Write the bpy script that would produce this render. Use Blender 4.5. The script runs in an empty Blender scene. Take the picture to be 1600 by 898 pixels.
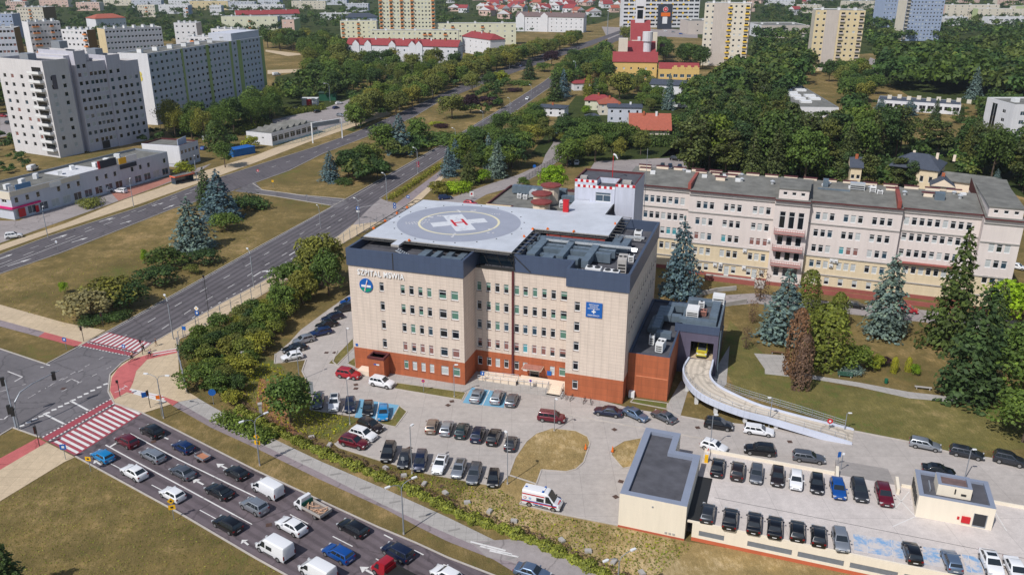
import bpy, math, random
import numpy as np
from mathutils import Vector, Matrix
from mathutils.geometry import tessellate_polygon
random.seed(7); rng = np.random.default_rng(7)
SC = bpy.context.scene; COL = SC.collection; PI = math.pi; R = math.radians
# ---------------------------------------------------------------- camera model
FPX, TH, RO, HC = 1308.739, .3689, .0014, 70.0
def ray(x, y):
    dx, dy = x-800, y-449; c, s = math.cos(RO), math.sin(RO)
    u = dx*c+dy*s; v = -dx*s+dy*c; ct, st = math.cos(TH), math.sin(TH)
    return (u, FPX*ct-v*st, -FPX*st-v*ct)
def G(x, y, z=0.0):
    """ground point (metres) of a photograph point that lies z above the ground"""
    d = ray(x, y); t = (z-HC)/d[2]
    return (d[0]*t, d[1]*t)
def L2(a, b): return math.hypot(a[0]-b[0], a[1]-b[1])
# ---------------------------------------------------------------- materials
def lin(c): c /= 255.0; return c/12.92 if c <= .04045 else ((c+.055)/1.055)**2.4
def rgb(r, g, b, k=1.0): return (lin(r)*k, lin(g)*k, lin(b)*k, 1)
class NT:
    def __init__(s, name):
        s.m = bpy.data.materials.new(name); s.m.use_nodes = True; s.t = s.m.node_tree; s.b = s.t.nodes['Principled BSDF']; s.out = s.t.nodes['Material Output']
    def n(s, typ, **kw):
        o = s.t.nodes.new(typ)
        for k, v in kw.items():
            if k.startswith('_'): setattr(o, k[1:], v)
            else: o.inputs[k.replace('__', ' ')].default_value = v
        return o
    def l(s, a, b): s.t.links.new(a, b)
    def mix(s, fac, a, b, typ='MIX'):
        o = s.n('ShaderNodeMix', _data_type='RGBA', _blend_type=typ)
        for i, v in ((0, fac), (6, a), (7, b)):
            if hasattr(v, 'links'): s.l(v, o.inputs[i])
            else: o.inputs[i].default_value = v
        return o.outputs[2]
    def noise(s, vec, scale, det=4, rough=.55):
        o = s.n('ShaderNodeTexNoise', Scale=scale, Detail=det, Roughness=rough); s.l(vec, o.inputs['Vector']); return o.outputs['Fac']
    def ramp(s, fac, stops):
        o = s.n('ShaderNodeValToRGB'); e = o.color_ramp.elements
        while len(e) < len(stops): e.new(.5)
        for q, (p, c) in zip(e, stops): q.position = p; q.color = c
        s.l(fac, o.inputs[0]); return o.outputs[0]
    def bump(s, h, st=.3, d=.05):
        o = s.n('ShaderNodeBump', Strength=st, Distance=d); s.l(h, o.inputs['Height']); s.l(o.outputs[0], s.b.inputs['Normal'])
def grey(v): return (v, v, v, 1)
def scl(c, k): return (min(c[0]*k, .95), min(c[1]*k, .95), min(c[2]*k, .95), 1)
def mat(name, c, rough=.75, var=.12, scale=.6, metal=0, coat=0, spec=.4, world=False):
    t = NT(name); b = t.b
    b.inputs['Roughness'].default_value = rough; b.inputs['Metallic'].default_value = metal; b.inputs['Coat Weight'].default_value = coat; b.inputs['Specular IOR Level'].default_value = spec
    if var <= 0: b.inputs['Base Color'].default_value = c; return t.m
    tc = t.n('ShaderNodeNewGeometry').outputs['Position'] if world else t.n('ShaderNodeTexCoord').outputs['Object']
    f = t.noise(tc, scale, 5, .6)
    f2 = t.ramp(f, [(.3, scl(c, 1-var)), (.7, scl(c, 1+var))])
    t.l(f2, b.inputs['Base Color']); return t.m
def paneled(name, c, mort, w, h, ms=.02, var=.06, rough=.7, off=0.0, dirt=.12):
    """wall cladding: panels/bricks from the wall's metric UV, a little weathering"""
    t = NT(name); uv = t.n('ShaderNodeTexCoord').outputs['UV']
    br = t.n('ShaderNodeTexBrick', _offset=off, Color1=scl(c, 1+var), Color2=scl(c, 1-var), Mortar=mort, Scale=1.0)
    br.inputs['Mortar Size'].default_value = ms; br.inputs['Brick Width'].default_value = w; br.inputs['Row Height'].default_value = h; br.inputs['Mortar Smooth'].default_value = .3
    t.l(uv, br.inputs['Vector'])
    mp = t.n('ShaderNodeMapping', Scale=(1.2, .12, 1)); t.l(uv, mp.inputs['Vector'])
    d = t.ramp(t.noise(mp.outputs[0], 1.0, 5, .65), [(.35, grey(1-dirt)), (.65, grey(1.0))])
    t.l(t.mix(1.0, br.outputs['Color'], d, 'MULTIPLY'), t.b.inputs['Base Color']); t.b.inputs['Roughness'].default_value = rough
    return t.m
def grass(name, dry, mid, green, bias=0.0):
    t = NT(name); p = t.n('ShaderNodeNewGeometry').outputs['Position']
    mp = t.n('ShaderNodeMapping', Rotation=(0, 0, .6), Scale=(1, .35, 1)); t.l(p, mp.inputs['Vector'])
    a = t.noise(p, .045, 3, .6); b = t.noise(p, .38, 5, .7); c = t.noise(mp.outputs[0], 2.2, 4, .75); e = t.noise(p, 7.0, 2, .8)
    def ma(op, x, y):
        o = t.n('ShaderNodeMath', _operation=op)
        for i, v in enumerate((x, y)):
            if hasattr(v, 'links'): t.l(v, o.inputs[i])
            else: o.inputs[i].default_value = v
        return o.outputs[0]
    f = ma('ADD', ma('ADD', ma('MULTIPLY', a, .75), ma('MULTIPLY', b, .55)), ma('ADD', ma('MULTIPLY', c, .4), bias-.35))
    base = t.ramp(f, [(.28, dry), (.46, mid), (.56, scl(mid, .82)), (.74, green)])
    fine = t.ramp(e, [(.3, grey(.68)), (.7, grey(1.25))])
    pat = t.ramp(t.noise(p, .17, 6, .72), [(.34, (.8, .82, .8, 1)), (.5, grey(1.0)), (.66, (1.16, 1.12, 1.06, 1))]); base = t.mix(1.0, base, pat, 'MULTIPLY')
    t.l(t.mix(1.0, base, fine, 'MULTIPLY'), t.b.inputs['Base Color']); t.b.inputs['Roughness'].default_value = .95; t.b.inputs['Specular IOR Level'].default_value = .1
    t.bump(ma('ADD', c, e), .9, .12); return t.m
def asphalt(name, c, wear=.18, lanes=0, dark=.7, joint=0.0):
    """road surface: patches, fine grain, tyre tracks from the ribbon's UV (u across in lanes), optional slab joints"""
    t = NT(name); p = t.n('ShaderNodeNewGeometry').outputs['Position']
    a = t.noise(p, .09, 4, .65); b = t.noise(p, .9, 5, .7); e = t.noise(p, 9.0, 2, .8)
    x = t.ramp(a, [(.3, scl(c, 1-wear)), (.7, scl(c, 1+wear))])
    x = t.mix(1.0, x, t.ramp(b, [(.3, grey(.88)), (.7, grey(1.1))]), 'MULTIPLY')
    x = t.mix(1.0, x, t.ramp(e, [(.3, grey(.9)), (.7, grey(1.1))]), 'MULTIPLY')
    if lanes:
        uv = t.n('ShaderNodeTexCoord').outputs['UV']
        mp = t.n('ShaderNodeMapping', Scale=(1, .03, 1)); t.l(uv, mp.inputs['Vector'])
        wv = t.n('ShaderNodeTexWave', _wave_type='BANDS', _bands_direction='X', Scale=.2513, Distortion=.5, Detail=2, Phase__Offset=PI)
        t.l(mp.outputs[0], wv.inputs['Vector'])
        x = t.mix(1.0, x, t.ramp(wv.outputs['Fac'], [(.35, grey(1.0)), (.85, grey(dark))]), 'MULTIPLY')
    if lanes or dark < 1 or 'junction' in name:
        vm = t.n('ShaderNodeTexVoronoi', _feature='DISTANCE_TO_EDGE', Scale=.11); dv = t.n('ShaderNodeVectorMath', _operation='ADD'); t.l(p, dv.inputs[0]); nz = t.n('ShaderNodeTexNoise', Scale=.4, Detail=4); t.l(p, nz.inputs['Vector']); sc = t.n('ShaderNodeVectorMath', _operation='SCALE', Scale=3.0); t.l(nz.outputs['Color'], sc.inputs[0]); t.l(sc.outputs[0], dv.inputs[1]); t.l(dv.outputs[0], vm.inputs['Vector'])
        x = t.mix(1.0, x, t.ramp(vm.outputs['Distance'], [(0, grey(.7)), (.012, grey(.78)), (.02, grey(1))]), 'MULTIPLY')
        bp = t.n('ShaderNodeTexBrick', _offset=.37, Color1=grey(1.05), Color2=grey(.84), Mortar=grey(1), Scale=1.0); bp.inputs['Mortar Size'].default_value = 0; bp.inputs['Brick Width'].default_value = 17; bp.inputs['Row Height'].default_value = 4.3; bp.inputs['Bias'].default_value = -.55; mr = t.n('ShaderNodeMapping', Rotation=(0, 0, .52)); t.l(p, mr.inputs['Vector']); t.l(mr.outputs[0], bp.inputs['Vector']); x = t.mix(1.0, x, bp.outputs['Color'], 'MULTIPLY')
        x = t.mix(1.0, x, t.ramp(t.noise(p, .55, 6, .8), [(.3, grey(.82)), (.42, grey(1))]), 'MULTIPLY')
    if joint:
        br = t.n('ShaderNodeTexBrick', _offset=0.0, Color1=grey(1), Color2=grey(.95), Mortar=grey(.72), Scale=1.0)
        br.inputs['Mortar Size'].default_value = .03; br.inputs['Brick Width'].default_value = joint; br.inputs['Row Height'].default_value = joint
        t.l(p, br.inputs['Vector']); x = t.mix(1.0, x, br.outputs['Color'], 'MULTIPLY')
    t.l(x, t.b.inputs['Base Color']); t.b.inputs['Roughness'].default_value = .85; t.b.inputs['Specular IOR Level'].default_value = .25
    t.bump(e, .3, .02); return t.m
def worn(name, c, under, amount=.45, scale=1.4):
    """paint on a road, worn through to the surface below in patches"""
    t = NT(name); p = t.n('ShaderNodeNewGeometry').outputs['Position']
    f = t.noise(p, scale, 6, .75)
    t.l(t.ramp(f, [(amount-.12, under), (amount+.03, c)]), t.b.inputs['Base Color']); t.b.inputs['Roughness'].default_value = .8; return t.m
def leafmat(name, c, hue=.45, spread=.35):
    t = NT(name); oi = t.n('ShaderNodeObjectInfo').outputs['Random']; ge = t.n('ShaderNodeNewGeometry')
    isl = t.ramp(ge.outputs['Random Per Island'], [(0, scl(c, 1-spread)), (.6, c), (1, (min(c[0]*1.5, 1), min(c[1]*1.4, 1), c[2]*1.1, 1))])
    ob = t.ramp(oi, [(0, (.78, .82, .9, 1)), (.5, (1, 1, 1, 1)), (1, (1.3, 1.12, .85, 1))])
    pn = t.ramp(t.noise(t.n('ShaderNodeTexCoord').outputs['Object'], hue, 3, .6), [(.35, grey(.72)), (.65, grey(1.18))] if hue > .2 else [(.36, (.6, .62, .72, 1)), (.5, (1, 1, 1, 1)), (.62, (1.2, 1.15, .95, 1))])
    x = t.mix(1.0, t.mix(1.0, isl, ob, 'MULTIPLY'), pn, 'MULTIPLY')
    t.l(x, t.b.inputs['Base Color']); t.b.inputs['Roughness'].default_value = .6; t.b.inputs['Specular IOR Level'].default_value = .25
    tr = t.n('ShaderNodeBsdfTranslucent'); t.l(x, tr.inputs['Color']); ms = t.n('ShaderNodeMixShader', Fac=.3)
    t.l(t.b.outputs[0], ms.inputs[1]); t.l(tr.outputs[0], ms.inputs[2]); t.l(ms.outputs[0], t.out.inputs['Surface']); return t.m
def glassmat(name, c, rough=.06, metal=0.0):
    t = NT(name); b = t.b; b.inputs['Base Color'].default_value = c; b.inputs['Roughness'].default_value = rough; b.inputs['Specular IOR Level'].default_value = .8; b.inputs['Metallic'].default_value = metal; return t.m
def paint(name, c, metal=0.0, rough=.35):
    return mat(name, c, rough, 0, 1, metal, .8, .5)
# ---------------------------------------------------------------- mesh builder
class MB:
    def __init__(s): s.v = []; s.f = []; s.m = []; s.u = []
    def face(s, pts, m=0, uv=None):
        i = len(s.v); s.v += [tuple(p) for p in pts]; s.f.append(tuple(range(i, i+len(pts)))); s.m.append(m)
        s.u += uv if uv else [(p[0], p[1]) for p in pts]
    def box(s, x0, y0, z0, x1, y1, z1, m=0, mt=None):
        a = [(x0, y0), (x1, y0), (x1, y1), (x0, y1)]; s.prism(a, z0, z1, m, m if mt is None else mt)
    def rbox(s, cx, cy, z0, sx, sy, h, rot=0, m=0, mt=None):
        c, n = math.cos(rot), math.sin(rot)
        a = [(cx+x*sx/2*c-y*sy/2*n, cy+x*sx/2*n+y*sy/2*c) for x, y in ((-1, -1), (1, -1), (1, 1), (-1, 1))]
        s.prism(a, z0, z0+h, m, m if mt is None else mt)
    def flat(s, poly, z, m=0):
        for t in tessellate_polygon([[Vector((p[0], p[1], 0)) for p in poly]]):
            q = [poly[i] for i in t]
            if (q[1][0]-q[0][0])*(q[2][1]-q[0][1])-(q[1][1]-q[0][1])*(q[2][0]-q[0][0]) < 0: q.reverse()
            s.face([(p[0], p[1], z) for p in q], m)
    def prism(s, poly, z0, z1, m=0, mt=0, bottom=True):
        n = len(poly); ar = sum(poly[i][0]*poly[(i+1) % n][1]-poly[(i+1) % n][0]*poly[i][1] for i in range(n))
        if ar < 0: poly = poly[::-1]
        d = 0
        for i in range(n):
            a, b = poly[i], poly[(i+1) % n]; l = L2(a, b)
            s.face([(*a[:2], z0), (*b[:2], z0), (*b[:2], z1), (*a[:2], z1)], m, [(d, z0), (d+l, z0), (d+l, z1), (d, z1)]); d += l
        if n == 4:
            s.face([(*p[:2], z1) for p in poly], mt)
            if bottom: s.face([(*p[:2], z0) for p in poly[::-1]], m)
        else:
            s.flat(poly, z1, mt)
            if bottom:
                k = len(s.f); s.flat(poly, z0, m)
                for i in range(k, len(s.f)): s.f[i] = s.f[i][::-1]
    def tube(s, pts, r, n=6, m=0, cap=True, r1=None):
        pts = [Vector(p) for p in pts]; rings = []
        for i, p in enumerate(pts):
            d = (pts[min(i+1, len(pts)-1)]-pts[max(i-1, 0)]).normalized()
            a = Vector((0, 0, 1)) if abs(d.z) < .9 else Vector((1, 0, 0)); e = d.cross(a).normalized(); g = d.cross(e)
            q = r if r1 is None else r+(r1-r)*i/(len(pts)-1)
            k = len(s.v); s.v += [tuple(p+(e*math.cos(2*PI*j/n)+g*math.sin(2*PI*j/n))*q) for j in range(n)]; rings.append(k)
        for a, b in zip(rings, rings[1:]):
            for j in range(n):
                s.f.append((a+j, b+j, b+(j+1) % n, a+(j+1) % n)); s.m.append(m); s.u += [(0, 0)]*4
        if cap:
            s.f.append(tuple(rings[0]+j for j in range(n))); s.m.append(m); s.u += [(0, 0)]*n
            s.f.append(tuple(rings[-1]+j for j in range(n))[::-1]); s.m.append(m); s.u += [(0, 0)]*n
    def cyl(s, x, y, z0, z1, r0, r1=None, n=12, m=0): s.tube([(x, y, z0), (x, y, z1)], r0, n, m, True, r0 if r1 is None else r1)
    def data(s, name, mats, smooth=False):
        me = bpy.data.meshes.new(name); me.from_pydata(s.v, [], s.f)
        for q in mats: me.materials.append(q)
        me.polygons.foreach_set('material_index', s.m)
        me.uv_layers.new(name='UVMap').data.foreach_set('uv', np.array(s.u, dtype=np.float32).ravel())
        if smooth:
            me.polygons.foreach_set('use_smooth', [True]*len(s.f)); me.set_sharp_from_angle(angle=R(35))
        me.update(); return me
    def build(s, name, mats, parent=None, loc=(0, 0, 0), rot=0, smooth=False):
        return link(name, s.data(name, mats if isinstance(mats, (list, tuple)) else [mats], smooth), parent, loc, rot)
KIDS = {}
def link(name, data, parent=None, loc=(0, 0, 0), rot=0):
    o = bpy.data.objects.new(name, data); COL.objects.link(o); o.parent = parent; o.location = loc; o.rotation_euler = (0, 0, rot)
    if parent: KIDS.setdefault(parent.as_pointer(), []).append(o)
    return o
def kids(o): return KIDS.get(o.as_pointer(), [])
def tag(o, label, cat, group=None):
    o['label'] = label; o['category'] = cat
    if group: o['group'] = group
    return o
def thing(name, label, cat, loc=(0, 0, 0), rot=0, group=None):
    return tag(link(name, None, None, loc, rot), label, cat, group)
def struct(name, mb, mats, kind='structure'):
    o = mb.build(name, mats); o['kind'] = kind; return o
def copy_tree(o, loc, rot, label, group=None, parent=None):
    c = o.copy(); COL.objects.link(c)
    if parent: c.parent = parent; KIDS.setdefault(parent.as_pointer(), []).append(c)
    else:
        c.location = loc; c.rotation_euler = (0, 0, rot); c['label'] = label
        if group: c['group'] = group
    for k in kids(o): copy_tree(k, None, None, None, None, c)
    return c
def textmesh(txt, size, depth=.05, sx=1.0, align='LEFT'):
    cu = bpy.data.curves.new('lettering', 'FONT'); cu.body = txt; cu.size = size; cu.extrude = depth; cu.align_x = align; cu.space_character = 1.12; cu.offset = .012
    o = bpy.data.objects.new('lettering', cu); COL.objects.link(o); dg = bpy.context.evaluated_depsgraph_get(); dg.update()
    me = bpy.data.meshes.new_from_object(o.evaluated_get(dg)); bpy.data.objects.remove(o)
    me.transform(Matrix.Diagonal((sx, 1, 1, 1))); me.transform(Matrix.Rotation(PI/2, 4, 'X')); return me
def lettering(name, txt, size, m, parent, loc, rot=0, depth=.05, sx=1.0, align='LEFT', flat=False):
    me = textmesh(txt, size, depth, sx, align); me.materials.clear(); me.materials.append(m)
    if flat: me.transform(Matrix.Rotation(-PI/2, 4, 'X'))
    return link(name, me, parent, loc, rot)
# ---------------------------------------------------------------- shared materials
WHITE = mat('white_paint', grey(.75), .5, .05); CREAMW = mat('cream_render', rgb(232, 214, 192, .95), .85, .05, .3)
CONC = mat('concrete', rgb(170, 165, 160), .85, .12, .8); DARK = mat('dark_metal', grey(.03), .5, 0); GALV = mat('galvanised_steel', rgb(150, 155, 162), .45, .1, 2, .3)
ROOFG = mat('bitumen_roof_grey', rgb(112, 111, 106), .9, .28, .4); ROOFD = mat('dark_roof_felt', rgb(82, 82, 88), .9, .26, .5); COPE = mat('pale_slate_coping', rgb(140, 148, 166, .9), .5, .05, .4); SLATE = mat('slate_blue_cladding', rgb(74, 86, 108, .85), .55, .06, .4)
NAVY = mat('navy_cladding', rgb(50, 62, 92, .9), .55, .05); DUCT = mat('duct_steel', rgb(112, 126, 138), .4, .15, .6, .35); DUCTL = mat('bright_duct', rgb(205, 208, 210), .35, .1, .6, .4)
RED = mat('red_paint', rgb(190, 30, 38), .5, .05); ORANGE = mat('orange_paint', rgb(225, 110, 30), .5, .05); BLUESIGN = mat('blue_sign', rgb(24, 92, 170), .5, 0); YELLOW = mat('yellow_paint', rgb(235, 180, 30), .5, .04)
BLACK = mat('black_rubber', grey(.012), .7, 0); MAROON = mat('maroon_tin', rgb(92, 44, 46), .6, .15, .5); BROWNW = mat('brown_wood', rgb(112, 82, 58), .8, .2, 2)
G_DARK = glassmat('dark_window_glass', (.012, .015, .02, 1)); G_BLUE = glassmat('blue_window_glass', (.03, .06, .09, 1)); G_GRN = mat('green_blind', rgb(98, 138, 122, .8), .35, .1, 1); G_WHT = mat('white_curtain', rgb(200, 205, 205, .8), .3, .1, 1)
G_RED = mat('red_brown_blind', rgb(150, 105, 98, .8), .4, .1, 1); G_TEAL = mat('teal_blind', rgb(90, 165, 175, .8), .3, .1, 1)
FRAMEW = mat('white_window_frame', grey(.7), .5, 0); FRAMED = mat('dark_window_frame', grey(.05), .5, 0); SILL = mat('brown_sill', rgb(96, 70, 66), .7, .1)
GLASSES = {'d': G_DARK, 'b': G_BLUE, 'g': G_GRN, 'w': G_WHT, 'r': G_RED, 't': G_TEAL}
# ---------------------------------------------------------------- windows and walls
WCACHE = {}
def window_data(w, h, st, frame, transom):
    """local: x across, z up, y inward; frame stands 2 cm behind the wall face, glass 6 cm further in"""
    k = (round(w, 2), round(h, 2), st, frame.name, transom)
    if k in WCACHE: return WCACHE[k]
    f = min(.09, w*.09); a = MB()
    a.box(0, .10, 0, f, .16, h); a.box(w-f, .10, 0, w, .16, h); a.box(f, .10, h-f*1.3, w-f, .16, h); a.box(f, .10, 0, w-f, .16, f*2.0)
    if transom: a.box(f, .105, h*.72, w-f, .155, h*.72+.1)
    if w > 1.9: a.box(w/2-.04, .108, f, w/2+.04, .152, h*.72 if transom else h-f)
    fr = a.data('window', [frame])
    g = MB(); s2 = st[1] if len(st) > 1 else st[0]; sp = h*(.45 if len(st) > 1 else 0)
    z0, z1 = f*.5, h-f*.5
    if sp: g.face([(f*.5, .15, z0), (w-f*.5, .15, z0), (w-f*.5, .15, sp), (f*.5, .15, sp)], 1)
    g.face([(f*.5, .15, max(sp, z0)), (w-f*.5, .15, max(sp, z0)), (w-f*.5, .15, z1), (f*.5, .15, z1)], 0)
    gl = g.data('pane', [GLASSES[st[0]], GLASSES[s2]])
    c = MB(); off = 0
    for me, ms in ((a, 0), (g, 1)):
        n = len(c.v); c.v += me.v; c.f += [tuple(i+n for i in q) for q in me.f]; c.u += me.u; c.m += [q+ms for q in me.m]
    co = c.data('window', [frame, GLASSES[st[0]], GLASSES[s2]])
    si = MB(); si.box(-.06, -.06, -.07, w+.06, .1, -.005); sl = si.data('sill', [SILL])
    WCACHE[k] = (fr, gl, co, sl); return WCACHE[k]
def facade(mb, ox, oy, ang, W, z0, z1, holes, m=0, bands=(), d=.16):
    """a wall as a grid of faces with real openings; m(z) by bands [(ztop, index)...]"""
    ux, uy = math.cos(ang), math.sin(ang); nx, ny = uy, -ux
    def P(u, z, w=0): return (ox+ux*u-nx*w, oy+uy*u-ny*w, z)
    us = sorted({0, round(W, 4)} | {round(x, 4) for h in holes for x in (h[0], h[1])}); zs = sorted({z0, z1} | {round(x, 4) for h in holes for x in (h[2], h[3])} | {b[0] for b in bands if z0 < b[0] < z1})
    def mi(z):
        for zt, i in bands:
            if z < zt: return i
        return m
    rows = {}
    for h in holes: rows.setdefault((round(h[2], 4), round(h[3], 4)), []).append(h)
    for za, zb in zip(zs, zs[1:]):
        zc = (za+zb)/2; hs = sorted([(h[0], h[1]) for h in holes if h[2] < zc < h[3]]); k = mi(zc); u = 0
        for a, b in hs+[(W, W)]:
            if a-u > 1e-4: mb.face([P(u, za), P(a, za), P(a, zb), P(u, zb)], k, [(u, za), (a, za), (a, zb), (u, zb)])
            u = b
    for h in holes:
        a, b, c, e = h[:4]; k = mi((c+e)/2)
        for q in (((a, c), (a, e)), ((b, e), (b, c)), ((a, e), (b, e)), ((b, c), (a, c))):
            (u1, w1), (u2, w2) = q
            mb.face([P(u1, w1), P(u2, w2), P(u2, w2, d), P(u1, w1, d)], k, [(u1, w1), (u2, w2), (u2, w2), (u1, w1)])
def inset(poly, t):
    n = len(poly); out = []
    for i in range(n):
        a, b, c = Vector(poly[i-1][:2]), Vector(poly[i][:2]), Vector(poly[(i+1) % n][:2])
        d1 = (b-a).normalized(); d2 = (c-b).normalized(); n1 = Vector((-d1.y, d1.x)); n2 = Vector((-d2.y, d2.x))
        k = 1+n1.dot(n2); p = b+(n1+n2)*(t/max(k, .2)); out.append((p.x, p.y))
    return out
def parapet(mb, poly, z, drop, t, mp, mr):
    """coping ring at z, inner faces down to the roof sheet at z-drop"""
    q = inset(poly, t); n = len(poly)
    for i in range(n):
        j = (i+1) % n
        mb.face([(*poly[i], z), (*poly[j], z), (*q[j], z), (*q[i], z)], mp)
        mb.face([(*q[i], z), (*q[j], z), (*q[j], z-drop), (*q[i], z-drop)], mp)
    mb.flat(q, z-drop, mr)
MAXW = 100
def put_windows(root, items, frame=FRAMEW, transom=False, sub=False, sill=False, name='window'):
    """items: (x, y, ang, u, w, z, h, style). The first 100 as parts, the rest as one part"""
    rest = MB(); rm = [frame]; n = 0
    for (ox, oy, ang, u, w, z, h, st) in items:
        fr, gl, co, sl = window_data(w, h, st, frame, transom); ux, uy = math.cos(ang), math.sin(ang)
        loc = (ox+ux*u, oy+uy*u, z); n += 1
        if n <= MAXW:
            o = link(name, fr if sub else co, root, loc, ang)
            if sub: link('pane', gl, o)
            if sill: link('sill', sl, o)
        else:
            k = len(rest.v); c, s = ux, uy
            rest.v += [(loc[0]+v.co.x*c-v.co.y*s, loc[1]+v.co.x*s+v.co.y*c, loc[2]+v.co.z) for v in co.vertices]
            for p in co.polygons:
                q = co.materials[p.material_index]
                if q not in rm: rm.append(q)
                rest.f.append(tuple(k+i for i in p.vertices)); rest.m.append(rm.index(q)); rest.u += [(0, 0)]*len(p.vertices)
    if rest.f: rest.build(name, rm, root)['kind'] = 'stuff'
def grid(W, n, zs, w, h, a=1.0, b=1.0, styles='ddb', skip=()):
    """n windows evenly across W at each sill height of zs"""
    out = []
    for r, z in enumerate(zs):
        for c in range(n):
            if (r, c) in skip: continue
            u = a+(W-a-b-w)*(c/(n-1) if n > 1 else .5)
            out.append((u, u+w, z, z+h, random.choice(styles)))
    return out
def block(root, poly, H, wins, mats, z0=0.0, bands=(), par=.6, thick=.35, frame=FRAMEW, transom=False, sub=False, sill=False, wallname='wall', roofname='roof', order=None):
    """poly: counter-clockwise local footprint; wins {edge index: [(u0,u1,z0,z1,style)]}; mats [wall, coping, roof, band materials...]"""
    w = MB(); items = []; n = len(poly)
    for i in range(n):
        a, b = poly[i], poly[(i+1) % n]; ang = math.atan2(b[1]-a[1], b[0]-a[0]); hs = wins.get(i, [])
        facade(w, a[0], a[1], ang, L2(a, b), z0, H, hs, 0, bands)
        items += [(a[0], a[1], ang, h[0], h[1]-h[0], h[2], h[3]-h[2], h[4]) for h in hs if h[4] != '-']
    wm = [mats[0]]+list(mats[3:]); o = w.build(wallname, wm, root)
    r = MB(); parapet(r, poly, H, par, thick, 0, 1); r.build(roofname, [mats[1], mats[2]], root)
    if order: items.sort(key=order)
    put_windows(root, items, frame, transom, sub, sill); return o
def rect(x0, y0, x1, y1): return [(x0, y0), (x1, y0), (x1, y1), (x0, y1)]
def gable(root, x0, y0, x1, y1, z0, h, mats, along='x', over=.5, hip=0.0, wallm=None):
    """pitched roof over a rectangle, ridge along x or y; gable walls closed in the wall material"""
    a = MB(); xa, xb, ya, yb = x0-over, x1+over, y0-over, y1+over
    if along == 'x':
        ym = (ya+yb)/2; p = [(xa, ya, z0), (xb, ya, z0), (xb, yb, z0), (xa, yb, z0)]; q = [(xa+hip, ym, z0+h), (xb-hip, ym, z0+h)]
    else:
        xm = (xa+xb)/2; p = [(xb, ya, z0), (xb, yb, z0), (xa, yb, z0), (xa, ya, z0)]; q = [(xm, ya+hip, z0+h), (xm, yb-hip, z0+h)]
    t = .25
    def up(v): return (v[0], v[1], v[2]+t)
    a.face([up(p[0]), up(p[1]), up(q[1]), up(q[0])], 0); a.face([up(p[2]), up(p[3]), up(q[0]), up(q[1])], 0)
    m = 0 if hip else 1
    a.face([up(p[1]), up(p[2]), up(q[1])], m); a.face([up(p[3]), up(p[0]), up(q[0])], m)
    for i in range(4):
        j = (i+1) % 4; a.face([p[i], p[j], up(p[j]), up(p[i])], 0)
    a.face(p[::-1], 0)
    return a.build('roof', [mats, wallm or mats], root)
# ---------------------------------------------------------------- the ground and everything painted on it
GRASS = grass('dry_grass', rgb(168, 142, 100), rgb(126, 110, 70), rgb(98, 102, 54)); GREENG = grass('green_lawn', rgb(168, 146, 102), rgb(124, 116, 70), rgb(94, 110, 54), .06); ROUGHG = grass('rough_dry_grass', rgb(204, 180, 140), rgb(160, 138, 94), rgb(112, 112, 62), -.03)
A_MAIN = asphalt('main_road_asphalt', rgb(100, 95, 98), .12, 1, .72); A_JAM = asphalt('street_asphalt', rgb(104, 94, 98), .12, 1, .78); A_X = asphalt('junction_asphalt', rgb(108, 104, 106), .16)
A_LOT = asphalt('car_park_concrete', rgb(176, 168, 162), .1, 0, 1, 5.0); A_PATH = asphalt('cycle_asphalt', rgb(140, 128, 130), .08); A_GREY = asphalt('side_street_asphalt', rgb(150, 142, 140), .1)
SAND = asphalt('sand_paving', rgb(196, 176, 148), .08, 0, 1, 2.0); SLAB = asphalt('grey_paving', rgb(170, 165, 160), .07, 0, 1, 1.5); REDP = asphalt('red_cycle_asphalt', rgb(184, 100, 98), .12); REDB = asphalt('red_block_paving', rgb(170, 118, 104), .12, 0, 1, 1.2)
DECKC = asphalt('pale_deck_concrete', rgb(200, 191, 186), .08, 0, 1, 7.0); KERB = mat('kerb_stone', rgb(180, 172, 164), .85, .1, 1, world=True); SOIL = mat('bare_soil', rgb(140, 100, 70), .95, .25, .5, world=True)
MARK = worn('white_road_paint', rgb(214, 211, 208), rgb(124, 119, 120), .41); MARKOLD = worn('worn_white_paint', rgb(205, 200, 198), rgb(112, 106, 108), .47); MARKRED = worn('red_crossing_paint', rgb(158, 66, 76), rgb(118, 100, 104), .46); BLUEP = worn('blue_bay_paint', rgb(108, 160, 188), rgb(162, 168, 172), .37); BLUEW = worn('worn_blue_bay_paint', rgb(120, 160, 200), rgb(200, 193, 190), .56, .7)
def gp(pts, z=0.0): return [G(x, y, z) for x, y in pts]
def sheet(name, px, z, m, kind='structure', base=0.0):
    b = MB(); b.flat(gp(px, base), base+z); return struct(name, b, [m], kind)
def sample(pl, n):
    d = [0]
    for a, b in zip(pl, pl[1:]): d.append(d[-1]+L2(a, b))
    out = []
    for i in range(n):
        t = d[-1]*i/(n-1); j = 0
        while j < len(pl)-2 and d[j+1] < t: j += 1
        f = (t-d[j])/max(d[j+1]-d[j], 1e-6); out.append((pl[j][0]+(pl[j+1][0]-pl[j][0])*f, pl[j][1]+(pl[j+1][1]-pl[j][1])*f))
    return out, d[-1]
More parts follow.
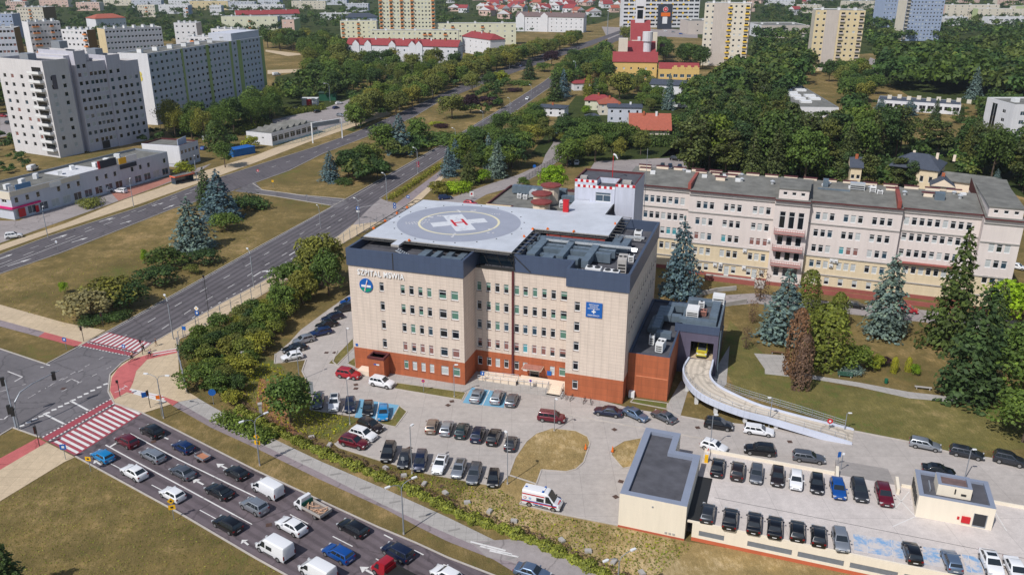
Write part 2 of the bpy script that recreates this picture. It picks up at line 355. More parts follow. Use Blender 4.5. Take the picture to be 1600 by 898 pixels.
def ribbon(name, lp, rp, z, m, lane=3.5, n=60):
    l, len1 = sample(gp(lp), n); r, _ = sample(gp(rp), n); b = MB()
    for i in range(n-1):
        w0, w1 = L2(l[i], r[i])/lane, L2(l[i+1], r[i+1])/lane; v0, v1 = len1*i/n, len1*(i+1)/n
        b.face([(*l[i], z), (*r[i], z), (*r[i+1], z), (*l[i+1], z)], 0, [(0, v0), (w0*2.5, v0), (w1*2.5, v1), (0, v1)])
    for i, f in enumerate(b.f):
        p = [b.v[k] for k in f]
        if (p[1][0]-p[0][0])*(p[2][1]-p[0][1])-(p[1][1]-p[0][1])*(p[2][0]-p[0][0]) < 0: b.f[i] = f[::-1]; b.u[i*4:i*4+4] = b.u[i*4:i*4+4][::-1]
    return struct(name, b, [m])
KB = MB()
def strip(b, pl, z, w, m=0, h=0.0):
    for p, q in zip(pl, pl[1:]):
        l = L2(p, q)
        if l < .01: continue
        nx, ny = -(q[1]-p[1])/l*w/2, (q[0]-p[0])/l*w/2; a = [(p[0]-nx, p[1]-ny), (q[0]-nx, q[1]-ny), (q[0]+nx, q[1]+ny), (p[0]+nx, p[1]+ny)]
        if h: b.prism(a, z, z+h, m, m, False)
        else: b.face([(x, y, z) for x, y in a], m)
def kerb(px, w=.22, h=.13): strip(KB, gp(px), 0, w, 0, h)
MK = MB()
def dashes(px, dash, gap, w, z=.05, m=0, off=0.0):
    pl = gp(px); n = max(2, int(sum(L2(a, b) for a, b in zip(pl, pl[1:]))/.5)); s, tot = sample(pl, n); st = tot/(n-1); d = off; cur = []
    for i, p in enumerate(s):
        if (d % (dash+gap)) <= dash: cur.append(p)
        else:
            if len(cur) > 1: strip(MK, [cur[0], cur[-1]], z, w, m)
            cur = []
        d += st
    if len(cur) > 1: strip(MK, [cur[0], cur[-1]], z, w, m)
def line(px, w=.15, z=.05, m=0, base=0.0): strip(MK, gp(px, base), z+base, w, m)
def arrow(p, q, z=.05, turn=0, s=1.0, m=0):
    """a lane arrow from tail pixel p to head pixel q; turn bends the head"""
    a, b = Vector(G(*p)), Vector(G(*q)); d = (b-a).normalized(); n = Vector((-d.y, d.x)); L = (b-a).length
    def P(u, v): c = a+d*u+n*v; return (c.x, c.y, z)
    k = .12*s
    if turn:
        MK.face([P(0, -k), P(L*.75, -k), P(L*.75, k), P(0, k)], m); t = turn
        MK.face([P(L*.6, k*.5), P(L*.75, k*.5), P(L*.98, t*1.2*s), P(L*.83, t*1.2*s)][::1 if t > 0 else -1], m); MK.face([P(L*.62, t*1.0*s), P(L*1.15, t*1.0*s), P(L*1.0, t*2.3*s)][::1 if t > 0 else -1], m)
    else:
        MK.face([P(0, -k), P(L*.62, -k), P(L*.62, k), P(0, k)], m); MK.face([P(L*.58, -.5*s), P(L, 0), P(L*.58, .5*s)], m)
g = MB(); S = 6000
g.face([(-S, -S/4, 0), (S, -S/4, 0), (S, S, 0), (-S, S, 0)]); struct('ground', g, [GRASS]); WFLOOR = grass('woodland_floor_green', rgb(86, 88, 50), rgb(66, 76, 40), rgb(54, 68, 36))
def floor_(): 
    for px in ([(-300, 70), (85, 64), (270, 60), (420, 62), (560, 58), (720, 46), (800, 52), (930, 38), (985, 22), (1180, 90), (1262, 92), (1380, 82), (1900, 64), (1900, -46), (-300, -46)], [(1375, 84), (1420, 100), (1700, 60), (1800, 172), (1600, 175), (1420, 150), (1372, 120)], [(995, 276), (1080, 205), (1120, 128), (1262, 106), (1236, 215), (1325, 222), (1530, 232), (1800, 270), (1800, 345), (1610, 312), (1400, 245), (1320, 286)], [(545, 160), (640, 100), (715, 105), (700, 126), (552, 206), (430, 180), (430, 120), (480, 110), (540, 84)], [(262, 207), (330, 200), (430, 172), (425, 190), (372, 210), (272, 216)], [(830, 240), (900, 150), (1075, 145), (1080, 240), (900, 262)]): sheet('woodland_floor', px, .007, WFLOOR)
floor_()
E1L = [(72, 569), (123, 541.5), (168, 518), (290, 450), (400, 388), (528, 318), (688, 227.5), (800, 160), (848, 129), (885, 101), (925, 78), (950, 62), (985, 48)]
E1R = [(160, 590), (215, 552), (240, 535), (280, 512), (350, 472), (401, 445.5), (455, 416), (478, 402), (530, 368), (550, 352), (593, 310), (691, 247.6), (716, 231), (800, 178), (850, 143), (900, 110), (928, 88), (960, 66), (1000, 52)]
E2T = [(-60, 420), (0, 398), (75, 370), (226, 321.5), (323, 284), (400, 259), (495, 229), (537, 214), (583, 196), (635, 172), (713, 137), (763, 114), (800, 101), (850, 84), (900, 71), (940, 58), (985, 42)]
E2B = [(-60, 450), (0, 428), (95, 395.5), (273, 325), (366, 298), (395, 287), (450, 267.6), (505, 240), (560, 219), (610, 199), (645, 184), (683, 161), (740, 138), (800, 115), (848, 98), (885, 85), (925, 71), (950, 60), (985, 46)]
EJL = [(62, 683), (118, 713), (283, 803), (400, 872), (445, 897), (560, 965)]
EJR = [(172, 622), (222, 645), (278, 673), (400, 735), (525, 793), (590, 823), (650, 848), (700, 871), (770, 898), (880, 940)]
ribbon('avenue_road', E1L[1:], E1R[1:], .03, A_MAIN); ribbon('far_avenue_road', E2T, E2B, .034, A_MAIN)
sheet('junction_road', [(-120, 505), (0, 545), (72, 569), (123, 541.5), (218, 552), (190, 567), (172, 585), (169, 612), (178, 630), (222, 645), (118, 713), (62, 683), (20, 668), (0, 680), (-120, 730)], .022, A_X)
ribbon('street_road', EJL, EJR, .026, A_JAM)
sheet('link_road', [(398, 284), (410, 297), (470, 305), (538, 311), (545, 318), (522, 326), (515, 321), (430, 307), (398, 303), (366, 299)], .046, A_X)
sheet('side_road', [(545, 358), (590, 308), (604, 314), (640, 322), (700, 311), (767, 287), (810, 273), (847, 256), (852, 242), (864, 224), (868, 205), (880, 205), (880, 242), (872, 252), (850, 268), (810, 290), (760, 304), (735, 318), (700, 335), (640, 350), (603, 345)], .018, A_GREY)
sheet('hospital_road', [(575, 440), (515, 482), (470, 515), (452, 535), (430, 553), (429, 568), (478, 562), (472, 580), (482, 600), (487, 608), (485, 640), (553, 650), (575, 656), (545, 672), (523, 693), (530, 699), (590, 718), (670, 740), (778, 760), (795, 742), (838, 756), (812, 787), (875, 803), (973, 822), (1085, 830), (1400, 880), (1800, 940), (1800, 760), (1600, 724), (1483, 706), (1420, 690), (1333, 673), (1200, 668), (1100, 657), (1063, 650), (1000, 640), (972, 634), (885, 612), (750, 575), (727, 590), (560, 565), (560, 500)], .014, A_LOT)
for px in ([(513, 568), (552, 528), (553, 543), (527, 570)], [(541.6, 568), (555, 558), (556, 574)], [(620.5, 598), (728, 613), (722, 625), (615.5, 607)], [(590, 661), (618, 667), (636, 643), (624, 634), (612, 655)], [(990, 623), (1043, 630), (1042, 639), (985, 628)]):
    sheet('lawn', px, .06, GREENG); kerb(px+px[:1], .18, .1)
for px in ([(822, 690), (838, 677), (863, 669), (900, 673), (918, 682), (922, 692), (912, 722), (900, 733), (885, 737), (846, 734), (838, 756), (795, 742), (805, 715)], [(957, 700), (955, 711), (973, 732), (988, 729), (1003, 684), (975, 689)]):
    sheet('lawn', px, .06, ROUGHG); kerb(px+px[:1], .2, .12)
sheet('lawn', [(838, 757), (790, 742), (778, 761), (740, 752), (700, 790), (800, 838), (860, 860), (950, 897), (1100, 960), (1700, 1010), (1700, 935), (1400, 896), (1077, 846), (973, 823), (875, 804), (812, 788)], .008, ROUGHG)
sheet('lawn', [(1140, 500), (1200, 560), (1300, 600), (1560, 640), (1650, 700), (1483, 705), (1333, 672), (1150, 610), (1125, 560)], .008, GREENG)
sheet('lawn', [(390, 540), (440, 570), (470, 600), (486, 640), (560, 655), (520, 690), (440, 665), (385, 620)], .008, GREENG)
sheet('soil_path', [(405, 590), (440, 600), (452, 660), (480, 690), (440, 672), (400, 630)], .012, SOIL)
sheet('hospital_pavement', [(556, 574), (727, 602), (750, 579), (885, 612), (972, 634), (968, 642), (880, 622), (800, 612), (742, 603), (728, 612), (620, 597), (560, 588), (530, 575), (553, 545)], .05, SLAB)
sheet('garden_path', [(1043, 632), (1064, 595), (1078, 600), (1063, 650), (1043, 650)], .04, SLAB); sheet('garden_path', [(1110, 590), (1140, 540), (1135, 600), (1125, 610)], .04, SLAB)
sheet('junction_pavement', [(238, 537), (280, 512), (350, 472), (401, 445.5), (455, 416), (478, 402), (530, 368), (550, 352), (603, 345), (545, 375), (480, 419), (400, 467), (330, 506), (281, 530), (278, 545), (280, 585), (293, 612), (310, 622), (278, 628), (222, 646), (180, 632), (171, 612), (173, 588), (190, 569), (215, 554)], .07, SAND)
sheet('red_cycle_path', [(205, 562), (184, 576), (175, 590), (172, 610), (179, 624), (198, 613), (256, 624), (270, 634), (279, 628), (256, 620), (203, 608), (208, 598), (213, 580), (230, 562), (278, 551), (278, 544), (235, 553)], .082, REDP)
ribbon('concrete_path', [(294, 613), (330, 634), (400, 672), (500, 720), (600, 763), (700, 808), (800, 857), (860, 888), (900, 915)], [(278, 628), (330, 658), (400, 690), (500, 738), (600, 789), (650, 812), (733, 848), (800, 876), (850, 905)], .036, SLAB)
ribbon('cycle_path', [(278, 628), (330, 658), (400, 690), (500, 738), (600, 789), (650, 812), (733, 848), (800, 876), (850, 905)], [(270, 634), (330, 668), (400, 700), (500, 749), (600, 794), (650, 821), (700, 846), (770, 873), (830, 910)], .04, A_PATH)
sheet('side_road', [(735, 846), (800, 842), (850, 852), (905, 880), (960, 915), (860, 915), (800, 878), (760, 870)], .048, A_GREY)
sheet('sand_path', [(-80, 455), (0, 476), (100, 504), (125, 509), (165, 516), (123, 541), (70, 519), (0, 500), (-80, 482)], .05, SAND); sheet('cycle_path', [(-80, 482), (0, 500), (70, 519), (60, 526), (0, 510), (-80, 492)], .052, A_PATH); sheet('red_cycle_path', [(70, 519), (129, 535), (119, 542), (60, 526)], .056, REDP)
sheet('red_cycle_path', [(59, 684), (73, 691), (0, 734), (-60, 770), (-60, 750), (0, 716)], .05, REDP); sheet('sand_path', [(73, 691), (117, 714), (100, 722), (0, 783), (-60, 820), (-60, 770), (0, 734)], .05, SAND)
ribbon('sand_path', [(-60, 405), (0, 383), (100, 350), (200, 310), (255, 292), (310, 270), (400, 243), (470, 215), (600, 172)], [(-60, 414), (0, 392), (100, 357), (215, 320), (323, 282), (400, 254), (480, 223), (612, 178)], .05, SAND)
sheet('shop_forecourt_pavement', [(-60, 370), (0, 345), (30, 345), (75, 322), (165, 300), (262, 277), (330, 256), (312, 268), (200, 309), (0, 380), (-60, 402)], .04, A_GREY); sheet('red_pavement', [(172, 300), (262, 278), (312, 265), (240, 294), (185, 314)], .052, REDB)
sheet('cycle_path', [(618, 319), (690, 265), (720, 246), (724, 249), (697, 268), (632, 323)], .05, A_PATH); sheet('sand_path', [(632, 323), (697, 268), (703, 269), (646, 324)], .05, SAND)
ribbon('hospital_back_road', [(1120, 462), (1180, 458), (1320, 474), (1440, 484), (1650, 508)], [(1135, 478), (1180, 474), (1320, 490), (1440, 503), (1650, 532)], .03, A_GREY)
ribbon('park_path', [(1195, 570), (1275, 587), (1340, 597), (1420, 612), (1545, 626)], [(1195, 584), (1275, 593), (1340, 604), (1420, 622), (1545, 633)], .03, SLAB); sheet('park_path', [(1178, 552), (1225, 555), (1242, 586), (1200, 584)], .034, SLAB)
sheet('back_car_park_road', [(915, 275), (1075, 268), (1070, 246), (930, 252)], .03, A_GREY); sheet('estate_road', [(425, 187), (500, 172), (560, 150), (560, 165), (560, 190), (470, 215), (430, 205)], .03, A_GREY); sheet('estate_road', [(1345, 112), (1360, 90), (1372, 95), (1376, 112), (1365, 130)], .03, A_GREY)
sheet('estate_road', [(0, 178), (45, 178), (40, 205), (0, 215)], .03, A_GREY); sheet('estate_path', [(415, 78), (470, 84), (470, 86), (450, 88), (415, 81)], .03, SAND); sheet('estate_path', [(418, 110), (470, 108), (470, 113), (418, 116)], .03, SAND); sheet('estate_road', [(940, 42), (1010, 45), (1090, 52), (1090, 60), (1000, 56), (950, 62)], .028, A_GREY); sheet('shop_forecourt_pavement', [(1035, 44), (1090, 50), (1085, 58), (1030, 56)], .036, A_GREY)
for e in (E1L[1:10], [(240, 535), (280, 512), (350, 472), (401, 445.5), (478, 402), (530, 368), (548, 354)], E1R[10:16], E2T[1:12], E2B[1:5], E2B[5:12], EJL[1:], EJR[1:], [(0, 545), (72, 569), (123, 541.5)], [(240, 535), (215, 552), (190, 567), (172, 585), (169, 612), (178, 630), (222, 645)], [(0, 680), (20, 668), (62, 683)], [(400, 303), (430, 307), (515, 321), (528, 318)], [(395, 287), (410, 297), (470, 305), (538, 311)],
          [(430, 553), (429, 568), (478, 562), (472, 580), (482, 600), (487, 608), (485, 640), (553, 650)], [(523, 693), (530, 699), (590, 718), (670, 740), (778, 760), (795, 742)], [(838, 756), (812, 787), (875, 803), (973, 822)], [(1042, 640), (1063, 650), (1100, 657), (1200, 668)], [(1333, 673), (1420, 690), (1483, 706), (1600, 724)], [(620, 598), (560, 589), (532, 576), (520, 565), (527, 548)], [(850, 640), (900, 650), (1000, 668), (1100, 685)]): kerb(e)
o = KB.build('kerb', [KERB]); o['kind'] = 'structure'
# lane lines
dashes([(185, 531), (288, 470), (384, 416), (410, 400), (528, 333), (691, 237), (800, 168), (850, 135)], 3, 6, .16); dashes([(215, 540), (294, 486.6), (332.5, 463), (370, 442), (402.5, 421), (434, 403.5), (500, 365), (540, 338)], 3, 5, .16); dashes([(300, 497), (339.5, 475), (388.5, 446), (458.5, 402.6), (520, 366)], 1.2, 1.6, .22)
line([(123, 543.5), (168, 520), (290, 452), (400, 390), (520, 323)], .1); line([(545, 312), (688, 230), (800, 162)], .12)
arrow((452, 399), (472, 387), turn=-1, s=1.3); arrow((396, 432), (414, 421), turn=-1, s=1.3)
dashes([(0, 413), (95, 377), (240, 322), (330, 290)], 4, 3, .16); dashes([(0, 405), (80, 377), (235, 321), (320, 290)], 3, 6, .14); line([(0, 418), (70, 391), (130, 368)], .14); dashes([(400, 270), (505, 234), (560, 212), (635, 178), (713, 145), (800, 107)], 3, 6, .16)
for p, q in (((12, 416), (50, 404)), ((112, 379), (138, 371)), ((188, 350), (206, 345)), ((255, 327), (273, 320)), ((0, 404), (20, 397)), ((80, 375), (106, 366)), ((155, 347), (178, 340)), ((238, 322), (256, 317))): arrow(p, q, s=1.1)
line([(398, 296), (440, 301), (520, 313), (538, 315)], .14, .06); line([(593, 319), (560, 325)], .2)
line([(165, 695), (205, 717), (283, 759), (366, 804)], .22); line([(203, 677), (280, 718), (391, 772)], .22); line([(172, 698), (182, 692), (203, 678)], .35)
dashes([(366, 804), (420, 833), (520, 887)], 4, 4, .16); dashes([(391, 772), (425, 789), (495, 825), (560, 858), (620, 890)], 4, 4, .16); dashes([(600, 835), (640, 856), (700, 885), (740, 905)], 2, 3, .2); dashes([(165, 720), (300, 790), (350, 817)], 4, 7, .15)
arrow((158, 726), (147, 719), s=1.1); arrow((318, 757), (301, 748), s=1.2); arrow((357, 733), (338, 724), s=1.2); arrow((263, 686), (250, 680), s=1.1); arrow((388, 851), (378, 843), s=1.1); arrow((585, 897), (562, 885), s=1.3); arrow((690, 915), (672, 905), s=1.2)
# junction guide lines
for px in ([(110, 585), (165, 556)], [(72, 606), (130, 577)], [(96, 612), (185, 567)], [(44, 622), (100, 590), (60, 612)], [(0, 612), (40, 600)]): dashes(px, 1.6, 1.6, .14, .046, 1)
line([(12, 580), (35, 589), (23, 596)], .25, .046, 1); line([(103, 597), (112, 592), (125, 598)], .2, .046, 1); line([(0, 655), (6, 655), (12, 650)], .25, .046, 1); line([(68, 646), (100, 662)], .35, .046); line([(110, 626), (138, 641)], .35, .046)
for i in range(14): a = i/13; x, y = 34+(165-34)*a, 665+(600-665)*a; MK.rbox(*G(x, y), .04, .75, .55, .006, .6, 0)
dashes([(72, 569), (84, 573), (60, 574), (42, 583)], 1.5, 2, .25, .046)
# red and white crossings
def bil(q, s, t):
    a, b, c, d = q; return tuple(a[i]*(1-s)*(1-t)+b[i]*s*(1-t)+c[i]*s*t+d[i]*(1-s)*t for i in (0, 1))
def crossing(q, n, zeb, bike, z):
    q = gp(q)
    def put(s0, s1, t0, t1, zz, m): MK.face([(*bil(q, s, t), zz) for s, t in ((s0, t0), (s1, t0), (s1, t1), (s0, t1))], m)
    put(0, 1, *zeb, z, 2); put(0, 1, *bike, z, 2); w = 1/n
    for i in range(n): put((i+.12)*w, (i+.58)*w, zeb[0]+.03, zeb[1]-.03, z+.008, 0)
    k = int(n*1.6); e = (bike[1]-bike[0])*.2
    for i in range(k):
        for t in (bike[0]-e*1.1, bike[1]+e*.1): put((i+.15)/k, (i+.65)/k, t, t+e, z+.008, 0)
crossing([(168, 519), (238, 536.5), (208, 559), (123, 541.5)], 11, (0, .66), (.74, .93), .052)
crossing([(172, 622), (62, 683), (118, 712), (222, 646)], 13, (.3, 1.0), (.06, .22), .05)
for i in range(3): a = i/3; line([(203+3*i, 608.5+3*i), (254+3*i*.8, 619.5+3*i*1.4)], .45, .09)
for s in (0, 1): line([(239, 551.5+s*3.5), (276, 545+s*3.3)], .35, .09)
for i in range(5): MK.rbox(*G(184+i*3.2, 612-i*2.1), .088, 1.0, .12, .005, .5+i*1.3, 0)
line([(735, 846), (790, 860)], .3, .06); line([(750, 853), (800, 866)], .3, .06); line([(765, 860), (810, 870)], .3, .06)
for i in range(9): a = i/8; MK.rbox(*G(432+a*370, 697+a*174), .05, 1.6, .35, .006, .3, 3)
o = MK.build('road_markings', [MARK, MARKOLD, MARKRED, mat('grey_tactile_strip', rgb(140, 136, 132), .9, .1)]); o['kind'] = 'structure'
bb = MB(); bb.flat(gp([(562, 623), (624, 633), (618, 659), (554, 652)]), .034); bb.flat(gp([(737, 605), (791, 614), (787, 637), (723, 629)]), .034); strip(bb, gp([(592, 628), (587, 655)]), .042, .14, 1); strip(bb, gp([(765, 609.5), (754, 633)]), .042, .14, 1)
struct('bay_markings', bb, [BLUEP, MARK])
DR = MB()
for i, (x, y) in enumerate(((510, 551), (523, 551), (556, 601), (556, 607), (700, 633), (706, 627), (860, 644), (960, 671), (1090, 668), (970, 752), (962, 776), (1234, 690), (690, 760), (240, 690), (99, 607), (640, 700), (420, 820))): DR.rbox(*G(x, y), .062, .75, .75, .004, i)
struct('drain_cover', DR, [mat('rusty_iron', rgb(86, 66, 58), .7, .2, 2)])
# ---------------------------------------------------------------- the hospital (local frame: x along the front, y away from the camera)
HA, HY = (-28.977, 139.555), -.3136
def HW(a, b): c, s = math.cos(HY), math.sin(HY); return (HA[0]+c*a-s*b, HA[1]+s*a+c*b)
def HL(p): c, s = math.cos(HY), math.sin(HY); x, y = p[0]-HA[0], p[1]-HA[1]; return (x*c+y*s, -x*s+y*c)
CREAMT = paneled('cream_ceramic_panels', rgb(224, 207, 192, .95), rgb(186, 168, 154), 1.25, .6, .022, .025, .7, 0, .13); BRICK = paneled('orange_brick_panels', rgb(188, 104, 66, .9), rgb(150, 86, 58), 2.5, 1.2, .03, .06, .75, 0, .24)
SLATEP = paneled('slate_metal_panels', rgb(76, 90, 116, .85), rgb(60, 72, 96), 1.0, 3.2, .02, .03, .5, 0, .08); VIOLET = paneled('violet_grey_panels', rgb(98, 92, 112, .9), rgb(80, 76, 94), 2.0, 1.0, .02, .03, .6)
PADW = mat('pale_helipad_coating', rgb(196, 200, 208, .92), .7, .1, .35); PADG = mat('grey_helipad_circle', rgb(158, 162, 176, .9), .75, .06, .3)
hosp = thing('hospital', 'five storey cream and orange hospital with rooftop helipad', 'hospital', (*HA, 0), HY)
def sty(r, k): return ['g', 'gd', 'd', 'gd', 'g', 'dg'][k % 6] if r == 0 else (random.choice(['d', 'd', 'gd', 'dg', 'g']) if r == 1 else random.choice(['d', 'g', 'gd', 'd', 'b']) if r == 2 else random.choice(['r', 'r', 'r', 'd', 'rd', 't']) if r == 3 else random.choice(['w', 'g', 'w', 'd']))
RZ = [15.97, 12.35, 8.72, 5.08, 1.45]
lw, rc, rw = [], [], []
for r, z in enumerate(RZ):
    for k, (a, b) in enumerate([(5.88, 6.75), (9.95, 10.8), (11.6, 12.5), (13.32, 14.17), (14.97, 15.84), (17.2, 18.6), (19.44, 20.8)]):
        if k == 0 and r == 4: continue
        lw.append((a, b, z, z+1.75, 'd' if k == 0 else sty(r, k)))
    for k, a in enumerate([.3, 2.05, 3.7, 5.35, 7.3, 8.9, 10.6, 12.3, 13.95, 15.65]):
        w = 1.3 if k == 9 else .88
        if r == 4 and k in (6, 7): continue
        rc.append((a, a+w, z, z+1.75, sty(r, k)))
    rw.append((1.3, 2.28, z+.02, z+1.77, 'd'))
rc.append((10.2, 12.0, .25, 2.5, 'd'))
sidew = [(2.2+i*2.2, 3.0+i*2.2, z, z+1.4, 'd') for z in (16.0, 12.4) for i in range(13)]
hp = [(0, 0), (21.72, 0), (21.72, 5.83), (39.47, 5.83), (39.47, 1.91), (49.64, 1.91), (49.64, 32.84), (0, 32.84)]
block(hosp, hp, 20.34, {0: lw, 2: rc, 4: rw, 5: sidew}, [CREAMT, CONC, ROOFD, BRICK], 0, [(4.37, 1)], .05, .3, FRAMEW, True, True, True, order=lambda t: (t[1] > 3, t[5] < 4))
def cladding(poly, z0, z1, drop, bm, t=.45, name='cladding'):
    a = MB()
    for i in range(len(poly)):
        p, q = poly[i], poly[(i+1) % len(poly)]; facade(a, p[0], p[1], math.atan2(q[1]-p[1], q[0]-p[0]), L2(p, q), z0, z1, [], 0)
    parapet(a, poly, z1, drop, t, 1, 2); return a.build(name, bm, hosp)
cladding([(-.2, -.2), (21.92, -.2), (21.92, 33.04), (-.2, 33.04)], 20.345, 23.45, 1.3, [SLATEP, SLATE, ROOFD])
cladding([(29, 5.63), (39.27, 5.63), (39.27, 1.71), (49.84, 1.71), (49.84, 33.04), (29, 33.04)], 20.345, 23.45, 2.0, [SLATEP, SLATE, ROOFD])
a = MB(); a.box(21.95, 8.2, 20.3, 28.95, 33, 23.2, 0); a.box(21.95, 7.9, 20.36, 28.95, 8.15, 21.9, 1); a.build('roof_core', [SLATE, G_BLUE], hosp)
a = MB(); a.box(21.95, 5.66, 20.36, 28.96, 6.2, 20.7, 0)
for x in (24.2, 26.6, 28.8): a.tube([(x, 6.5, 20.4), (x-1.2, 6.0, 23.6)], .07, 5, 0)
for x in (29.0, 31.9): a.tube([(28.9, 5.5, 23.4), (x+.1, 5.55, 20.6)], .09, 5, 0)
a.build('roof_brace', [DARK], hosp)
a = MB(); a.box(28.6, 5.52, 0, 28.95, 5.81, 20.3); a.build('downpipe', [MAROON], hosp)
a = MB(); a.box(8.75, -.215, 20.35, 8.95, -.19, 23.46); a.build('cladding_joint', [DARK], hosp)
# helipad
pad = MB(); PP = [(.4, 5.5), (7.2, 5.5), (7.2, 2.7), (8.7, 2.7), (8.7, 5.45), (28.7, 5.25), (28.54, 19.5), (42.5, 19.65), (42.5, 32.7), (39, 32.8), (39, 41.9), (30.8, 41.9), (30.8, 32.6), (.6, 31.9)]
pad.prism(PP, 23.6, 24.0, 1, 0); padO = pad.build('helipad', [PADW, CONC], hosp)
def disc(r0, r1, z, m, name, n=72):
    a = MB()
    for i in range(n):
        t0, t1 = 2*PI*i/n, 2*PI*(i+1)/n; P = lambda r, t: (13.79+r*math.cos(t), 18.7+r*math.sin(t), z)
        if r0 > 0: a.face([P(r0, t0), P(r1, t0), P(r1, t1), P(r0, t1)])
        else: a.face([P(0, 0), P(r1, t0), P(r1, t1)])
    return a.build(name, [m], padO)
YW = worn('worn_yellow_ring', rgb(216, 208, 176), rgb(160, 164, 176), .36, .8); WW = worn('worn_white_cross', rgb(204, 206, 210), rgb(164, 167, 178), .44, .9)
disc(0, 11.75, 24.02, PADG, 'landing_circle'); disc(7.35, 7.8, 24.035, YW, 'touchdown_ring')
def padmark(name, cx, cy, sx, sy, z, m, rot=.3): a = MB(); a.rbox(cx, cy, z, sx, sy, .006, rot); return a.build(name, [m], padO)
cr = MB(); q = .62; cr.rbox(13.79, 18.7, 24.03, 10.6, 2.7, .012, q); cr.rbox(13.79, 18.7, 24.034, 3.8, 10.8, .012, q); cr.build('white_cross', [WW], padO)
hm = MB(); c, s = math.cos(q), math.sin(q)
for u, v, sx, sy, e in ((-1.05, 0, .5, 4.2, 0), (1.05, 0, .5, 4.2, 0), (0, 0, 1.62, .55, .003)): hm.rbox(13.79+u*c-v*s, 18.7+u*s+v*c, 24.05+e, sx, sy, .01, q)
hm.build('letter_h', [RED], padO)
wm = MB()
for cx, cy, n, dx, dy, s1 in ((4.2, 15.6, 7, .55, .12, .34), (4.6, 14.9, 6, .6, .12, .3), (5.5, 16.4, 6, .5, .12, .3), (8.3, 21.6, 3, .45, .1, .5), (7.0, 20.3, 2, .5, .1, .6), (10.5, 26.5, 3, .4, -.5, .5), (13.2, 27.2, 2, .5, .3, .6), (17.3, 26.3, 5, .5, .02, .3), (15.6, 12.0, 4, .1, -.7, .45), (20.6, 16.6, 2, .6, .3, .45), (21.2, 14.4, 2, .9, .2, .5), (6.6, 17.9, 3, .55, .3, .4)):
    for i in range(n): wm.rbox(cx+dx*i, cy+dy*i, 24.03+.001*i, s1, s1*.7, .006, .3+i, 0)
wm.build('faded_pad_marking', [MARK], padO)
lt = MB()
for i in range(20): t = 2*PI*i/20; lt.cyl(13.79+12.4*math.cos(t), 18.7+12.4*math.sin(t), 24.0, 24.08, .13, n=8)
lt.build('pad_light', [DARK], padO)['kind'] = 'stuff'
# safety frame round the pad
fr = MB()
def rail(p, q, n, out, z=23.85):
    d = Vector((q[0]-p[0], q[1]-p[1])); l = d.length; d /= l; nx = Vector((d.y, -d.x))*out
    fr.tube([(*p, z), (*q, z)], .07, 5); fr.tube([(p[0]+nx.x, p[1]+nx.y, z), (q[0]+nx.x, q[1]+nx.y, z)], .07, 5)
    for i in range(n+1):
        w = (p[0]+d.x*l*i/n, p[1]+d.y*l*i/n); fr.tube([(*w, z), (w[0]+nx.x, w[1]+nx.y, z)], .06, 5)
rail((8.8, 5.3), (28.7, 5.1), 9, 1.0); rail((.3, 5.3), (7.1, 5.3), 3, 1.0); rail((28.8, 5.4), (28.8, 19.3), 7, 1.5); rail((29, 19.4), (42.4, 19.5), 6, 1.3); rail((42.7, 19.6), (42.7, 32.7), 7, 1.6); rail((.2, 31.8), (.2, 5.5), 11, 1.3)
fr.build('safety_frame', [DARK], padO)
for i, (x, y) in enumerate([(.2, 10), (.1, 15), (0, 20.5), (28.2, 14), (28.4, 18.8), (31, 19.7), (36, 19.7), (42.2, 27), (9.5, 5.4), (.1, 25)]):
    a = MB(); a.rbox(x, y, 24.0, .45, .3, .28, i*.7, 0); a.cyl(x, y, 24.28, 24.42, .12, .08, 8, 0); a.build('perimeter_lamp', [ORANGE], padO)
st = MB(); st.box(8.9, 1.0, 21.5, 13.8, 1.1, 21.7)
for i in range(14): st.box(9.0+i*.36, .9, 23.5-i*.15, 9.3+i*.36, 2.0, 23.56-i*.15)
st.tube([(8.9, .9, 23.6), (14, .9, 21.5)], .06, 5); st.tube([(8.9, 2.05, 23.6), (14, 2.05, 21.5)], .06, 5); st.build('roof_stair', [GALV], hosp)
# roof plant
def duct(x0, y0, x1, y1, z0, z1, m=DUCT, name='duct', par=None):
    a = MB(); a.box(x0, y0, z0, x1, y1, z1, 0)
    L = x1-x0 if x1-x0 > y1-y0 else y1-y0; k = int(L/1.3)
    for i in range(1, k):
        f = i/k
        if x1-x0 > y1-y0: a.box(x0+L*f-.04, y0-.05, z0+.01, x0+L*f+.04, y1+.05, z1+.05, 0)
        else: a.box(x0-.05, y0+L*f-.04, z0+.01, x1+.05, y0+L*f+.04, z1+.05, 0)
    return a.build(name, [m], par or hosp)
for t in ((30, 16.2, 46.6, 17.6, 21.9, 23.5), (30, 13.4, 45, 14.5, 21.8, 23.2), (29.6, 11.2, 44.6, 12.3, 21.7, 23.3), (30.2, 8.9, 40.6, 10.0, 21.6, 22.9), (31, 6.6, 32.4, 16.1, 22.3, 23.6), (36.2, 6.8, 37.3, 16.1, 22.35, 23.65), (40.7, 6.0, 41.9, 16.1, 22.3, 23.55), (33.6, 7, 35.4, 8.7, 21.5, 23.1), (38, 7.0, 39.9, 8.6, 21.5, 23.2), (43.2, 17.7, 44.6, 23.5, 21.6, 22.9), (45.1, 18, 46.4, 22, 21.5, 23.1)): duct(*t)
duct(32, 15.2, 47.5, 15.5, 23.3, 23.65, DUCTL, 'bright_duct'); duct(42.8, 24.2, 48.3, 24.6, 22.4, 22.8, DUCTL, 'bright_duct')
for t in ((12.8, .6, 14.2, 4.9), (15.2, .8, 16.2, 5), (17, 1.5, 20.8, 2.6), (17.4, 3.3, 18.4, 5.1), (19.6, 3.0, 20.8, 5.1)): duct(*t, 21.5, 23.0)
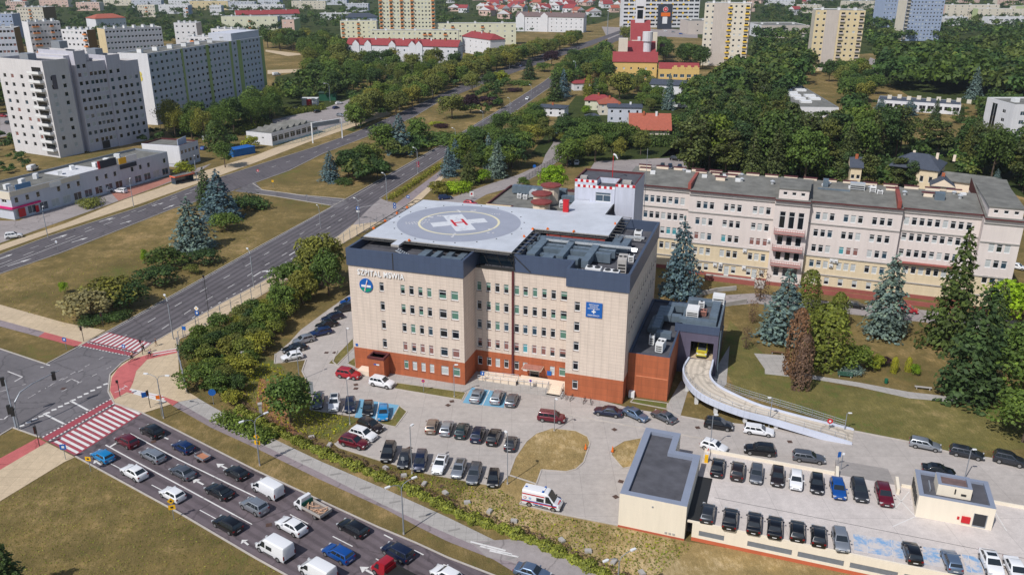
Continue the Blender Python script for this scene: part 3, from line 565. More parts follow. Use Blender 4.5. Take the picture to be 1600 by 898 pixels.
def unit(name, x, y, z, sx, sy, h, par, fans=2, m=None, rot=0):
    o = link(name, None, par, (x, y, z), rot); a = MB(); a.box(-sx/2, -sy/2, .15, sx/2, sy/2, h); a.box(-sx/2+.1, -sy/2+.1, 0, sx/2-.1, sy/2-.1, .15)
    for i in range(3): a.box(-sx/2+.15, -sy/2-.02, .3+i*h*.22, sx/2-.15, -sy/2-.002, .3+i*h*.22+h*.12, 1)
    a.build('casing', [m or WHITE, DARK], o)
    for i in range(fans):
        f = MB(); x0 = -sx/2+sx*(i+.5)/fans; f.cyl(x0, 0, h+.003, h+.12, min(sy, sx/fans)*.38, n=14, m=0); f.build('fan', [DARK], o)
    return o
unit('chiller', 43.2, 4.6, 21.45, 2.6, 1.6, 1.7, hosp); unit('chiller', 46.3, 4.2, 21.45, 2.6, 1.6, 1.6, hosp); unit('air_handler', 47.2, 9.0, 21.45, 1.5, 3.4, 2.5, hosp, 2, CONC, .1); unit('condenser', 46.8, 26.5, 21.45, 1.4, 1.4, 1.9, hosp, 1); unit('condenser', 47.8, 14, 21.45, 1.0, 1.2, 1.2, hosp, 1); unit('condenser', 40.9, 4.2, 21.45, 1.1, .9, 1.1, hosp, 1)
pi = MB()
for i in range(7): pi.tube([(33+i*.02, 18+i*.18, 22+.05*i), (48, 18+i*.17, 22+.04*i)], .06, 5)
pi.build('pipe_run', [DUCTL], hosp)
a = MB(); a.box(31, 18.9, 22.4, 42, 19.1, 23.3); a.build('red_roof_beam', [mat('brick_red_beam', rgb(150, 66, 56))], hosp)
# writing and badges
def fitted(name, txt, width, height, m, par, loc, rot=0, depth=.05, align='LEFT', flat=False):
    me = textmesh(txt, 1.0, 1.0); xs = [v.co.x for v in me.vertices]; zs = [v.co.z for v in me.vertices]; ys = [v.co.y for v in me.vertices]
    W, Hh = max(xs)-min(xs), max(zs)-min(zs); k = min(xs)+(W/2 if align == 'CENTER' else 0)
    for v in me.vertices: v.co = ((v.co.x-k)*width/W, (v.co.y)*depth, (v.co.z-min(zs))*height/Hh)
    if flat: me.transform(Matrix.Rotation(-PI/2, 4, 'X'))
    me.materials.clear(); me.materials.append(m); return link(name, me, par, loc, rot)
fitted('sign_lettering', 'SZPITAL MSWIA', 9.0, 1.05, mat('sign_letter_white', grey(.85), .5, 0), hosp, (1.85, -.16, 18.75), 0, .05)
def vdisc(par, name, x, y, z, r, m, d=.1, n=28, cut=None):
    a = MB(); p = [(x+r*math.cos(2*PI*i/n), z+r*math.sin(2*PI*i/n)) for i in range(n)]
    if cut is not None: p = [(u, min(v, cut)) for u, v in p]
    a.face([(u, y-d, v) for u, v in p], 0)
    for i in range(n): u, v = p[i], p[(i+1) % n]; a.face([(u[0], y, u[1]), (v[0], y, v[1]), (v[0], y-d, v[1]), (u[0], y-d, u[1])])
    return a.build(name, [m], par)
lg = vdisc(hosp, 'round_emblem', 3.35, -.02, 16.85, 1.3, BLUESIGN, .15)
vdisc(lg, 'green_segment', 3.35, -.175, 16.85, 1.22, mat('emblem_green', rgb(10, 140, 110), .5, 0), .02, 28, 16.35)
a = MB(); a.box(2.45, -.22, 16.55, 4.3, -.20, 16.95, 0); a.face([(2.95, -.24, 15.8), (3.2, -.24, 15.8), (3.75, -.24, 17.9), (3.6, -.24, 17.95)], 0); a.face([(3.1, -.25, 15.95), (3.2, -.25, 15.95), (3.7, -.25, 17.6), (3.63, -.25, 17.6)], 1); a.build('emblem_figure', [WHITE, RED], lg)
bd = MB(); bd.box(42.76, 1.74, 15.35, 45.5, 1.9, 17.95); bdo = bd.build('emergency_board', [BLUESIGN], hosp)
for i, (t, w) in enumerate([('SZPITALNY', 1.7), ('ODDZIAŁ', 1.4), ('RATUNKOWY', 2.0)]): fitted('board_lettering', t, w, .22, WHITE, bdo, (44.1, 1.72, 17.5-i*.35), 0, .015, 'CENTER')
fitted('board_lettering', 'EMERGENCY', 2.0, .24, WHITE, bdo, (44.1, 1.72, 15.6), 0, .015, 'CENTER')
a = MB(); a.box(43.75, 1.715, 16.28, 44.45, 1.735, 16.5); a.box(43.99, 1.713, 16.04, 44.21, 1.733, 16.74); a.build('white_cross', [WHITE], bdo)
a = MB(); a.box(.35, -.06, 4.6, .85, -.02, 5.1); a.build('number_plate', [BLUESIGN], hosp)
# porch, entrance and ramp
a = MB(); a.box(4.0, -2.4, 0, 7.1, -.005, 3.75, 0); parapet(a, rect(3.9, -2.5, 7.2, -.01), 4.15, .35, .3, 1, 2); a.prism(rect(3.9, -2.5, 7.2, -.01), 3.74, 3.8, 1, 1)
for i in range(4):
    p = rect(3.9, -2.5, 7.2, -.01); q = p[(i+1) % 4]; p = p[i]; a.face([(*p, 3.8), (*q, 3.8), (*q, 4.15), (*p, 4.15)], 1)
a.build('porch', [BRICK, MAROON, ROOFD], hosp); a = MB(); a.box(5.1, -2.44, 2.6, 6.2, -2.405, 2.85, 0); a.box(5.6, -2.45, 2.6, 6.2, -2.44, 2.85, 1); a.build('porch_sign', [BLUESIGN, WHITE], hosp)
a = MB(); a.box(1.5, -2.3, 0, 3.9, -.3, .9); a.build('porch_ramp', [CREAMW], hosp)
a = MB(); a.box(31.0, 3.9, 2.75, 34.6, 5.8, 2.95, 0); a.box(31.1, 3.85, 2.9, 34.5, 5.7, 3.05, 1); a.build('entrance_canopy', [CREAMW, REDB], hosp)
a = MB(); a.box(35.2, 5.74, 1.35, 36.0, 5.8, 2.2); a.build('entrance_sign', [BLUESIGN], hosp)
er = thing('entrance_ramp', 'pale stone access ramp and steps with rails before the hospital entrance', 'ramp', (*HA, 0), HY)
a = MB(); a.box(30.5, 3.4, 0, 39.2, 5.5, .75); a.box(23.2, 4.2, 0, 30.4, 5.4, .5); a.face([(23.2, 2.6, .15), (30.4, 2.6, .72), (30.4, 4.1, .72), (23.2, 4.1, .15)]); a.face([(23.2, 2.6, 0), (30.4, 2.6, 0), (30.4, 2.6, .72), (23.2, 2.6, .15)]); a.build('ramp_slab', [CREAMW], er)
a = MB()
for i in range(5): a.box(36.4, 3.3-.45*(i+1), 0, 38.8, 3.39-.45*i, .75-.14*(i+1))
a.build('steps', [CREAMW], er)
a = MB()
for y, x0, x1 in ((2.5, 23.2, 30.4), (4.15, 23.2, 30.4), (3.3, 30.5, 36.2)):
    for z in (1.0, 1.4): a.tube([(x0, y, z-.35), (x1, y, z)], .035, 5)
    for i in range(6): x = x0+(x1-x0)*i/5; a.cyl(x, y, .1, 1.4-.35*(1-i/5), .035, n=5)
for x in (36.3, 38.9):
    a.tube([(x, 1.0, .9), (x, 3.2, 1.6)], .035, 5)
    for i in range(3): a.cyl(x, 1.0+i*1.1, 0, .9+i*.35, .035, n=5)
a.build('handrail', [GALV], er)
for x, t in ((24.2, 0), (33.2, 1)):
    o = thing('sign_board', 'blue square disabled access sign on the entrance ramp' if not t else 'white square no stopping sign before the entrance ramp', 'sign', (*HW(x, 2.3), 0), HY)
    a = MB(); a.cyl(0, 0, 0, 1.9, .04, n=6); a.build('post', [GALV], o); a = MB(); a.box(-.35, -.09, 1.3, .35, -.05, 2.0, 0); a.build('panel', [BLUESIGN if not t else WHITE], o)
    if t: vdisc(o, 'symbol', 0, -.095, 1.65, .25, RED, .015, 16); vdisc(o, 'symbol', 0, -.115, 1.65, .18, BLUESIGN, .01, 16)
    else: a = MB(); a.box(-.06, -.11, 1.45, .1, -.095, 1.85); a.build('symbol', [WHITE], o)
# rooftop lift tower with the chequered parapet
lt_ = thing('lift_tower', 'white rooftop lift tower with red and white chequered edge behind the helipad', 'lift tower', (*HA, 0), HY)
PW = paneled('white_metal_cladding', rgb(205, 208, 222, .9), rgb(180, 184, 200), 1.2, 8, .015, .02, .6); PS = PW
block(lt_, [(30.5, 42.2), (35.2, 42.2), (35.2, 45), (39.4, 45), (39.4, 40.4), (43.4, 40.4), (43.4, 52), (30.5, 52)], 28.4, {}, [PW, MAROON, ROOFD], 0, (), .4, .3)
a = MB(); facade(a, 34.0, 41.0, 0, 5.2, 24.0, 27.0, [(1.2, 4.4, 24.2, 26.2, '-')]); a.box(34.0, 41.02, 27.0, 39.2, 45, 27.25, 1); a.box(39.0, 41.02, 24, 39.2, 44.9, 27, 0); a.box(34.0, 41.02, 24, 34.2, 44.9, 27, 0); a.build('lobby', [PW, ROOFD], lt_)
put_windows(lt_, [(34.0, 41.0, 0, 1.2, 3.2, 24.2, 2.0, 'b')], FRAMEW, True)
for y0, x0, x1, zz, ph in ((42.2, 30.5, 35.2, 28.05, 0), (42.2, 30.5, 35.2, 26.95, 1), (40.4, 39.4, 43.4, 28.05, 0), (41.0, 34.0, 39.2, 27.26, 1)):
    n = int((x1-x0)/.55); a = MB()
    for i in range(n):
        a.box(x0+(x1-x0)*i/n, y0-.03, zz-.25, x0+(x1-x0)*(i+1)/n, y0-.004, zz+.3, 0 if (i+ph) % 2 else 1)
    a.build('chequered_band', [WHITE, RED], lt_)
a = MB(); a.cyl(37.6, 46, 28.4, 33.4, .09, .05, 6, 0); a.build('windsock_mast', [RED], lt_); a = MB(); a.tube([(37.6, 46, 33.2), (38.1, 46, 33.0), (38.5, 46, 32.3)], .24, 8, 0, True, .12); a.build('windsock', [WHITE], lt_)
a = MB(); a.rbox(32, 44, 28.0, 1.4, 1.2, .7); a.build('roof_hatch', [CONC], lt_); a = MB(); a.rbox(41.3, 43, 28.0, 1.8, 1.2, .6); a.build('roof_hatch', [CONC], lt_); a = MB(); a.cyl(44, 50, 20, 34, .05, n=5); a.build('antenna', [GALV], lt_)
o = thing('red_cabinet', 'tall red fire cabinet at the back edge of the helipad', 'cabinet', (*HW(31.2, 32.4), 24.0), HY); a = MB(); a.box(-.55, -.4, 0, .55, .4, 2.3); a.box(-.6, -.45, 2.3, .6, .45, 2.42); a.build('body', [RED], o); a = MB(); a.box(.35, -.43, 1.0, .42, -.41, 1.3); a.build('handle', [DARK], o)
# brick annex, dark emergency hall with portal, roof plant
an = thing('brick_annex', 'low orange brick annex with a flat dark roof beside the hospital', 'annex', (*HA, 0), HY)
block(an, rect(49.7, 5.2, 56.7, 31), 8.25, {}, [BRICK, SLATE, ROOFD], 0, (), .45, .35)
a = MB(); a.box(51.2, 5.13, 4.0, 56.6, 5.19, 4.2); a.build('brick_course', [mat('pale_brick_course', rgb(206, 128, 92))], an)
a = MB(); a.box(50.2, 4.4, .1, 51.2, 5.15, 1.2); a.build('condenser', [WHITE], an)
for t in ((52.2, 13.5, 53.6, 24, 8.6, 9.9), (53.2, 12, 55.8, 13.4, 8.5, 9.6)): duct(*t, par=an)
unit('air_handler', 54.6, 8.6, 7.9, 1.3, 2.6, 1.7, an, 2, WHITE, -.1); unit('condenser', 52.8, 10.5, 7.9, .9, 1.1, 1.8, an, 1); a = MB(); a.tube([(51.6, 15, 8.4), (51.6, 21, 8.4), (53, 23, 8.8)], .45, 8); a.build('duct', [DUCT], an)
eh = thing('emergency_hall', 'violet grey emergency drive-in hall with a dark open portal', 'hall', (*HA, 0), HY)
block(eh, [(55.9, 17.3), (63.7, 17.3), (63.7, 31), (56.72, 31), (56.72, 17.6), (55.9, 17.6)], 9.6, {0: [(3.0, 7.05, 3.05, 6.4, '-')]}, [VIOLET, DUCT, ROOFD], 0, (), .4, .4)
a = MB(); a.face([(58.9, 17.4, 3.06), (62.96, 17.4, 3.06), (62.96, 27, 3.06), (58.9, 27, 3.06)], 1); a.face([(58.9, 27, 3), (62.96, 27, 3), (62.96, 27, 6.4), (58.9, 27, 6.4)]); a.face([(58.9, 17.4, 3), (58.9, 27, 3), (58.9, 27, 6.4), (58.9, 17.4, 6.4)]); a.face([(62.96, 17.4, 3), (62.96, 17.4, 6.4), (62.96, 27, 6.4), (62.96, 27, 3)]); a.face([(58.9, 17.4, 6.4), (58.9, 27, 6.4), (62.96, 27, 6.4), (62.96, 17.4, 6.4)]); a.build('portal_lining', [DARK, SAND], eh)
a = MB(); a.box(55.85, 17.18, 8.1, 63.75, 17.29, 9.62); a.build('portal_fascia', [SLATEP], eh)
duct(56.4, 17.9, 63, 19.4, 9.3, 10.2, DUCT, 'duct', eh); duct(61.6, 19.6, 63.0, 27.5, 9.3, 10.7, DUCT, 'duct', eh); duct(53.6, 24, 57.6, 25.6, 8.9, 10.2, DUCT, 'duct', eh); duct(57, 27.6, 63, 28.8, 9.3, 10.2, DUCT, 'duct', eh); duct(53.4, 19, 54.8, 23.9, 8.9, 10.1, DUCT, 'duct', eh); duct(54.9, 19, 56.6, 20.4, 8.9, 10.1, DUCT, 'duct', eh)
unit('air_handler', 58.4, 22.2, 9.25, 2.2, 3.0, 1.7, eh, 0); unit('air_handler', 62.4, 29.5, 9.25, 2.2, 2.0, 2.0, eh, 0); unit('condenser', 60.2, 23.4, 9.25, 1.2, 1.6, .9, eh, 2, REDB); unit('condenser', 59.5, 26.6, 9.25, 1.1, .6, 1.3, eh, 1)
a = MB(); a.tube([(63.95, 17.6, 0), (63.95, 17.6, 9.0)], .12, 8); a.tube([(63.95, 20, 6), (63.95, 27, 6)], .1, 6); a.build('downpipe', [DUCT], eh)
rp = thing('access_ramp', 'curved concrete vehicle ramp on white columns climbing to the dark portal', 'ramp', (0, 0, 0))
zr = [3.05, 3.0, 2.9, 2.7, 2.4, 2.0, 1.65, 1.1, .45, .06]
outer = [(1078, 560), (1069, 577), (1074, 594), (1091, 613), (1119, 628), (1160, 643), (1200, 653), (1260, 671), (1310, 686), (1331, 693)]; inner = [(1113, 562), (1111, 572), (1108, 588), (1120, 603), (1146, 617), (1180, 632), (1210, 641), (1262, 655), (1315, 668), (1334, 673)]
def smooth(pl, zs, n=40):
    out = []
    for i in range(n):
        t = i/(n-1)*(len(pl)-1); k = min(int(t), len(pl)-2); f = t-k; p0, p1, p2, p3 = (pl[max(0, min(len(pl)-1, j))] for j in (k-1, k, k+1, k+2))
        cr_ = lambda a, b, c, d: .5*(2*b+(c-a)*f+(2*a-5*b+4*c-d)*f*f+(3*b-a-3*c+d)*f**3)
        out.append((cr_(p0[0], p1[0], p2[0], p3[0]), cr_(p0[1], p1[1], p2[1], p3[1]), zs[k]+(zs[k+1]-zs[k])*f))
    return out
ow = smooth([G(*p, z) for p, z in zip(outer, zr)], zr); iw = smooth([G(*p, z) for p, z in zip(inner, zr)], zr)
a = MB(); v = 0
for i in range(39):
    p, q, r_, s_ = ow[i], ow[i+1], iw[i+1], iw[i]; l = L2(p, q)
    a.face([p, q, r_, s_], 0, [(0, v), (0, v+l), (5, v+l), (5, v)]); v += l; D = lambda t, h: (t[0], t[1], max(t[2]-h, 0))
    a.face([D(s_, .7), D(r_, .7), D(q, .7), D(p, .7)], 0)
rdk = a.build('ramp_deck', [asphalt('ramp_concrete', rgb(206, 194, 178), .06, 1, .8)], rp)
for nm, ln, sg in (('edge_beam', ow, -1), ('edge_beam', iw, 1)):
    a = MB()
    for i in range(39):
        p, q = ln[i], ln[i+1]; l = max(L2(p, q), .01); nx, ny = -(q[1]-p[1])/l*.3*sg, (q[0]-p[0])/l*.3*sg; A = lambda t, o, h: (t[0]+nx*o, t[1]+ny*o, max(t[2]+h, 0))
        for w in (([A(p, 0, -.8), A(q, 0, -.8), A(q, 0, .3), A(p, 0, .3)]), ([A(p, 0, .3), A(q, 0, .3), A(q, 1, .3), A(p, 1, .3)]), ([A(p, 1, .3), A(q, 1, .3), A(q, 1, -.8), A(p, 1, -.8)]), ([A(p, 1, -.8), A(q, 1, -.8), A(q, 0, -.8), A(p, 0, -.8)])): a.face(w)
    a.build(nm, [mat('white_concrete_beam', rgb(205, 210, 225, .95), .7, .06)], rp)
    if sg > 0: continue
    a = MB()
    for h in (.75, 1.15): a.tube([(p[0], p[1], p[2]+h) for p in ln[4:37]], .03, 4)
    for i in range(4, 37, 2): a.cyl(ln[i][0], ln[i][1], ln[i][2]+.2, ln[i][2]+1.15, .035, n=5)
    a.build('guard_rail', [GALV], rp)
for i in (2, 7, 12, 17, 22, 27):
    for f in (.12, .85):
        x, y, z = (ow[i][j]*(1-f)+iw[i][j]*f for j in range(3)); a = MB(); a.box(x-.28, y-.28, 0, x+.28, y+.28, max(z-.6, .1)); a.build('column', [WHITE], rp)
for lab, px in (('curved pale low wall behind the violet grey hall', [(1084, 480), (1087, 470), (1098, 461), (1120, 456), (1150, 453)]), ('short straight pale wall behind the violet grey hall', [(1130, 479), (1148, 476), (1166, 473)])): a = MB(); strip(a, gp(px), 0, .35, 0, 1.0); o = a.build('low_wall', [CONC]); tag(o, lab, 'wall')
o = thing('garden_shed', 'tiny brick shed with a pale roof beside the blue spruce', 'shed', (*G(1076, 462), 0), HY); a = MB(); a.box(-1.2, -1, 0, 1.2, 1, 2); a.build('wall', [BRICK], o); a = MB(); a.box(-1.5, -1.3, 2.0, 1.5, 1.3, 2.25); a.build('roof', [CONC], o)
# ---------------------------------------------------------------- the old hospital block
OP, OY = (41.66, 191.27), R(-20.25)
def OW_(a, b): c, s = math.cos(OY), math.sin(OY); return (OP[0]+c*a-s*b, OP[1]+s*a+c*b)
PINK = paneled('pink_cream_render', rgb(224, 212, 206, .95), rgb(214, 202, 192), 5, 3.6, .01, .02, .85, 0, .08); YEL = paneled('yellow_cream_render', rgb(228, 210, 178, .93), rgb(208, 186, 148), 5, .9, .02, .02, .85, 0, .1); RBASE = mat('red_brown_plinth', rgb(150, 86, 78), .85, .12)
old = thing('old_hospital', 'long four storey cream hospital block with grey roof behind the spruces', 'hospital', (*OP, 0), OY)
FL = [16.3, 12.35, 8.75, 5.05]
def trip(us, zs=FL, w=1.05, h=1.8): return [(u, u+w, z, z+h, random.choice(['d', 'd', 'w', 'wd', 'd', 'r', 't', 'b'] if z > 8 and z < 9 else ['d', 'd', 'd', 'w', 'dw', 'b'])) for z in zs for u in us]
s1u = [1.8, 3.33, 4.83, 8.1, 9.6, 11.1, 14.6, 16.03, 17.55]
e2 = trip(s1u)+[(u, u+1.05, 1.2, 3.0, 'wd') for u in (3.2, 4.7, 8.1, 11.1, 14.6, 17.6)]+[(9.5, 10.6, .5, 3.0, 'w'), (15.9, 17.0, .5, 3.0, 'w')]
e0 = trip([.7+1.45*i for i in range(10)]); tw = [(u, u+1.3, z, z+h, 'd') for u in (1.3, 3.3, 5.3) for z, h in ((13.9, 4.0), (9.9, 2.9), (6.3, 2.8), (2.4, 2.6))]
e6 = trip([1.3, 2.8, 4.3, 7.2, 8.7, 10.2, 13.1, 14.65, 16.2])+[(u, u+1.05, 1.2, 3.0, 'wd') for u in (2, 5, 8, 11, 14, 17)]
e8 = trip([.6+1.53*i for i in range(9)], [16.7, 13.1, 9.4, 5.6]); e10 = [(u, u+1.1, z, z+1.8, random.choice('dwb')) for u in (1.8, 3.3, 4.8) for z in (13.3, 9.8, 6.2)]
op = [(-16, 1.5), (0, 1.5), (0, 0), (19.4, 0), (19.4, -1.5), (27, -1.5), (27, 0), (46, 0), (46, 1.3), (61.5, 1.3), (61.5, -1.5), (68.9, -1.5), (68.9, 24), (61.5, 24), (61.5, 13.5), (-16, 13.5)]
w = MB(); items = []; wins = {0: e0, 2: e2, 4: tw, 6: e6, 8: e8, 10: e10, 11: trip([3+3*i for i in range(7)])}
for i in range(len(op)):
    p, q = op[i], op[(i+1) % len(op)]; an_ = math.atan2(q[1]-p[1], q[0]-p[0]); hs = wins.get(i, [])
    facade(w, *p, an_, L2(p, q), 0, 20.4, hs, 0, [(.9, 2), (7.8, 1 if i not in (4,) else 0)], .2); items += [(*p, an_, h[0], h[1]-h[0], h[2], h[3]-h[2], h[4]) for h in hs]
w.build('wall', [PINK, YEL, RBASE], old); items.sort(key=lambda t: (t[5] < 4, random.random())); put_windows(old, items, FRAMEW, True)
a = MB()
def cornice(x0, x1, y, z, d=.22, h=.22): a.box(x0+.01, y-d, z, x1-.01, y-.004, z+h)
for z in (15.35, 7.75, 3.45):
    for x0, x1, y in ((-16, 0, 1.5), (0, 19.4, 0), (27, 46, 0), (46, 61.5, 1.3), (61.5, 68.9, -1.5)): cornice(x0, x1, y, z)
for x0, x1, y in ((-16, 0, 1.5), (0, 19.4, 0), (19.4, 27, -1.5), (27, 46, 0), (46, 61.5, 1.3), (61.5, 68.9, -1.5)): cornice(x0, x1, y, 19.5, .3, .2)
a.build('cornice', [CONC], old)
r = MB()
for x0, x1, y, yb in ((-16, -.01, 1.5, 13.5), (0, 19.4, 0, 13.5), (19.41, 26.99, -1.5, 13.5), (27, 46, 0, 13.5), (46.01, 61.49, 1.3, 13.5), (61.5, 68.9, -1.5, 24)):
    y0 = y-.7; y1 = yb+.3; z0, z1 = 20.42, 20.42+(y1-y0)*.1
    r.face([(x0, y0, z0+.3), (x1, y0, z0+.3), (x1, y1, z1+.3), (x0, y1, z1+.3)], 0); r.face([(x0, y0, z0), (x1, y0, z0), (x1, y0, z0+.3), (x0, y0, z0+.3)], 1); r.face([(x1, y0, z0), (x1, y1, z0), (x1, y1, z1+.3), (x1, y0, z0+.3)], 1); r.face([(x0, y1, z0), (x0, y0, z0), (x0, y0, z0+.3), (x0, y1, z1+.3)], 1); r.face([(x1, y1, z0), (x0, y1, z0), (x0, y1, z1+.3), (x1, y1, z1+.3)], 1); r.face([(x0, y1, z0), (x1, y1, z0), (x1, y0, z0), (x0, y0, z0)], 1)
r.build('roof', [ROOFG, MAROON], old)
for x0, x1, y0, y1, z1 in ((20, 26.4, -1.2, 9, 23.0), (62, 68.4, -1.2, 20, 22.9)):
    a = MB(); n = [(.9+1.9*i, 1.8+1.9*i, 21.6, 22.4, 'd') for i in range(3)]; facade(a, x0, y0, 0, x1-x0, 20.6, z1, n, 0)
    a.face([(x1, y0, 20.6), (x1, y1, 20.6), (x1, y1, z1), (x1, y0, z1)]); a.face([(x1, y1, 20.6), (x0, y1, 20.6), (x0, y1, z1), (x1, y1, z1)]); a.face([(x0, y1, 20.6), (x0, y0, 20.6), (x0, y0, z1), (x0, y1, z1)]); a.box(x0-.2, y0-.2, z1, x1+.2, y1+.2, z1+.2, 1); a.build('attic', [PINK, ROOFG], old)
    put_windows(old, [(x0, y0, 0, h[0], .9, 21.6, .8, 'd') for h in n])
for z in (13.2, 9.3, 5.6):
    o = MB(); o.box(19.9, -3.0, z-.35, 26.5, -1.52, z, 0); o.box(19.9, -3.0, z, 26.5, -2.93, z+.15, 1); bo = o.build('balcony', [mat('balcony_red', rgb(170, 120, 116), .8, .1), CONC], old)
    o = MB()
    for h in (.45, .95): o.tube([(19.9, -1.6, z+h), (19.9, -2.95, z+h), (26.5, -2.95, z+h), (26.5, -1.6, z+h)], .035, 5)
    for i in range(14): o.cyl(19.9+6.6*i/13, -2.95, z, z+.95, .025, n=4)
    o.build('railing', [RBASE], bo)
for i in range(26):
    x = -14+random.random()*74; y = 8+random.random()*5
    if 19 < x < 27.5: continue
    k = i % 3; a = MB()
    if k == 0: a.rbox(x, y, 21.2, 1.6+random.random()*1.5, .8, 1.2); a.rbox(x, y, 22.4, 2.8, 1.0, .14, 0, 1); a.build('chimney', [CREAMW, MAROON], old)
    elif k == 1: a.cyl(x, y, 20.9, 22.3, .35, n=10); a.cyl(x, y, 22.3, 22.6, .6, .1, 10); a.build('roof_vent', [DUCTL], old)
    else: a.rbox(x, y, 21.0, 1.2, .8, 1.3, .2); a.build('roof_vent', [WHITE], old)
a = MB()
for i in range(17): a.box(-15+i*4.4, 13.2, 21.6, -12+i*4.4, 13.6, 22.6, 0); a.box(-15.1+i*4.4, 13.1, 22.6, -11.9+i*4.4, 13.7, 22.75, 1)
a.build('back_parapet', [CREAMW, MAROON], old)
unit('air_handler', 36.5, 9.5, 21.3, 3.2, 1.6, 2.0, old, 0, DUCTL); unit('condenser', 39.8, 8.5, 21.3, 1.3, .6, 1.8, old, 1); unit('condenser', 41.3, 7.8, 21.2, 1.2, .6, 1.2, old, 1); duct(29, 9, 30.2, 11, 21.4, 23.4, DUCT, 'duct', old); duct(52.5, 7, 54.5, 8.5, 21.2, 23, DUCT, 'duct', old); duct(28, 7.4, 35, 7.9, 21.3, 21.8, DUCT, 'duct', old)
a = MB(); a.box(44.6, -.75, 20.8, 45.4, 13, 22.3); a.build('fire_wall', [mat('rust_tin', rgb(140, 70, 60), .7, .15)], old); a = MB(); a.box(-.5, -.2, 20.8, .2, 13, 22.2); a.build('fire_wall', [mat('rust_tin_dark', rgb(150, 80, 70), .7, .15)], old)
for x, z in ((8.2, 2.9), (6.9, 2.6), (13.6, 2.7), (13.4, 6.9), (18.6, 10.0), (32.6, 6.8), (33.5, 6.8), (32.6, 5.6)):
    a = MB(); a.box(x, -.45, z, x+.85, -.03, z+.75, 0); a.cyl(x+.42, -.47, z+.37, z+.371, .28, n=8, m=1); a.build('wall_condenser', [WHITE, DARK], old)
a = MB(); a.box(5.5, -3.2, 0, 19.2, -.02, .45, 0); a.box(5.5, -3.3, 0, 17.0, -3.0, 1.1, 1); a.build('terrace', [SLAB, RBASE], old); a = MB()
for i in range(4): a.box(17.1, -3.2-.35*(i+1), 0, 19.2, -3.21-.35*i, .4-.1*i)
a.build('terrace_steps', [SLAB], old); a = MB(); a.box(28, -3.4, 0, 60, -3.1, 1.0); a.build('terrace_wall', [RBASE], old); a = MB(); a.box(46, .2, 8.2, 58, 1.29, 8.4); a.build('tin_ledge', [RBASE], old)
# yellow kitchen building with turret caps behind the helipad
kb = thing('kitchen_building', 'low yellow building with round maroon turret caps behind the helipad', 'building', (*HA, 0), HY)
block(kb, [(-5, 86), (2.4, 86), (2.4, 84), (24, 84), (24, 108), (-5, 108)], 8.5, {0: [(5.2, 6.3, 5.2, 6.4, 'd')], 5: [(3+4*i, 4.2+4*i, 5, 6.5, 'd') for i in range(5)]}, [YEL, MAROON, ROOFG], 0, (), .6, .4)
for x, y, z in ((11, 85.5, 10.3), (9.8, 90, 11.4), (11, 95, 12.6)):
    a = MB(); a.cyl(x, y, 7.9, z, 2.3, 2.3, 10, 0); a.build('turret', [CREAMW], kb); a = MB(); a.cyl(x, y, z, z+.35, 2.9, 2.9, 10); a.cyl(x, y, z+.35, z+.9, 2.8, .2, 10); a.build('turret_cap', [mat('turret_tin', rgb(128, 62, 58), .6, .12)], kb)
duct(-2, 100, 14, 102, 8.3, 10.4, DUCT, 'duct', kb); duct(4, 97, 5.6, 100, 8.3, 9.9, DUCTL, 'duct', kb); duct(14, 95, 22, 96.5, 8.3, 10, DUCT, 'duct', kb); unit('condenser', 16, 90.5, 7.95, 2.4, 1.6, 2.0, kb, 1); unit('condenser', 1.5, 96, 7.95, 1.2, .8, 1.4, kb, 1); unit('condenser', 3.4, 95.5, 7.95, 1.2, .8, 1.4, kb, 1)
# ---------------------------------------------------------------- roof-deck garage with its two small halls
DP, DY = (23.525, 90.411), R(-19.48); DZ = 2.7
def DW(a, b): c, s = math.cos(DY), math.sin(DY); return (DP[0]+c*a-s*b, DP[1]+s*a+c*b)
GW = paneled('smooth_cream_wall', rgb(238, 226, 206, .95), rgb(228, 214, 194), 6, 3, .01, .015, .8, 0, .07)
gar = thing('parking_garage', 'low cream garage with cars parked on its pale roof deck', 'garage', (*DP, 0), DY)
a = MB(); vents = [(.9+i*6.1 if i else .9, (.9+i*6.1 if i else .9)+(3.2 if i == 0 else 5.4), .95, 1.75, '-') for i in range(11)]
facade(a, 0, -.5, 0, 72, 0, DZ, vents, 0, [(.55, 1)], .25)
a.face([(72, -.5, 0), (72, 17.5, 0), (72, 17.5, DZ), (72, -.5, DZ)]); a.face([(72, 17.5, 0), (-.8, 17.5, 0), (-.8, 17.5, DZ), (72, 17.5, DZ)]); a.face([(-.8, 17.5, 0), (-.8, 11, 0), (-.8, 11, DZ), (-.8, 17.5, DZ)]); a.build('wall', [GW, mat('orange_plinth', rgb(190, 98, 66), .8, .08)], gar)
a = MB(); a.face([(-.8, -.5, DZ), (72, -.5, DZ), (72, 17.5, DZ), (-.8, 17.5, DZ)], 0); a.build('deck', [DECKC], gar)
for h in vents:
    a = MB(); a.face([(h[0], -.26, h[2]), (h[1], -.26, h[2]), (h[1], -.26, h[3]), (h[0], -.26, h[3])], 1)
    for i in range(6): a.box(h[0]+.02, -.45, h[2]+.03+i*.13, h[1]-.02, -.3, h[2]+.09+i*.13, 0)
    a.build('louvre', [GALV, DARK], gar)
a = MB(); a.box(-.7, -.48, DZ, 72, -.25, DZ+.25, 0); a.box(-.78, 17.2, DZ, 17.3, 17.48, DZ+.45, 0); a.box(26, 17.2, DZ, 72, 17.48, DZ+.4, 0); a.build('deck_kerb', [GW], gar)
for x in (17.6, 25.4): a = MB(); a.box(x-.2, 15.2, DZ, x+.2, 18.3, DZ+.9); a.build('gate_wall', [GW], gar)
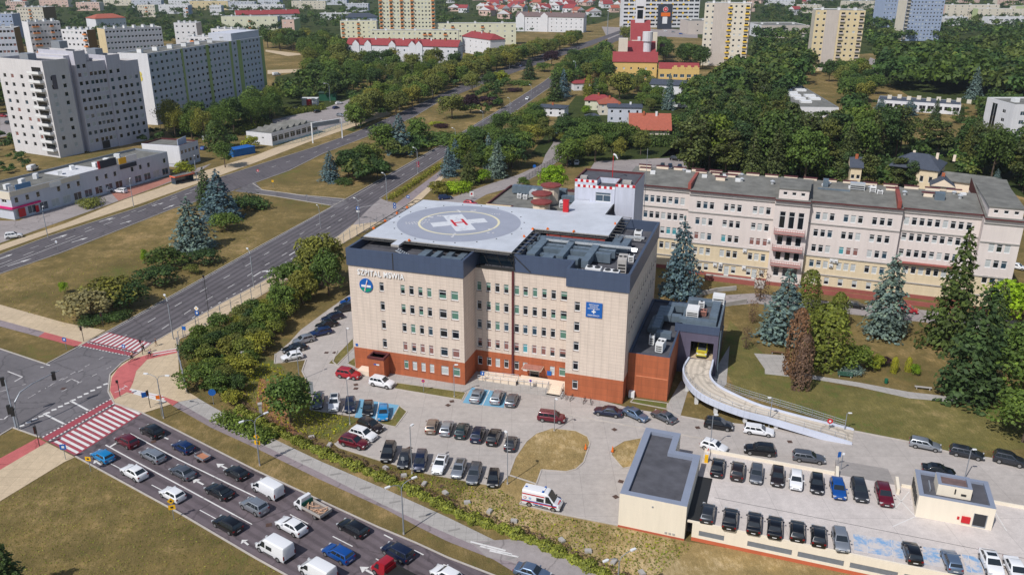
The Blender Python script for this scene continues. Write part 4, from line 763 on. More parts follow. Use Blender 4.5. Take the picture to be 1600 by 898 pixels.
a = MB(); a.face([(17.8, 17.5, DZ), (25.2, 17.5, DZ), (25.2, 26, .03), (17.8, 26, .03)]); a.face([(25.2, 17.5, DZ), (25.2, 17.5, 0), (25.2, 26, .03)]); a.face([(17.8, 17.5, 0), (17.8, 17.5, DZ), (17.8, 26, .03)]); a.build('entry_slope', [A_LOT], gar)
a = MB(); a.box(2, 6.05, DZ+.003, 71, 6.12, DZ+.006, 0); a.build('drain_channel', [DARK], gar)
a = MB()
for i in range(24): a.box(.9+i*2.88, -.2, DZ+.004, .98+i*2.88, 4.4, DZ+.01)
for i in range(10): a.box(1.0+i*2.88, 12.2, DZ+.004, 1.08+i*2.88, 17.1, DZ+.01)
a.build('bay_line', [MARKOLD], gar)
a = MB(); c_, s_ = math.cos(-DY), math.sin(-DY)
def DL(p): x, y = p[0]-DP[0], p[1]-DP[1]; return (x*c_-y*s_, x*s_+y*c_)
for px in ([(1333, 833), (1411, 846), (1413, 873.5), (1335, 858.5)], [(1442, 853.5), (1470, 857), (1476, 886), (1443, 881)], [(1503, 865), (1531, 871), (1537, 896), (1511, 893)]): a.flat([DL(G(x, y, DZ)) for x, y in px], DZ+.007)
a.build('blue_bay', [BLUEW], gar)
a = MB()
for p, q in (((1395, 822), (1431, 806)), ((1396, 770), (1430, 806)), ((1420, 768), (1398, 795)), ((1555, 800), (1573, 829))): p, q = DL(G(*p, DZ)), DL(G(*q, DZ)); strip(a, [p, q], DZ+.012, .14)
a.build('deck_marking', [MARK], gar)
sh = thing('garage_hall', 'L-shaped cream hall with a dark slate roof at the garage corner', 'hall', (*DP, 0), DY)
block(sh, [(-9.6, -.9), (-.84, -.9), (-.84, 11.9), (-4.4, 11.9), (-4.4, 16.9), (-9.6, 16.9)], 5.25, {}, [GW, COPE, ROOFD], 0, (), .55, .95)
a = MB(); a.box(-9.62, -.93, 0, -.83, -.905, .3); a.build('plinth', [mat('orange_plinth_b', rgb(180, 92, 66), .8, .08)], sh); a = MB()
for x in (-3.4, -2.9, -2.4): a.box(x, -1.0, .55, x+.3, -.91, .8)
a.build('wall_vent', [CONC], sh); a = MB(); a.box(-5.3, -.98, 4.1, -5.1, -.91, 4.3); a.build('wall_lamp', [GALV], sh)
a = MB(); a.box(-.83, -.45, 2.68, 1.2, 10.5, 2.72); a.build('light_well', [DARK], sh)
st_ = thing('stair_hall', 'small cream stair hall with red fire box on the garage deck', 'hall', (*DP, DZ), DY)
block(st_, rect(27.2, 10.7, 36.1, 17.15), 3.25, {0: [(6.6, 8.2, .05, 2.1, 'd')]}, [GW, COPE, ROOFD], 0, (), .35, .6, GALV)
block(st_, rect(29.4, 12.2, 33.4, 15.2), 4.5, {}, [GW, COPE, mat('rusty_skylight', rgb(112, 92, 88), .6, .3)], 2.9, (), .3, .45)
a = MB(); a.box(31.4, 12.1, 3.5, 31.55, 12.19, 4.2); a.box(32.2, 12.1, 3.4, 32.8, 12.19, 3.65); a.build('wall_vent', [DARK], st_); a = MB(); a.box(28.6, 12.6, 2.95, 28.75, 14.6, 3.4); a.build('roof_grille', [GALV], st_)
a = MB(); a.box(32.5, 10.5, .5, 33.5, 10.69, 1.4); a.build('fire_box', [RED], st_); a = MB(); a.box(32.0, 10.6, .8, 32.25, 10.69, 1.2); a.build('extinguisher', [RED], st_); a = MB()
for i in range(5): a.box(27.1, 11.6+i*1.05, 1.0, 27.19, 12.3+i*1.05, 2.4)
a.build('wall_bracket', [DARK], st_)
# ---------------------------------------------------------------- the rest of the town
PAL = {}
def pm(k, c, h=2.9):
    if k not in PAL: PAL[k] = paneled(k, c, scl(c, .93), 5.5, h, .02, .02, .85, 0, .1)
    return PAL[k]
W_ = pm('white_block_render', rgb(222, 221, 224, .97)); Y_ = pm('yellow_block_render', rgb(222, 220, 194, .93)); C_ = pm('cream_block_render', rgb(224, 214, 196, .93)); BR_ = pm('brown_block_render', rgb(122, 94, 46)); OC_ = pm('ochre_block_render', rgb(222, 202, 160, .93)); GR_ = pm('grey_and_shade_block_render', rgb(200, 203, 213, .95)); PK_ = pm('pink_block_render', rgb(222, 190, 176, .9)); GN_ = pm('green_block_render', rgb(190, 202, 150, .85)); BL_ = pm('blue_block_render', rgb(166, 180, 206, .9)); DG_ = pm('dark_grey_cladding', rgb(54, 60, 72, .9)); YE_ = pm('warm_yellow_render', rgb(226, 190, 118, .9)); BG_ = pm('beige_block_render', rgb(204, 192, 182, .9))  # the grey serves grey walls and puts shade into pale blocks' unlit sides
ROOFT = mat('red_roof_tiles', rgb(152, 64, 66, .88), .75, .12, .8); ROOFO = mat('orange_roof_tiles', rgb(172, 94, 74, .88), .75, .12, .8); ROOFB = mat('brown_roof_tiles', rgb(118, 100, 98, .9), .8, .12, .8); ROOFK = mat('dark_grey_roof_tiles', rgb(74, 80, 92, .9), .7, .12, .8); ORB = mat('orange_balcony_panel', rgb(222, 142, 84), .7, .05); YLB = mat('yellow_balcony_panel', rgb(232, 190, 60), .7, .05); GNB = mat('green_stripe_render', rgb(160, 176, 110), .85, .05)
def tandep(y): v = y-449; c, s = math.cos(TH), math.sin(TH); return (FPX*s+v*c)/(FPX*c-v*s)
def hgt(p, base_y): return HC*(1-tandep(p[1])/tandep(base_y))
def frame2(A, B, H):
    a, b = G(*A, H), G(*B, H); return a, math.atan2(b[1]-a[1], b[0]-a[0]), L2(a, b)
def apt(name, label, A, B, base=None, H=None, D=14, cols=8, pitch=9, m=(W_, None, None), ww=1.5, wh=1.5, side=(0, 0), cat='apartment block', styles='ddbdw', balc=(), bm=ORB, roof=ROOFG, floors=None, group=None, seams=(), extra=True, yaw=None, roofunits=4):
    """A, B: roof corners of the front as seen; base: picture row where the wall below A meets the ground"""
    H = H or hgt(A, base); a, y, Wd = frame2(A, B, H); y = yaw if yaw is not None else y
    fl = floors or max(2, round((base-A[1])/pitch)); fh = (H-1.0)/fl
    root = thing(name, label, cat, (*a, 0), y, group); zs = [1.0+fh*(i+.28) for i in range(fl)][::-1]; wh = min(wh, fh*.55)
    poly = rect(0, 0, Wd, D); w = MB(); items = []
    us = [Wd*(i+.5)/cols for i in range(cols)]; skip = [j for j in range(cols) if j in balc]
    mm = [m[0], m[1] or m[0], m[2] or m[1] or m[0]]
    for i in range(4):
        p, q = poly[i], poly[(i+1) % 4]; L = L2(p, q); hs = []
        if i == 0: hs = [(us[j]-ww/2, us[j]+ww/2, z, z+wh, random.choice(styles)) for z in zs for j in range(cols) if j not in balc]
        elif i in (1, 3):
            n = side[0 if i == 3 else 1]; hs = [(L*(j+.5)/n-ww*.45, L*(j+.5)/n+ww*.45, z, z+wh, random.choice(styles)) for z in zs for j in range(n)] if n else []
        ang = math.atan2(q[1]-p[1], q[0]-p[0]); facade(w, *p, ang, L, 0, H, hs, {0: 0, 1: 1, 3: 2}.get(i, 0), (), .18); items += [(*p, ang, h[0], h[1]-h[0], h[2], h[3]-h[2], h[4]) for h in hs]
    w.build('wall', mm, root); r = MB(); parapet(r, poly, H, .4, .35, 0, 1); r.build('roof', [WHITE, roof], root)
    put_windows(root, items)
    for j in balc:
        for z in zs:
            b = MB(); bw = min(3.0, Wd/cols*.92); b.box(us[j]-bw/2, -1.0, z-.75, us[j]+bw/2, -.01, z-.62, 1); b.box(us[j]-bw/2, -1.05, z-.62, us[j]+bw/2, -.98, z+.35, 0); b.box(us[j]-bw/2, -.98, z-.62, us[j]-bw/2+.06, -.02, z+.3, 0); b.box(us[j]+bw/2-.06, -.98, z-.62, us[j]+bw/2, -.02, z+.3, 0); b.face([(us[j]-bw*.4, -.012, z-.55), (us[j]+bw*.4, -.012, z-.55), (us[j]+bw*.4, -.012, z+wh), (us[j]-bw*.4, -.012, z+wh)], 2); b.build('balcony', [bm, CONC, G_DARK], root)
    for s0, s1, sm in seams: b = MB(); b.box(Wd*s0, -.12, .5, Wd*s1, -.004, H-.05); b.build('facade_stripe', [sm], root)
    for i in range(roofunits): b = MB(); x = Wd*(i+.5)/roofunits; b.rbox(x, D*.5, H-.4, 1.6, 2.4, 1.9, .1*i, 0, 0); b.rbox(x, D*.5, H+1.5, 1.9, 2.7, .15, .1*i, 1, 1); b.build('roof_vent', [WHITE, CONC], root)
    return root, Wd, H, fh
# tower block with the figure 1
t1 = thing('tower_block', 'tall white stepped tower block with a grey figure 1 at the left', 'tower block', (*G(94.7, 247), 0), R(63))
TW = pm('white_tower_render', rgb(216, 212, 212, .95)); TSHADE = pm('shaded_tower_render', rgb(200, 198, 208, .95))  # second tone puts the shade of the tower's side walls into the colour
def tb(x0, x1, y0, y1, H, wr, colw, left=0, stair=False):
    hs = [(u, u+1.5, 3.1+i*3.2, 4.8+i*3.2, random.choice('ddbdw')) for i in range(int((H-4.5)/3.2)) for u in colw]
    hl = [(u, u+1.7, 3.3+i*3.2, 4.9+i*3.2, random.choice('ddbdr')) for i in range(int((H-4.5)/3.2)) for u in (2.5, 7, 12.5, 17.5)] if left else []
    block(t1, rect(x0, y0, x1, y1), H, {0: hs, 3: hl}, [TSHADE if not left else TW, TW, ROOFD], 0, (), .7, .3); return hs
tb(0, 10.5, 0, 27, 36.2, 0, (2.2, 6.9), 1); tb(10.55, 12.9, 2.2, 22, 37, 0, ()); tb(12.95, 18, -.6, 20, 38.6, 0, (.5, 3.0)); tb(18.05, 26, -.7, 20, 34.2, 0, (.4, 2.3, 4.3, 6.2)); tb(26.05, 32.6, -1.4, 20, 36, 0, (.8, 4.2)); tb(32.65, 41.5, -.9, 20, 33, 0, (.8, 3.4, 6.4))
for i in range(10):
    z = 3.0+3.2*i-.5; b = MB(); b.box(-1.6, 1.0, z, -.02, 7.6, z+.15); b.box(-1.66, 1.0, z+.15, -1.58, 7.6, z+1.05); b.box(-1.58, 1.0, z+.15, -.02, 1.06, z+1.0); b.face([(-.012, 6.9, z+.2), (-.012, 1.6, z+.2), (-.012, 1.6, z+2.4), (-.012, 6.9, z+2.4)], 1); b.build('balcony', [WHITE, G_DARK], t1)
    b = MB(); b.box(41.52, 1, z, 42.9, 4, z+.15); b.box(42.85, 1, z+.15, 42.93, 4, z+1.0); b.build('balcony', [WHITE], t1)
fitted('block_number', '1', 1.9, 5.2, mat('number_grey', rgb(96, 92, 100)), t1, (2.6, -.03, 25.5), 0, .04)
for x, y, z in ((3, 12, 35.6), (14, 8, 39.4), (23, 9, 33.6), (29, 8, 35.4), (36, 9, 32.4)): b = MB(); b.rbox(x, y, z, 3.4, 5, 2.6); b.build('lift_house', [GALV], t1)
b = MB(); b.box(18.6, -.82, .2, 22, -.71, 3.2); b.build('doorway', [DARK], t1)
# block with the figure 3
b3, w3, h3, f3 = apt('apartment_block', 'long white apartment block with a yellow figure 3 on its gable end', (230, 84), (410, 57), H=32, D=15.7, cols=26, floors=10, m=(GR_, GR_, W_), ww=1.7, styles='ddbgd', seams=((.245, .26, GNB), (.45, .475, GNB), (.66, .68, GNB), (.735, .77, GNB), (.97, .999, GNB)), roofunits=9)  # long front greyer than the gable, its shade put into the wall colour
o = fitted('block_number', '3', 3.2, 4.6, mat('number_yellow', rgb(214, 196, 96)), b3, (-.06, 7.5, 19.5), -PI/2, .04)
b = MB(); b.box(w3*.72, 2, 31.6, w3*.999, 15.5, 35.4); b.build('upper_storey', [GR_], b3)
A8, w8, h8, _ = apt('apartment_block', 'white block with stacked orange balconies behind the stepped tower', (43, 35), (93, 33), 105, D=15, cols=9, pitch=9.5, m=(W_, BR_, W_), balc=(1, 2, 6))
A9, w9, h9, _ = apt('apartment_block', 'white block with a brown gable and figure 8', (95, 46), (135, 47), 112, D=8, cols=6, pitch=9.5, m=(W_, BR_, W_), balc=(5,))
fitted('block_number', '8', 2.6, 4.6, mat('number_black', rgb(50, 40, 28)), A9, (w9+.06, 7, h9-15), PI/2, .04)
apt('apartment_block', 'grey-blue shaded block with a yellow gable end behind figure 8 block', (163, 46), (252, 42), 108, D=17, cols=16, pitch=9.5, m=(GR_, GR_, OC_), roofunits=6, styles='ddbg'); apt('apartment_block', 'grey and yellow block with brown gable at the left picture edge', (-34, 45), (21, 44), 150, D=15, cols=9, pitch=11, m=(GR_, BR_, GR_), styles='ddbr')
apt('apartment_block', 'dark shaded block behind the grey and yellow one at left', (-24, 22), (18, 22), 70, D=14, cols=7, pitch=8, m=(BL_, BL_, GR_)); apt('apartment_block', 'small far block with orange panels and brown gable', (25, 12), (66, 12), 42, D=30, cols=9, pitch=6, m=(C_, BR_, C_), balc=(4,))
apt('apartment_block', 'white modern block left of the long green-striped block', (271, 36), (306, 36), 76, D=14, cols=4, pitch=9, m=(W_, BG_, W_), roof=ROOFD); apt('apartment_block', 'lower white modern wing beside the white modern block', (329, 45), (371, 46), 74, D=14, cols=5, pitch=9, m=(W_, GR_, W_), roof=ROOFD); apt('apartment_block', 'pale block with orange balconies behind the figure 3 block', (289, 57), (352, 58), 98, D=11, cols=9, pitch=10, m=(W_, GN_, W_), balc=(1, 2, 7))  # right sides of the two modern blocks coloured darker to stand for shade
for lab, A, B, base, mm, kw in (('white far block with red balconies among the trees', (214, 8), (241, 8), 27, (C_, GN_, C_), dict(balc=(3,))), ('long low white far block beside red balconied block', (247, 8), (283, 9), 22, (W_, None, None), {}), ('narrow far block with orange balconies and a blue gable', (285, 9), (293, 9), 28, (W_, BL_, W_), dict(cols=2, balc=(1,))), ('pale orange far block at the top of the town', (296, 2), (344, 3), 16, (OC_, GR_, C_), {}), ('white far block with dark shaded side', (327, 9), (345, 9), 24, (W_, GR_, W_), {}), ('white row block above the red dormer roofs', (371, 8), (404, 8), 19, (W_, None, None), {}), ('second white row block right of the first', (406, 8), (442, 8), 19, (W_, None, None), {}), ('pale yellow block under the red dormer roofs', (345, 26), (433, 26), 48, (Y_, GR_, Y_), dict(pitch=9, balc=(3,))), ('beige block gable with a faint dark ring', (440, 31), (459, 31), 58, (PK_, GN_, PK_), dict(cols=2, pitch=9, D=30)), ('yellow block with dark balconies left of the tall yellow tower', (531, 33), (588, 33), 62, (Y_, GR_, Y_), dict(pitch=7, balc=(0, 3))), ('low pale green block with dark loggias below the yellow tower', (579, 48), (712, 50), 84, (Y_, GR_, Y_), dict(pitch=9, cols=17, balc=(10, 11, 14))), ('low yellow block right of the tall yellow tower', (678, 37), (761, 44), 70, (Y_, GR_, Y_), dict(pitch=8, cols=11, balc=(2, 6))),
    ('far cream block with orange bays at the right', (1478, 8), (1526, 6), 32, (C_, PK_, PK_), dict(pitch=5, cols=8)), ('far yellow and white block right of the cream one', (1529, 14), (1584, 11), 34, (C_, PK_, GN_), dict(pitch=5, cols=9)), ('far pale green gable block at the right picture edge', (1588, 10), (1630, 4), 34, (GN_, C_, C_), dict(pitch=6)), ('low white flat roofed hall with dark windows', (1476, 27), (1518, 28), 41, (W_, OC_, W_), dict(pitch=7, cols=6, ww=4)), ('longer low white hall right of the first', (1545, 27), (1606, 31), 44, (W_, None, W_), dict(pitch=7, cols=8, ww=4)), ('white flat roofed school far behind the trees', (499, 21), (546, 20), 31, (W_, None, None), dict(pitch=5, cols=8, ww=3)), ('dark low annex of the black windowed office', (988, 20), (1014, 20), 42, (DG_, None, None), dict(pitch=6, cols=6)), ('plain grey box hall beside the pale tower', (1076, 33), (1099, 30), 54, (BG_, BG_, BG_), dict(cols=2, D=40, pitch=11)), ('white and grey mall hall behind the ochre tower', (1190, 40), (1268, 43), 60, (BG_, W_, W_), dict(cols=5, ww=6, pitch=10, D=50))):
    k = dict(cols=7, pitch=6, D=13, roofunits=3); k.update(kw); k['yaw'] = .03; apt('apartment_block' if 'hall' not in lab and 'annex' not in lab and 'school' not in lab else 'flat_roofed_hall', lab, A, B, base, m=mm, cat='building', **k)
apt('tower_block', 'tall yellow tower block with orange balconies cut by the top edge', (590, -22), (678, -22), 70, D=36, cols=16, pitch=6.1, m=(Y_, GN_, Y_), balc=(0, 3, 6, 9, 15), side=(0, 8), cat='tower block')
apt('tower_block', 'pale cream tower block with grey panel right of the red church', (1102, 5), (1174, 6), 103, D=20, cols=8, pitch=8.6, m=(C_, PK_, C_), balc=(4, 7), bm=YLB, seams=((.2, .55, BG_),), side=(0, 2), cat='tower block', roofunits=3); apt('tower_block', 'ochre tower block with grey panel and dark balconies', (1275, 16), (1353, 17), H=40.5, base=108, D=24, cols=8, pitch=8.8, m=(OC_, OC_, C_), balc=(4, 7), bm=BG_, seams=((.22, .48, BG_),), side=(0, 2), cat='tower block', roofunits=3)
apt('tower_block', 'pale blue tower block rising out of the top edge', (1387, -26), (1412, -26), 45, D=24, cols=5, pitch=6.5, m=(BL_, BL_, BL_), cat='tower block'); apt('tower_block', 'blue and orange tower block in front of the pale blue one', (1421, -16), (1480, -16), 66, D=18, cols=11, pitch=6, m=(BL_, BL_, C_), seams=((.02, .1, C_),), balc=(0,), bm=DG_, cat='tower block')
of, wo, ho, _ = apt('office_building', 'white office slab with black and orange window pattern', (976, -26), (1096, -26), 44, D=20, cols=14, pitch=6.6, m=(W_, W_, W_), ww=5.2, wh=2.2, styles='d', cat='office')
for i in range(9):
    for j in range(6): b = MB(); x = wo*(j*2+1+(i % 2)*.9)/14; z = 4+ho*(i+.2)/10; b.box(x-1.1, -.06, z, x+1.1, -.01, z+2.4); b.build('orange_panel', [YLB], of)
sg = thing('sign_tower', 'black advertising tower with a red ring and orange board', 'sign tower', (*G(1028, 46), 0), .05); HS = 27
b = MB(); b.box(0, 0, 0, 15.5, 6, HS, 0); b.build('body', [DG_], sg); vdisc(sg, 'ring_sign', 7.5, -.02, HS-5.5, 2.9, WHITE, .1); vdisc(sg, 'ring_sign', 7.5, -.14, HS-5.5, 2.5, RED, .1); vdisc(sg, 'ring_sign', 7.5, -.26, HS-5.5, 1.1, mat('pink_sign', rgb(240, 150, 150)), .08); b = MB(); b.box(2.5, -.5, HS-13, 13, -.02, HS-9); b.build('orange_board', [ORANGE], sg); b = MB(); b.box(4.5, -.3, HS-21, 10, -.02, HS-13.5); b.build('white_board', [WHITE], sg)
# pitched-roof buildings
def house(name, label, A, B, base, D, rh, m, rm, H=None, along='x', hip=0.0, cols=4, fl=2, ch=2, group=None, cat='house', over=.5, wins=True, side=0):
    H = H or hgt(A, base); a, y, Wd = frame2(A, B, H); root = thing(name, label, cat, (*a, 0), y, group); hs = []; fh = H/fl
    if wins: hs = [(Wd*(j+.5)/cols-.55, Wd*(j+.5)/cols+.55, .9+fh*i, min(.9+fh*i+1.4, H-.2), random.choice('ddbw')) for i in range(fl) for j in range(cols)]
    w = MB(); poly = rect(0, 0, Wd, D)
    for i in range(4): p, q = poly[i], poly[(i+1) % 4]; facade(w, *p, math.atan2(q[1]-p[1], q[0]-p[0]), L2(p, q), 0, H, hs if i == 0 else [], 0)
    w.build('wall', [m], root); put_windows(root, [(0, 0, 0, h[0], 1.1, h[2], h[3]-h[2], h[4]) for h in hs])
    gable(root, 0, 0, Wd, D, H, rh, rm, along, over, hip, m)
    for i in range(ch): b = MB(); b.rbox(Wd*(i+1)/(ch+1), D*.42, H+rh*.6, .9, .7, rh*.4+1.2); b.build('chimney', [WHITE if i % 2 else BRICK], root)
    return root, Wd, H
rr, wr, hr = house('row_house_block', 'long white housing block with a red roof and white dormers', (541, 70), (715, 74), 101, 13, 4.2, W_, ROOFT, cols=18, fl=3, ch=7, cat='apartment block')
for i, f in enumerate((.09, .2, .42, .6, .66)):
    x = wr*f; b = MB(); b.prism([(x-2.6, -.6), (x+2.6, -.6), (x+2.6, 4.5), (x-2.6, 4.5)], 0, hr+.8); b.face([(x-2.7, -.65, hr+.8), (x+2.7, -.65, hr+.8), (x, -.65, hr+3.6)]); o = b.build('dormer_bay', [W_], rr); b = MB(); b.face([(x+2.9, -.8, hr+.7), (x+2.9, 5, hr+.7), (x, 5, hr+3.75), (x, -.8, hr+3.75)], 0); b.face([(x-2.9, 5, hr+.7), (x-2.9, -.8, hr+.7), (x, -.8, hr+3.75), (x, 5, hr+3.75)], 0); b.build('roof', [ROOFT], o)
    for z in (2, 5, 8): b = MB(); b.box(x-.6, -.66, z, x+.6, -.61, z+1.4); b.build('window', [G_DARK], o)
house('row_house_block', 'shorter white housing block with red hip roof right of the long one', (722, 57), (766, 63), 82, 14, 4.0, W_, ROOFT, hip=5, cols=5, fl=3, ch=3, cat='apartment block'); house('row_house_block', 'far white housing with red roof and a round dormer', (369, 24), (468, 22), 36, 14, 5, W_, ROOFT, cols=12, fl=2, ch=4, cat='apartment block')
br, wb, hb = house('row_house_block', 'white housing with brown tiled roof and gabled stair bays', (806, 26), (912, 28), 49, 16, 4.5, W_, ROOFB, cols=14, fl=4, ch=5, cat='apartment block')
for f in (.05, .4): x = wb*f+2; b = MB(); b.prism(rect(x-4, -1, x+4, 3), 0, hb+1); b.face([(x-4, -1.02, hb+1), (x+4, -1.02, hb+1), (x, -1.02, hb+4.5)]); b.build('stair_bay', [W_], br)
house('hall_building', 'white hall with a bright orange hip roof', (149, 30), (196, 28), 52, 26, 4, W_, ROOFO, hip=8, cols=8, ch=0, cat='hall'); house('school_building', 'blue-grey hip roofed school beside the tall yellow tower', (541, 28), (592, 27), 38, 36, 4, BL_, ROOFK, hip=9, cols=8, ch=0, cat='school')
# the shop row and its neighbours
sr, ws, hs_ = frame2((14, 300), (261, 237), 8.4); shop = thing('shop_row', 'long two storey grey shop row with pink corner shop', 'shops', (*sr, 0), ws)
def shopw(W): return [(W*(i+.5)/17-.6, W*(i+.5)/17+.6, 4.6, 6.4, 'd') for i in range(17) if i % 4 != 3]+[(W*(i+.5)/15-1.4, W*(i+.5)/15+1.4, .5, 3.0, random.choice('bbwdt')) for i in range(15)]
block(shop, rect(0, 0, hs_, 15), 8.4, {0: shopw(hs_), 3: [(3, 5, 4.8, 5.9, 'd'), (7, 9, 4.8, 5.9, 'd'), (11, 13, 4.8, 5.9, 'd')]}, [GR_, GALV, ROOFG], 0, (), .7, .3)
b = MB(); b.box(0, -.12, 6.9, 24, -.005, 8.3, 0); b.box(-.12, .02, 6.0, -.005, 14.9, 8.3, 0); b.build('yellow_fascia', [C_], shop); b = MB(); b.box(-.5, -.5, 3.2, 9, -.01, 3.75); b.box(-.6, .0, 3.2, -.02, 14, 3.75); b.build('pink_canopy', [mat('magenta_panel', rgb(205, 30, 110))], shop)
for x0, x1, z0, z1, mm, nm in ((32, 38.5, 8.4, 10.9, DG_, 'black_sign_board'), (31.2, 32, 8.4, 10.9, RED, 'red_sign_square'), (39.5, 42.5, 8.2, 10.2, YELLOW, 'yellow_sign_board'), (42.5, 47, 8.4, 10.4, WHITE, 'white_sign_board'), (39.6, 46.5, 6.5, 7.9, DG_, 'black_sign_board'), (1.5, 3.6, .4, 2.9, RED, 'red_poster'), (7, 8, .5, 2.5, RED, 'red_poster'), (13, 17, 6.6, 8, WHITE, 'white_sign_board'), (2, 7, 8.5, 10, mat('blue_grey_banner', rgb(90, 130, 170)), 'banner'), (-.1, 1.4, 8.5, 10, WHITE, 'banner')): b = MB(); b.box(x0, -.3, z0, x1, -.14, z1); b.build(nm, [mm], shop)
for i in range(8): b = MB(); b.rbox(4+i*6.3, 6+(i*37 % 5), 7.7, 1.8, 1.2, 1.5, .3*i); b.build('roof_unit', [WHITE], shop)
b = MB(); b.box(22, 2, 7.72, 34, 13, 7.9); b.build('white_roof_patch', [mat('white_roof_sheet', rgb(205, 205, 208))], shop)
ga, gy, gw = frame2((280, 228), (309, 219), 8); wg = thing('white_gable_shop', 'flat roofed shop with a blank white gable wall', 'shop', (*ga, 0), gy); dgd = L2(ga, G(223, 223.5, 8))
block(wg, rect(0, 0, gw, dgd), 8, {0: [(gw*(i+.5)/5-.7, gw*(i+.5)/5+.7, z, z+1.5, 'd') for i in range(5) for z in (1.2, 4.6)]}, [GR_, MAROON, ROOFG], 0, (), .5, .3); b = MB(); b.box(-.12, .2, 1.2, -.005, dgd-.2, 7.8); b.build('white_panel', [W_], wg); b = MB(); b.rbox(gw*.4, 2, 7.6, 7, .2, 2.4, .2); b.build('roof_sign', [mat('pale_sign', rgb(170, 180, 200))], wg)
sa, sy, sw = frame2((424, 209), (496, 190), 5); saw = thing('sawtooth_workshop', 'low white workshop with a grey sawtooth skylight roof', 'workshop', (*sa, 0), sy); sd = L2(sa, G(378, 207, 5))
block(saw, rect(0, 0, sw, sd), 5, {0: [(sw*(i+.5)/8-1.6, sw*(i+.5)/8+1.6, 1.4, 3.8, 'd') for i in range(8)], 3: [(3, 4.2, 1.5, 2.5, 'd'), (8, 9, 2.5, 3.3, 'd')]}, [W_, GALV, ROOFG], 0, (), .15, .3, FRAMEW, True)
for i in range(6): b = MB(); x = 3+i*(sw-6)/6; b.prism([(x, 2), (x+2.6, 2), (x+2.6, sd-2), (x, sd-2)], 4.86, 4.9); b.face([(x, 2, 4.9), (x+2.4, 2, 4.9), (x+2.4, 2, 6.2)]); b.face([(x, 2, 4.9), (x+2.4, 2, 6.2), (x+2.4, sd-2, 6.2), (x, sd-2, 4.9)]); b.face([(x+2.4, 2, 4.9), (x+2.4, sd-2, 4.9), (x+2.4, sd-2, 6.2), (x+2.4, 2, 6.2)], 1); b.face([(x+2.4, sd-2, 4.9), (x, sd-2, 4.9), (x+2.4, sd-2, 6.2)]); b.build('skylight', [ROOFG, G_BLUE], saw)
o = thing('blue_container', 'bright blue roofed container behind the shops', 'container', (*G(365, 246), 0), .9); b = MB(); b.box(0, 0, 0, 10, 5, 2.6); b.build('body', [mat('blue_tarp', rgb(30, 100, 170))], o); b = MB(); b.box(-.2, -.2, 2.6, 10.2, 5.2, 2.8); b.build('roof', [BLUESIGN], o)
# villas and the church
house('villa', 'white villa with a pink fascia and flat dark roof', (840, 168), (882, 170), 181, 9, .9, W_, ROOFK, cols=3, fl=2, ch=1, hip=4); house('villa', 'villa with a low red hip roof behind the dark trees', (914, 157), (955, 158), 172, 9, 2.2, Y_, ROOFT, hip=4, cols=3, ch=1); house('villa', 'villa with brown-red hip roof and cream walls', (937, 163), (970, 163), 180, 9, 2.4, C_, mat('rust_roof_tiles', rgb(150, 84, 66), .8, .12), hip=4, cols=3, ch=1)
house('villa', 'grey villa with flat dark roof and roof unit', (950, 168), (1003, 169), 191, 10, .9, GR_, ROOFK, hip=4, cols=4, ch=2); house('villa', 'villa with a steep bright orange gable roof', (986, 203), (1046, 204), 210, 14, 6, C_, ROOFO, cols=3, fl=1, ch=2, over=1.0); house('villa', 'white bungalow with a red tin roof beside tall thujas', (897, 131), (937, 130), 142, 10, 1.2, W_, ROOFT, hip=3, cols=3, fl=1, ch=1); house('garden_house', 'tiny brown garden house between the villas', (922, 183), (936, 182), 190, 5, 1, BG_, ROOFK, hip=1.5, cols=1, fl=1, ch=0)
house('garage_box', 'dark blue sheet metal garage with pale roof', (863, 210), (880, 211), 220, 6, .4, DG_, GALV, cols=1, fl=1, ch=0, wins=False)
ch, wc, hc = house('church', 'red roofed church complex with yellow front wing and white tower', (958, 97), (1027, 98), 124, 16, 5.5, YE_, ROOFT, cols=6, fl=2, ch=0, cat='church')
w = MB(); w.box(4, 18, 0, wc-1, 50, 12); w.build('nave_wall', [C_], ch); gable(ch, 4, 18, wc-1, 50, 12, 9, ROOFT, 'x', .6, 0, C_); w = MB(); w.box(12, 54, 0, wc-4, 84, 20); w.build('choir_wall', [C_], ch); o = MB(); o.face([(11, 52, 18), (wc-3, 52, 18), (wc-3, 82, 32), (11, 82, 32)]); o.face([(wc-3, 52, 18), (wc-3, 82, 18), (wc-3, 82, 32)], 1); o.face([(11, 82, 18), (11, 52, 18), (11, 82, 32)], 1); o.face([(wc-3, 82, 18), (11, 82, 18), (11, 82, 32), (wc-3, 82, 32)], 1); o.build('choir_roof', [ROOFT, C_], ch)
w = MB(); w.box(18, 52.5, 14, wc-12, 60, 22); w.build('choir_dormer', [W_], ch); w = MB()
for i in range(3): w.box(19.5+i*6, 52.4, 16, 23+i*6, 52.49, 18)
w.build('dormer_window', [G_DARK], ch)
w = MB(); cx = wc*.62; w.box(cx-3.2, 78, 0, cx+3.2, 84, 40, 0); w.box(cx-2.0, 77.9, 33, cx+2, 77.99, 39, 1); w.box(cx-3.6, 77.6, 41.5, cx+3.6, 84.4, 46, 0); w.box(cx-2.4, 79, 40, cx+2.4, 83, 41.5, 1); w.cyl(cx, 81, 46, 50, 3.4, .3, 8, 2); w.build('bell_tower', [W_, G_DARK, ROOFK], ch)
w = MB(); w.cyl(wc*.78, 24, 12, 22, 2.6, n=14); w.cyl(wc*.78, 24, 22, 28, 3.4, n=14); w.build('round_turret', [W_], ch); w = MB(); w.box(3, 17, 0, 9, 23, 24); w.build('yellow_pylon', [C_], ch); w = MB(); w.box(wc-3, 44, 0, wc+1, 48, 26); w.build('yellow_pylon', [C_], ch)
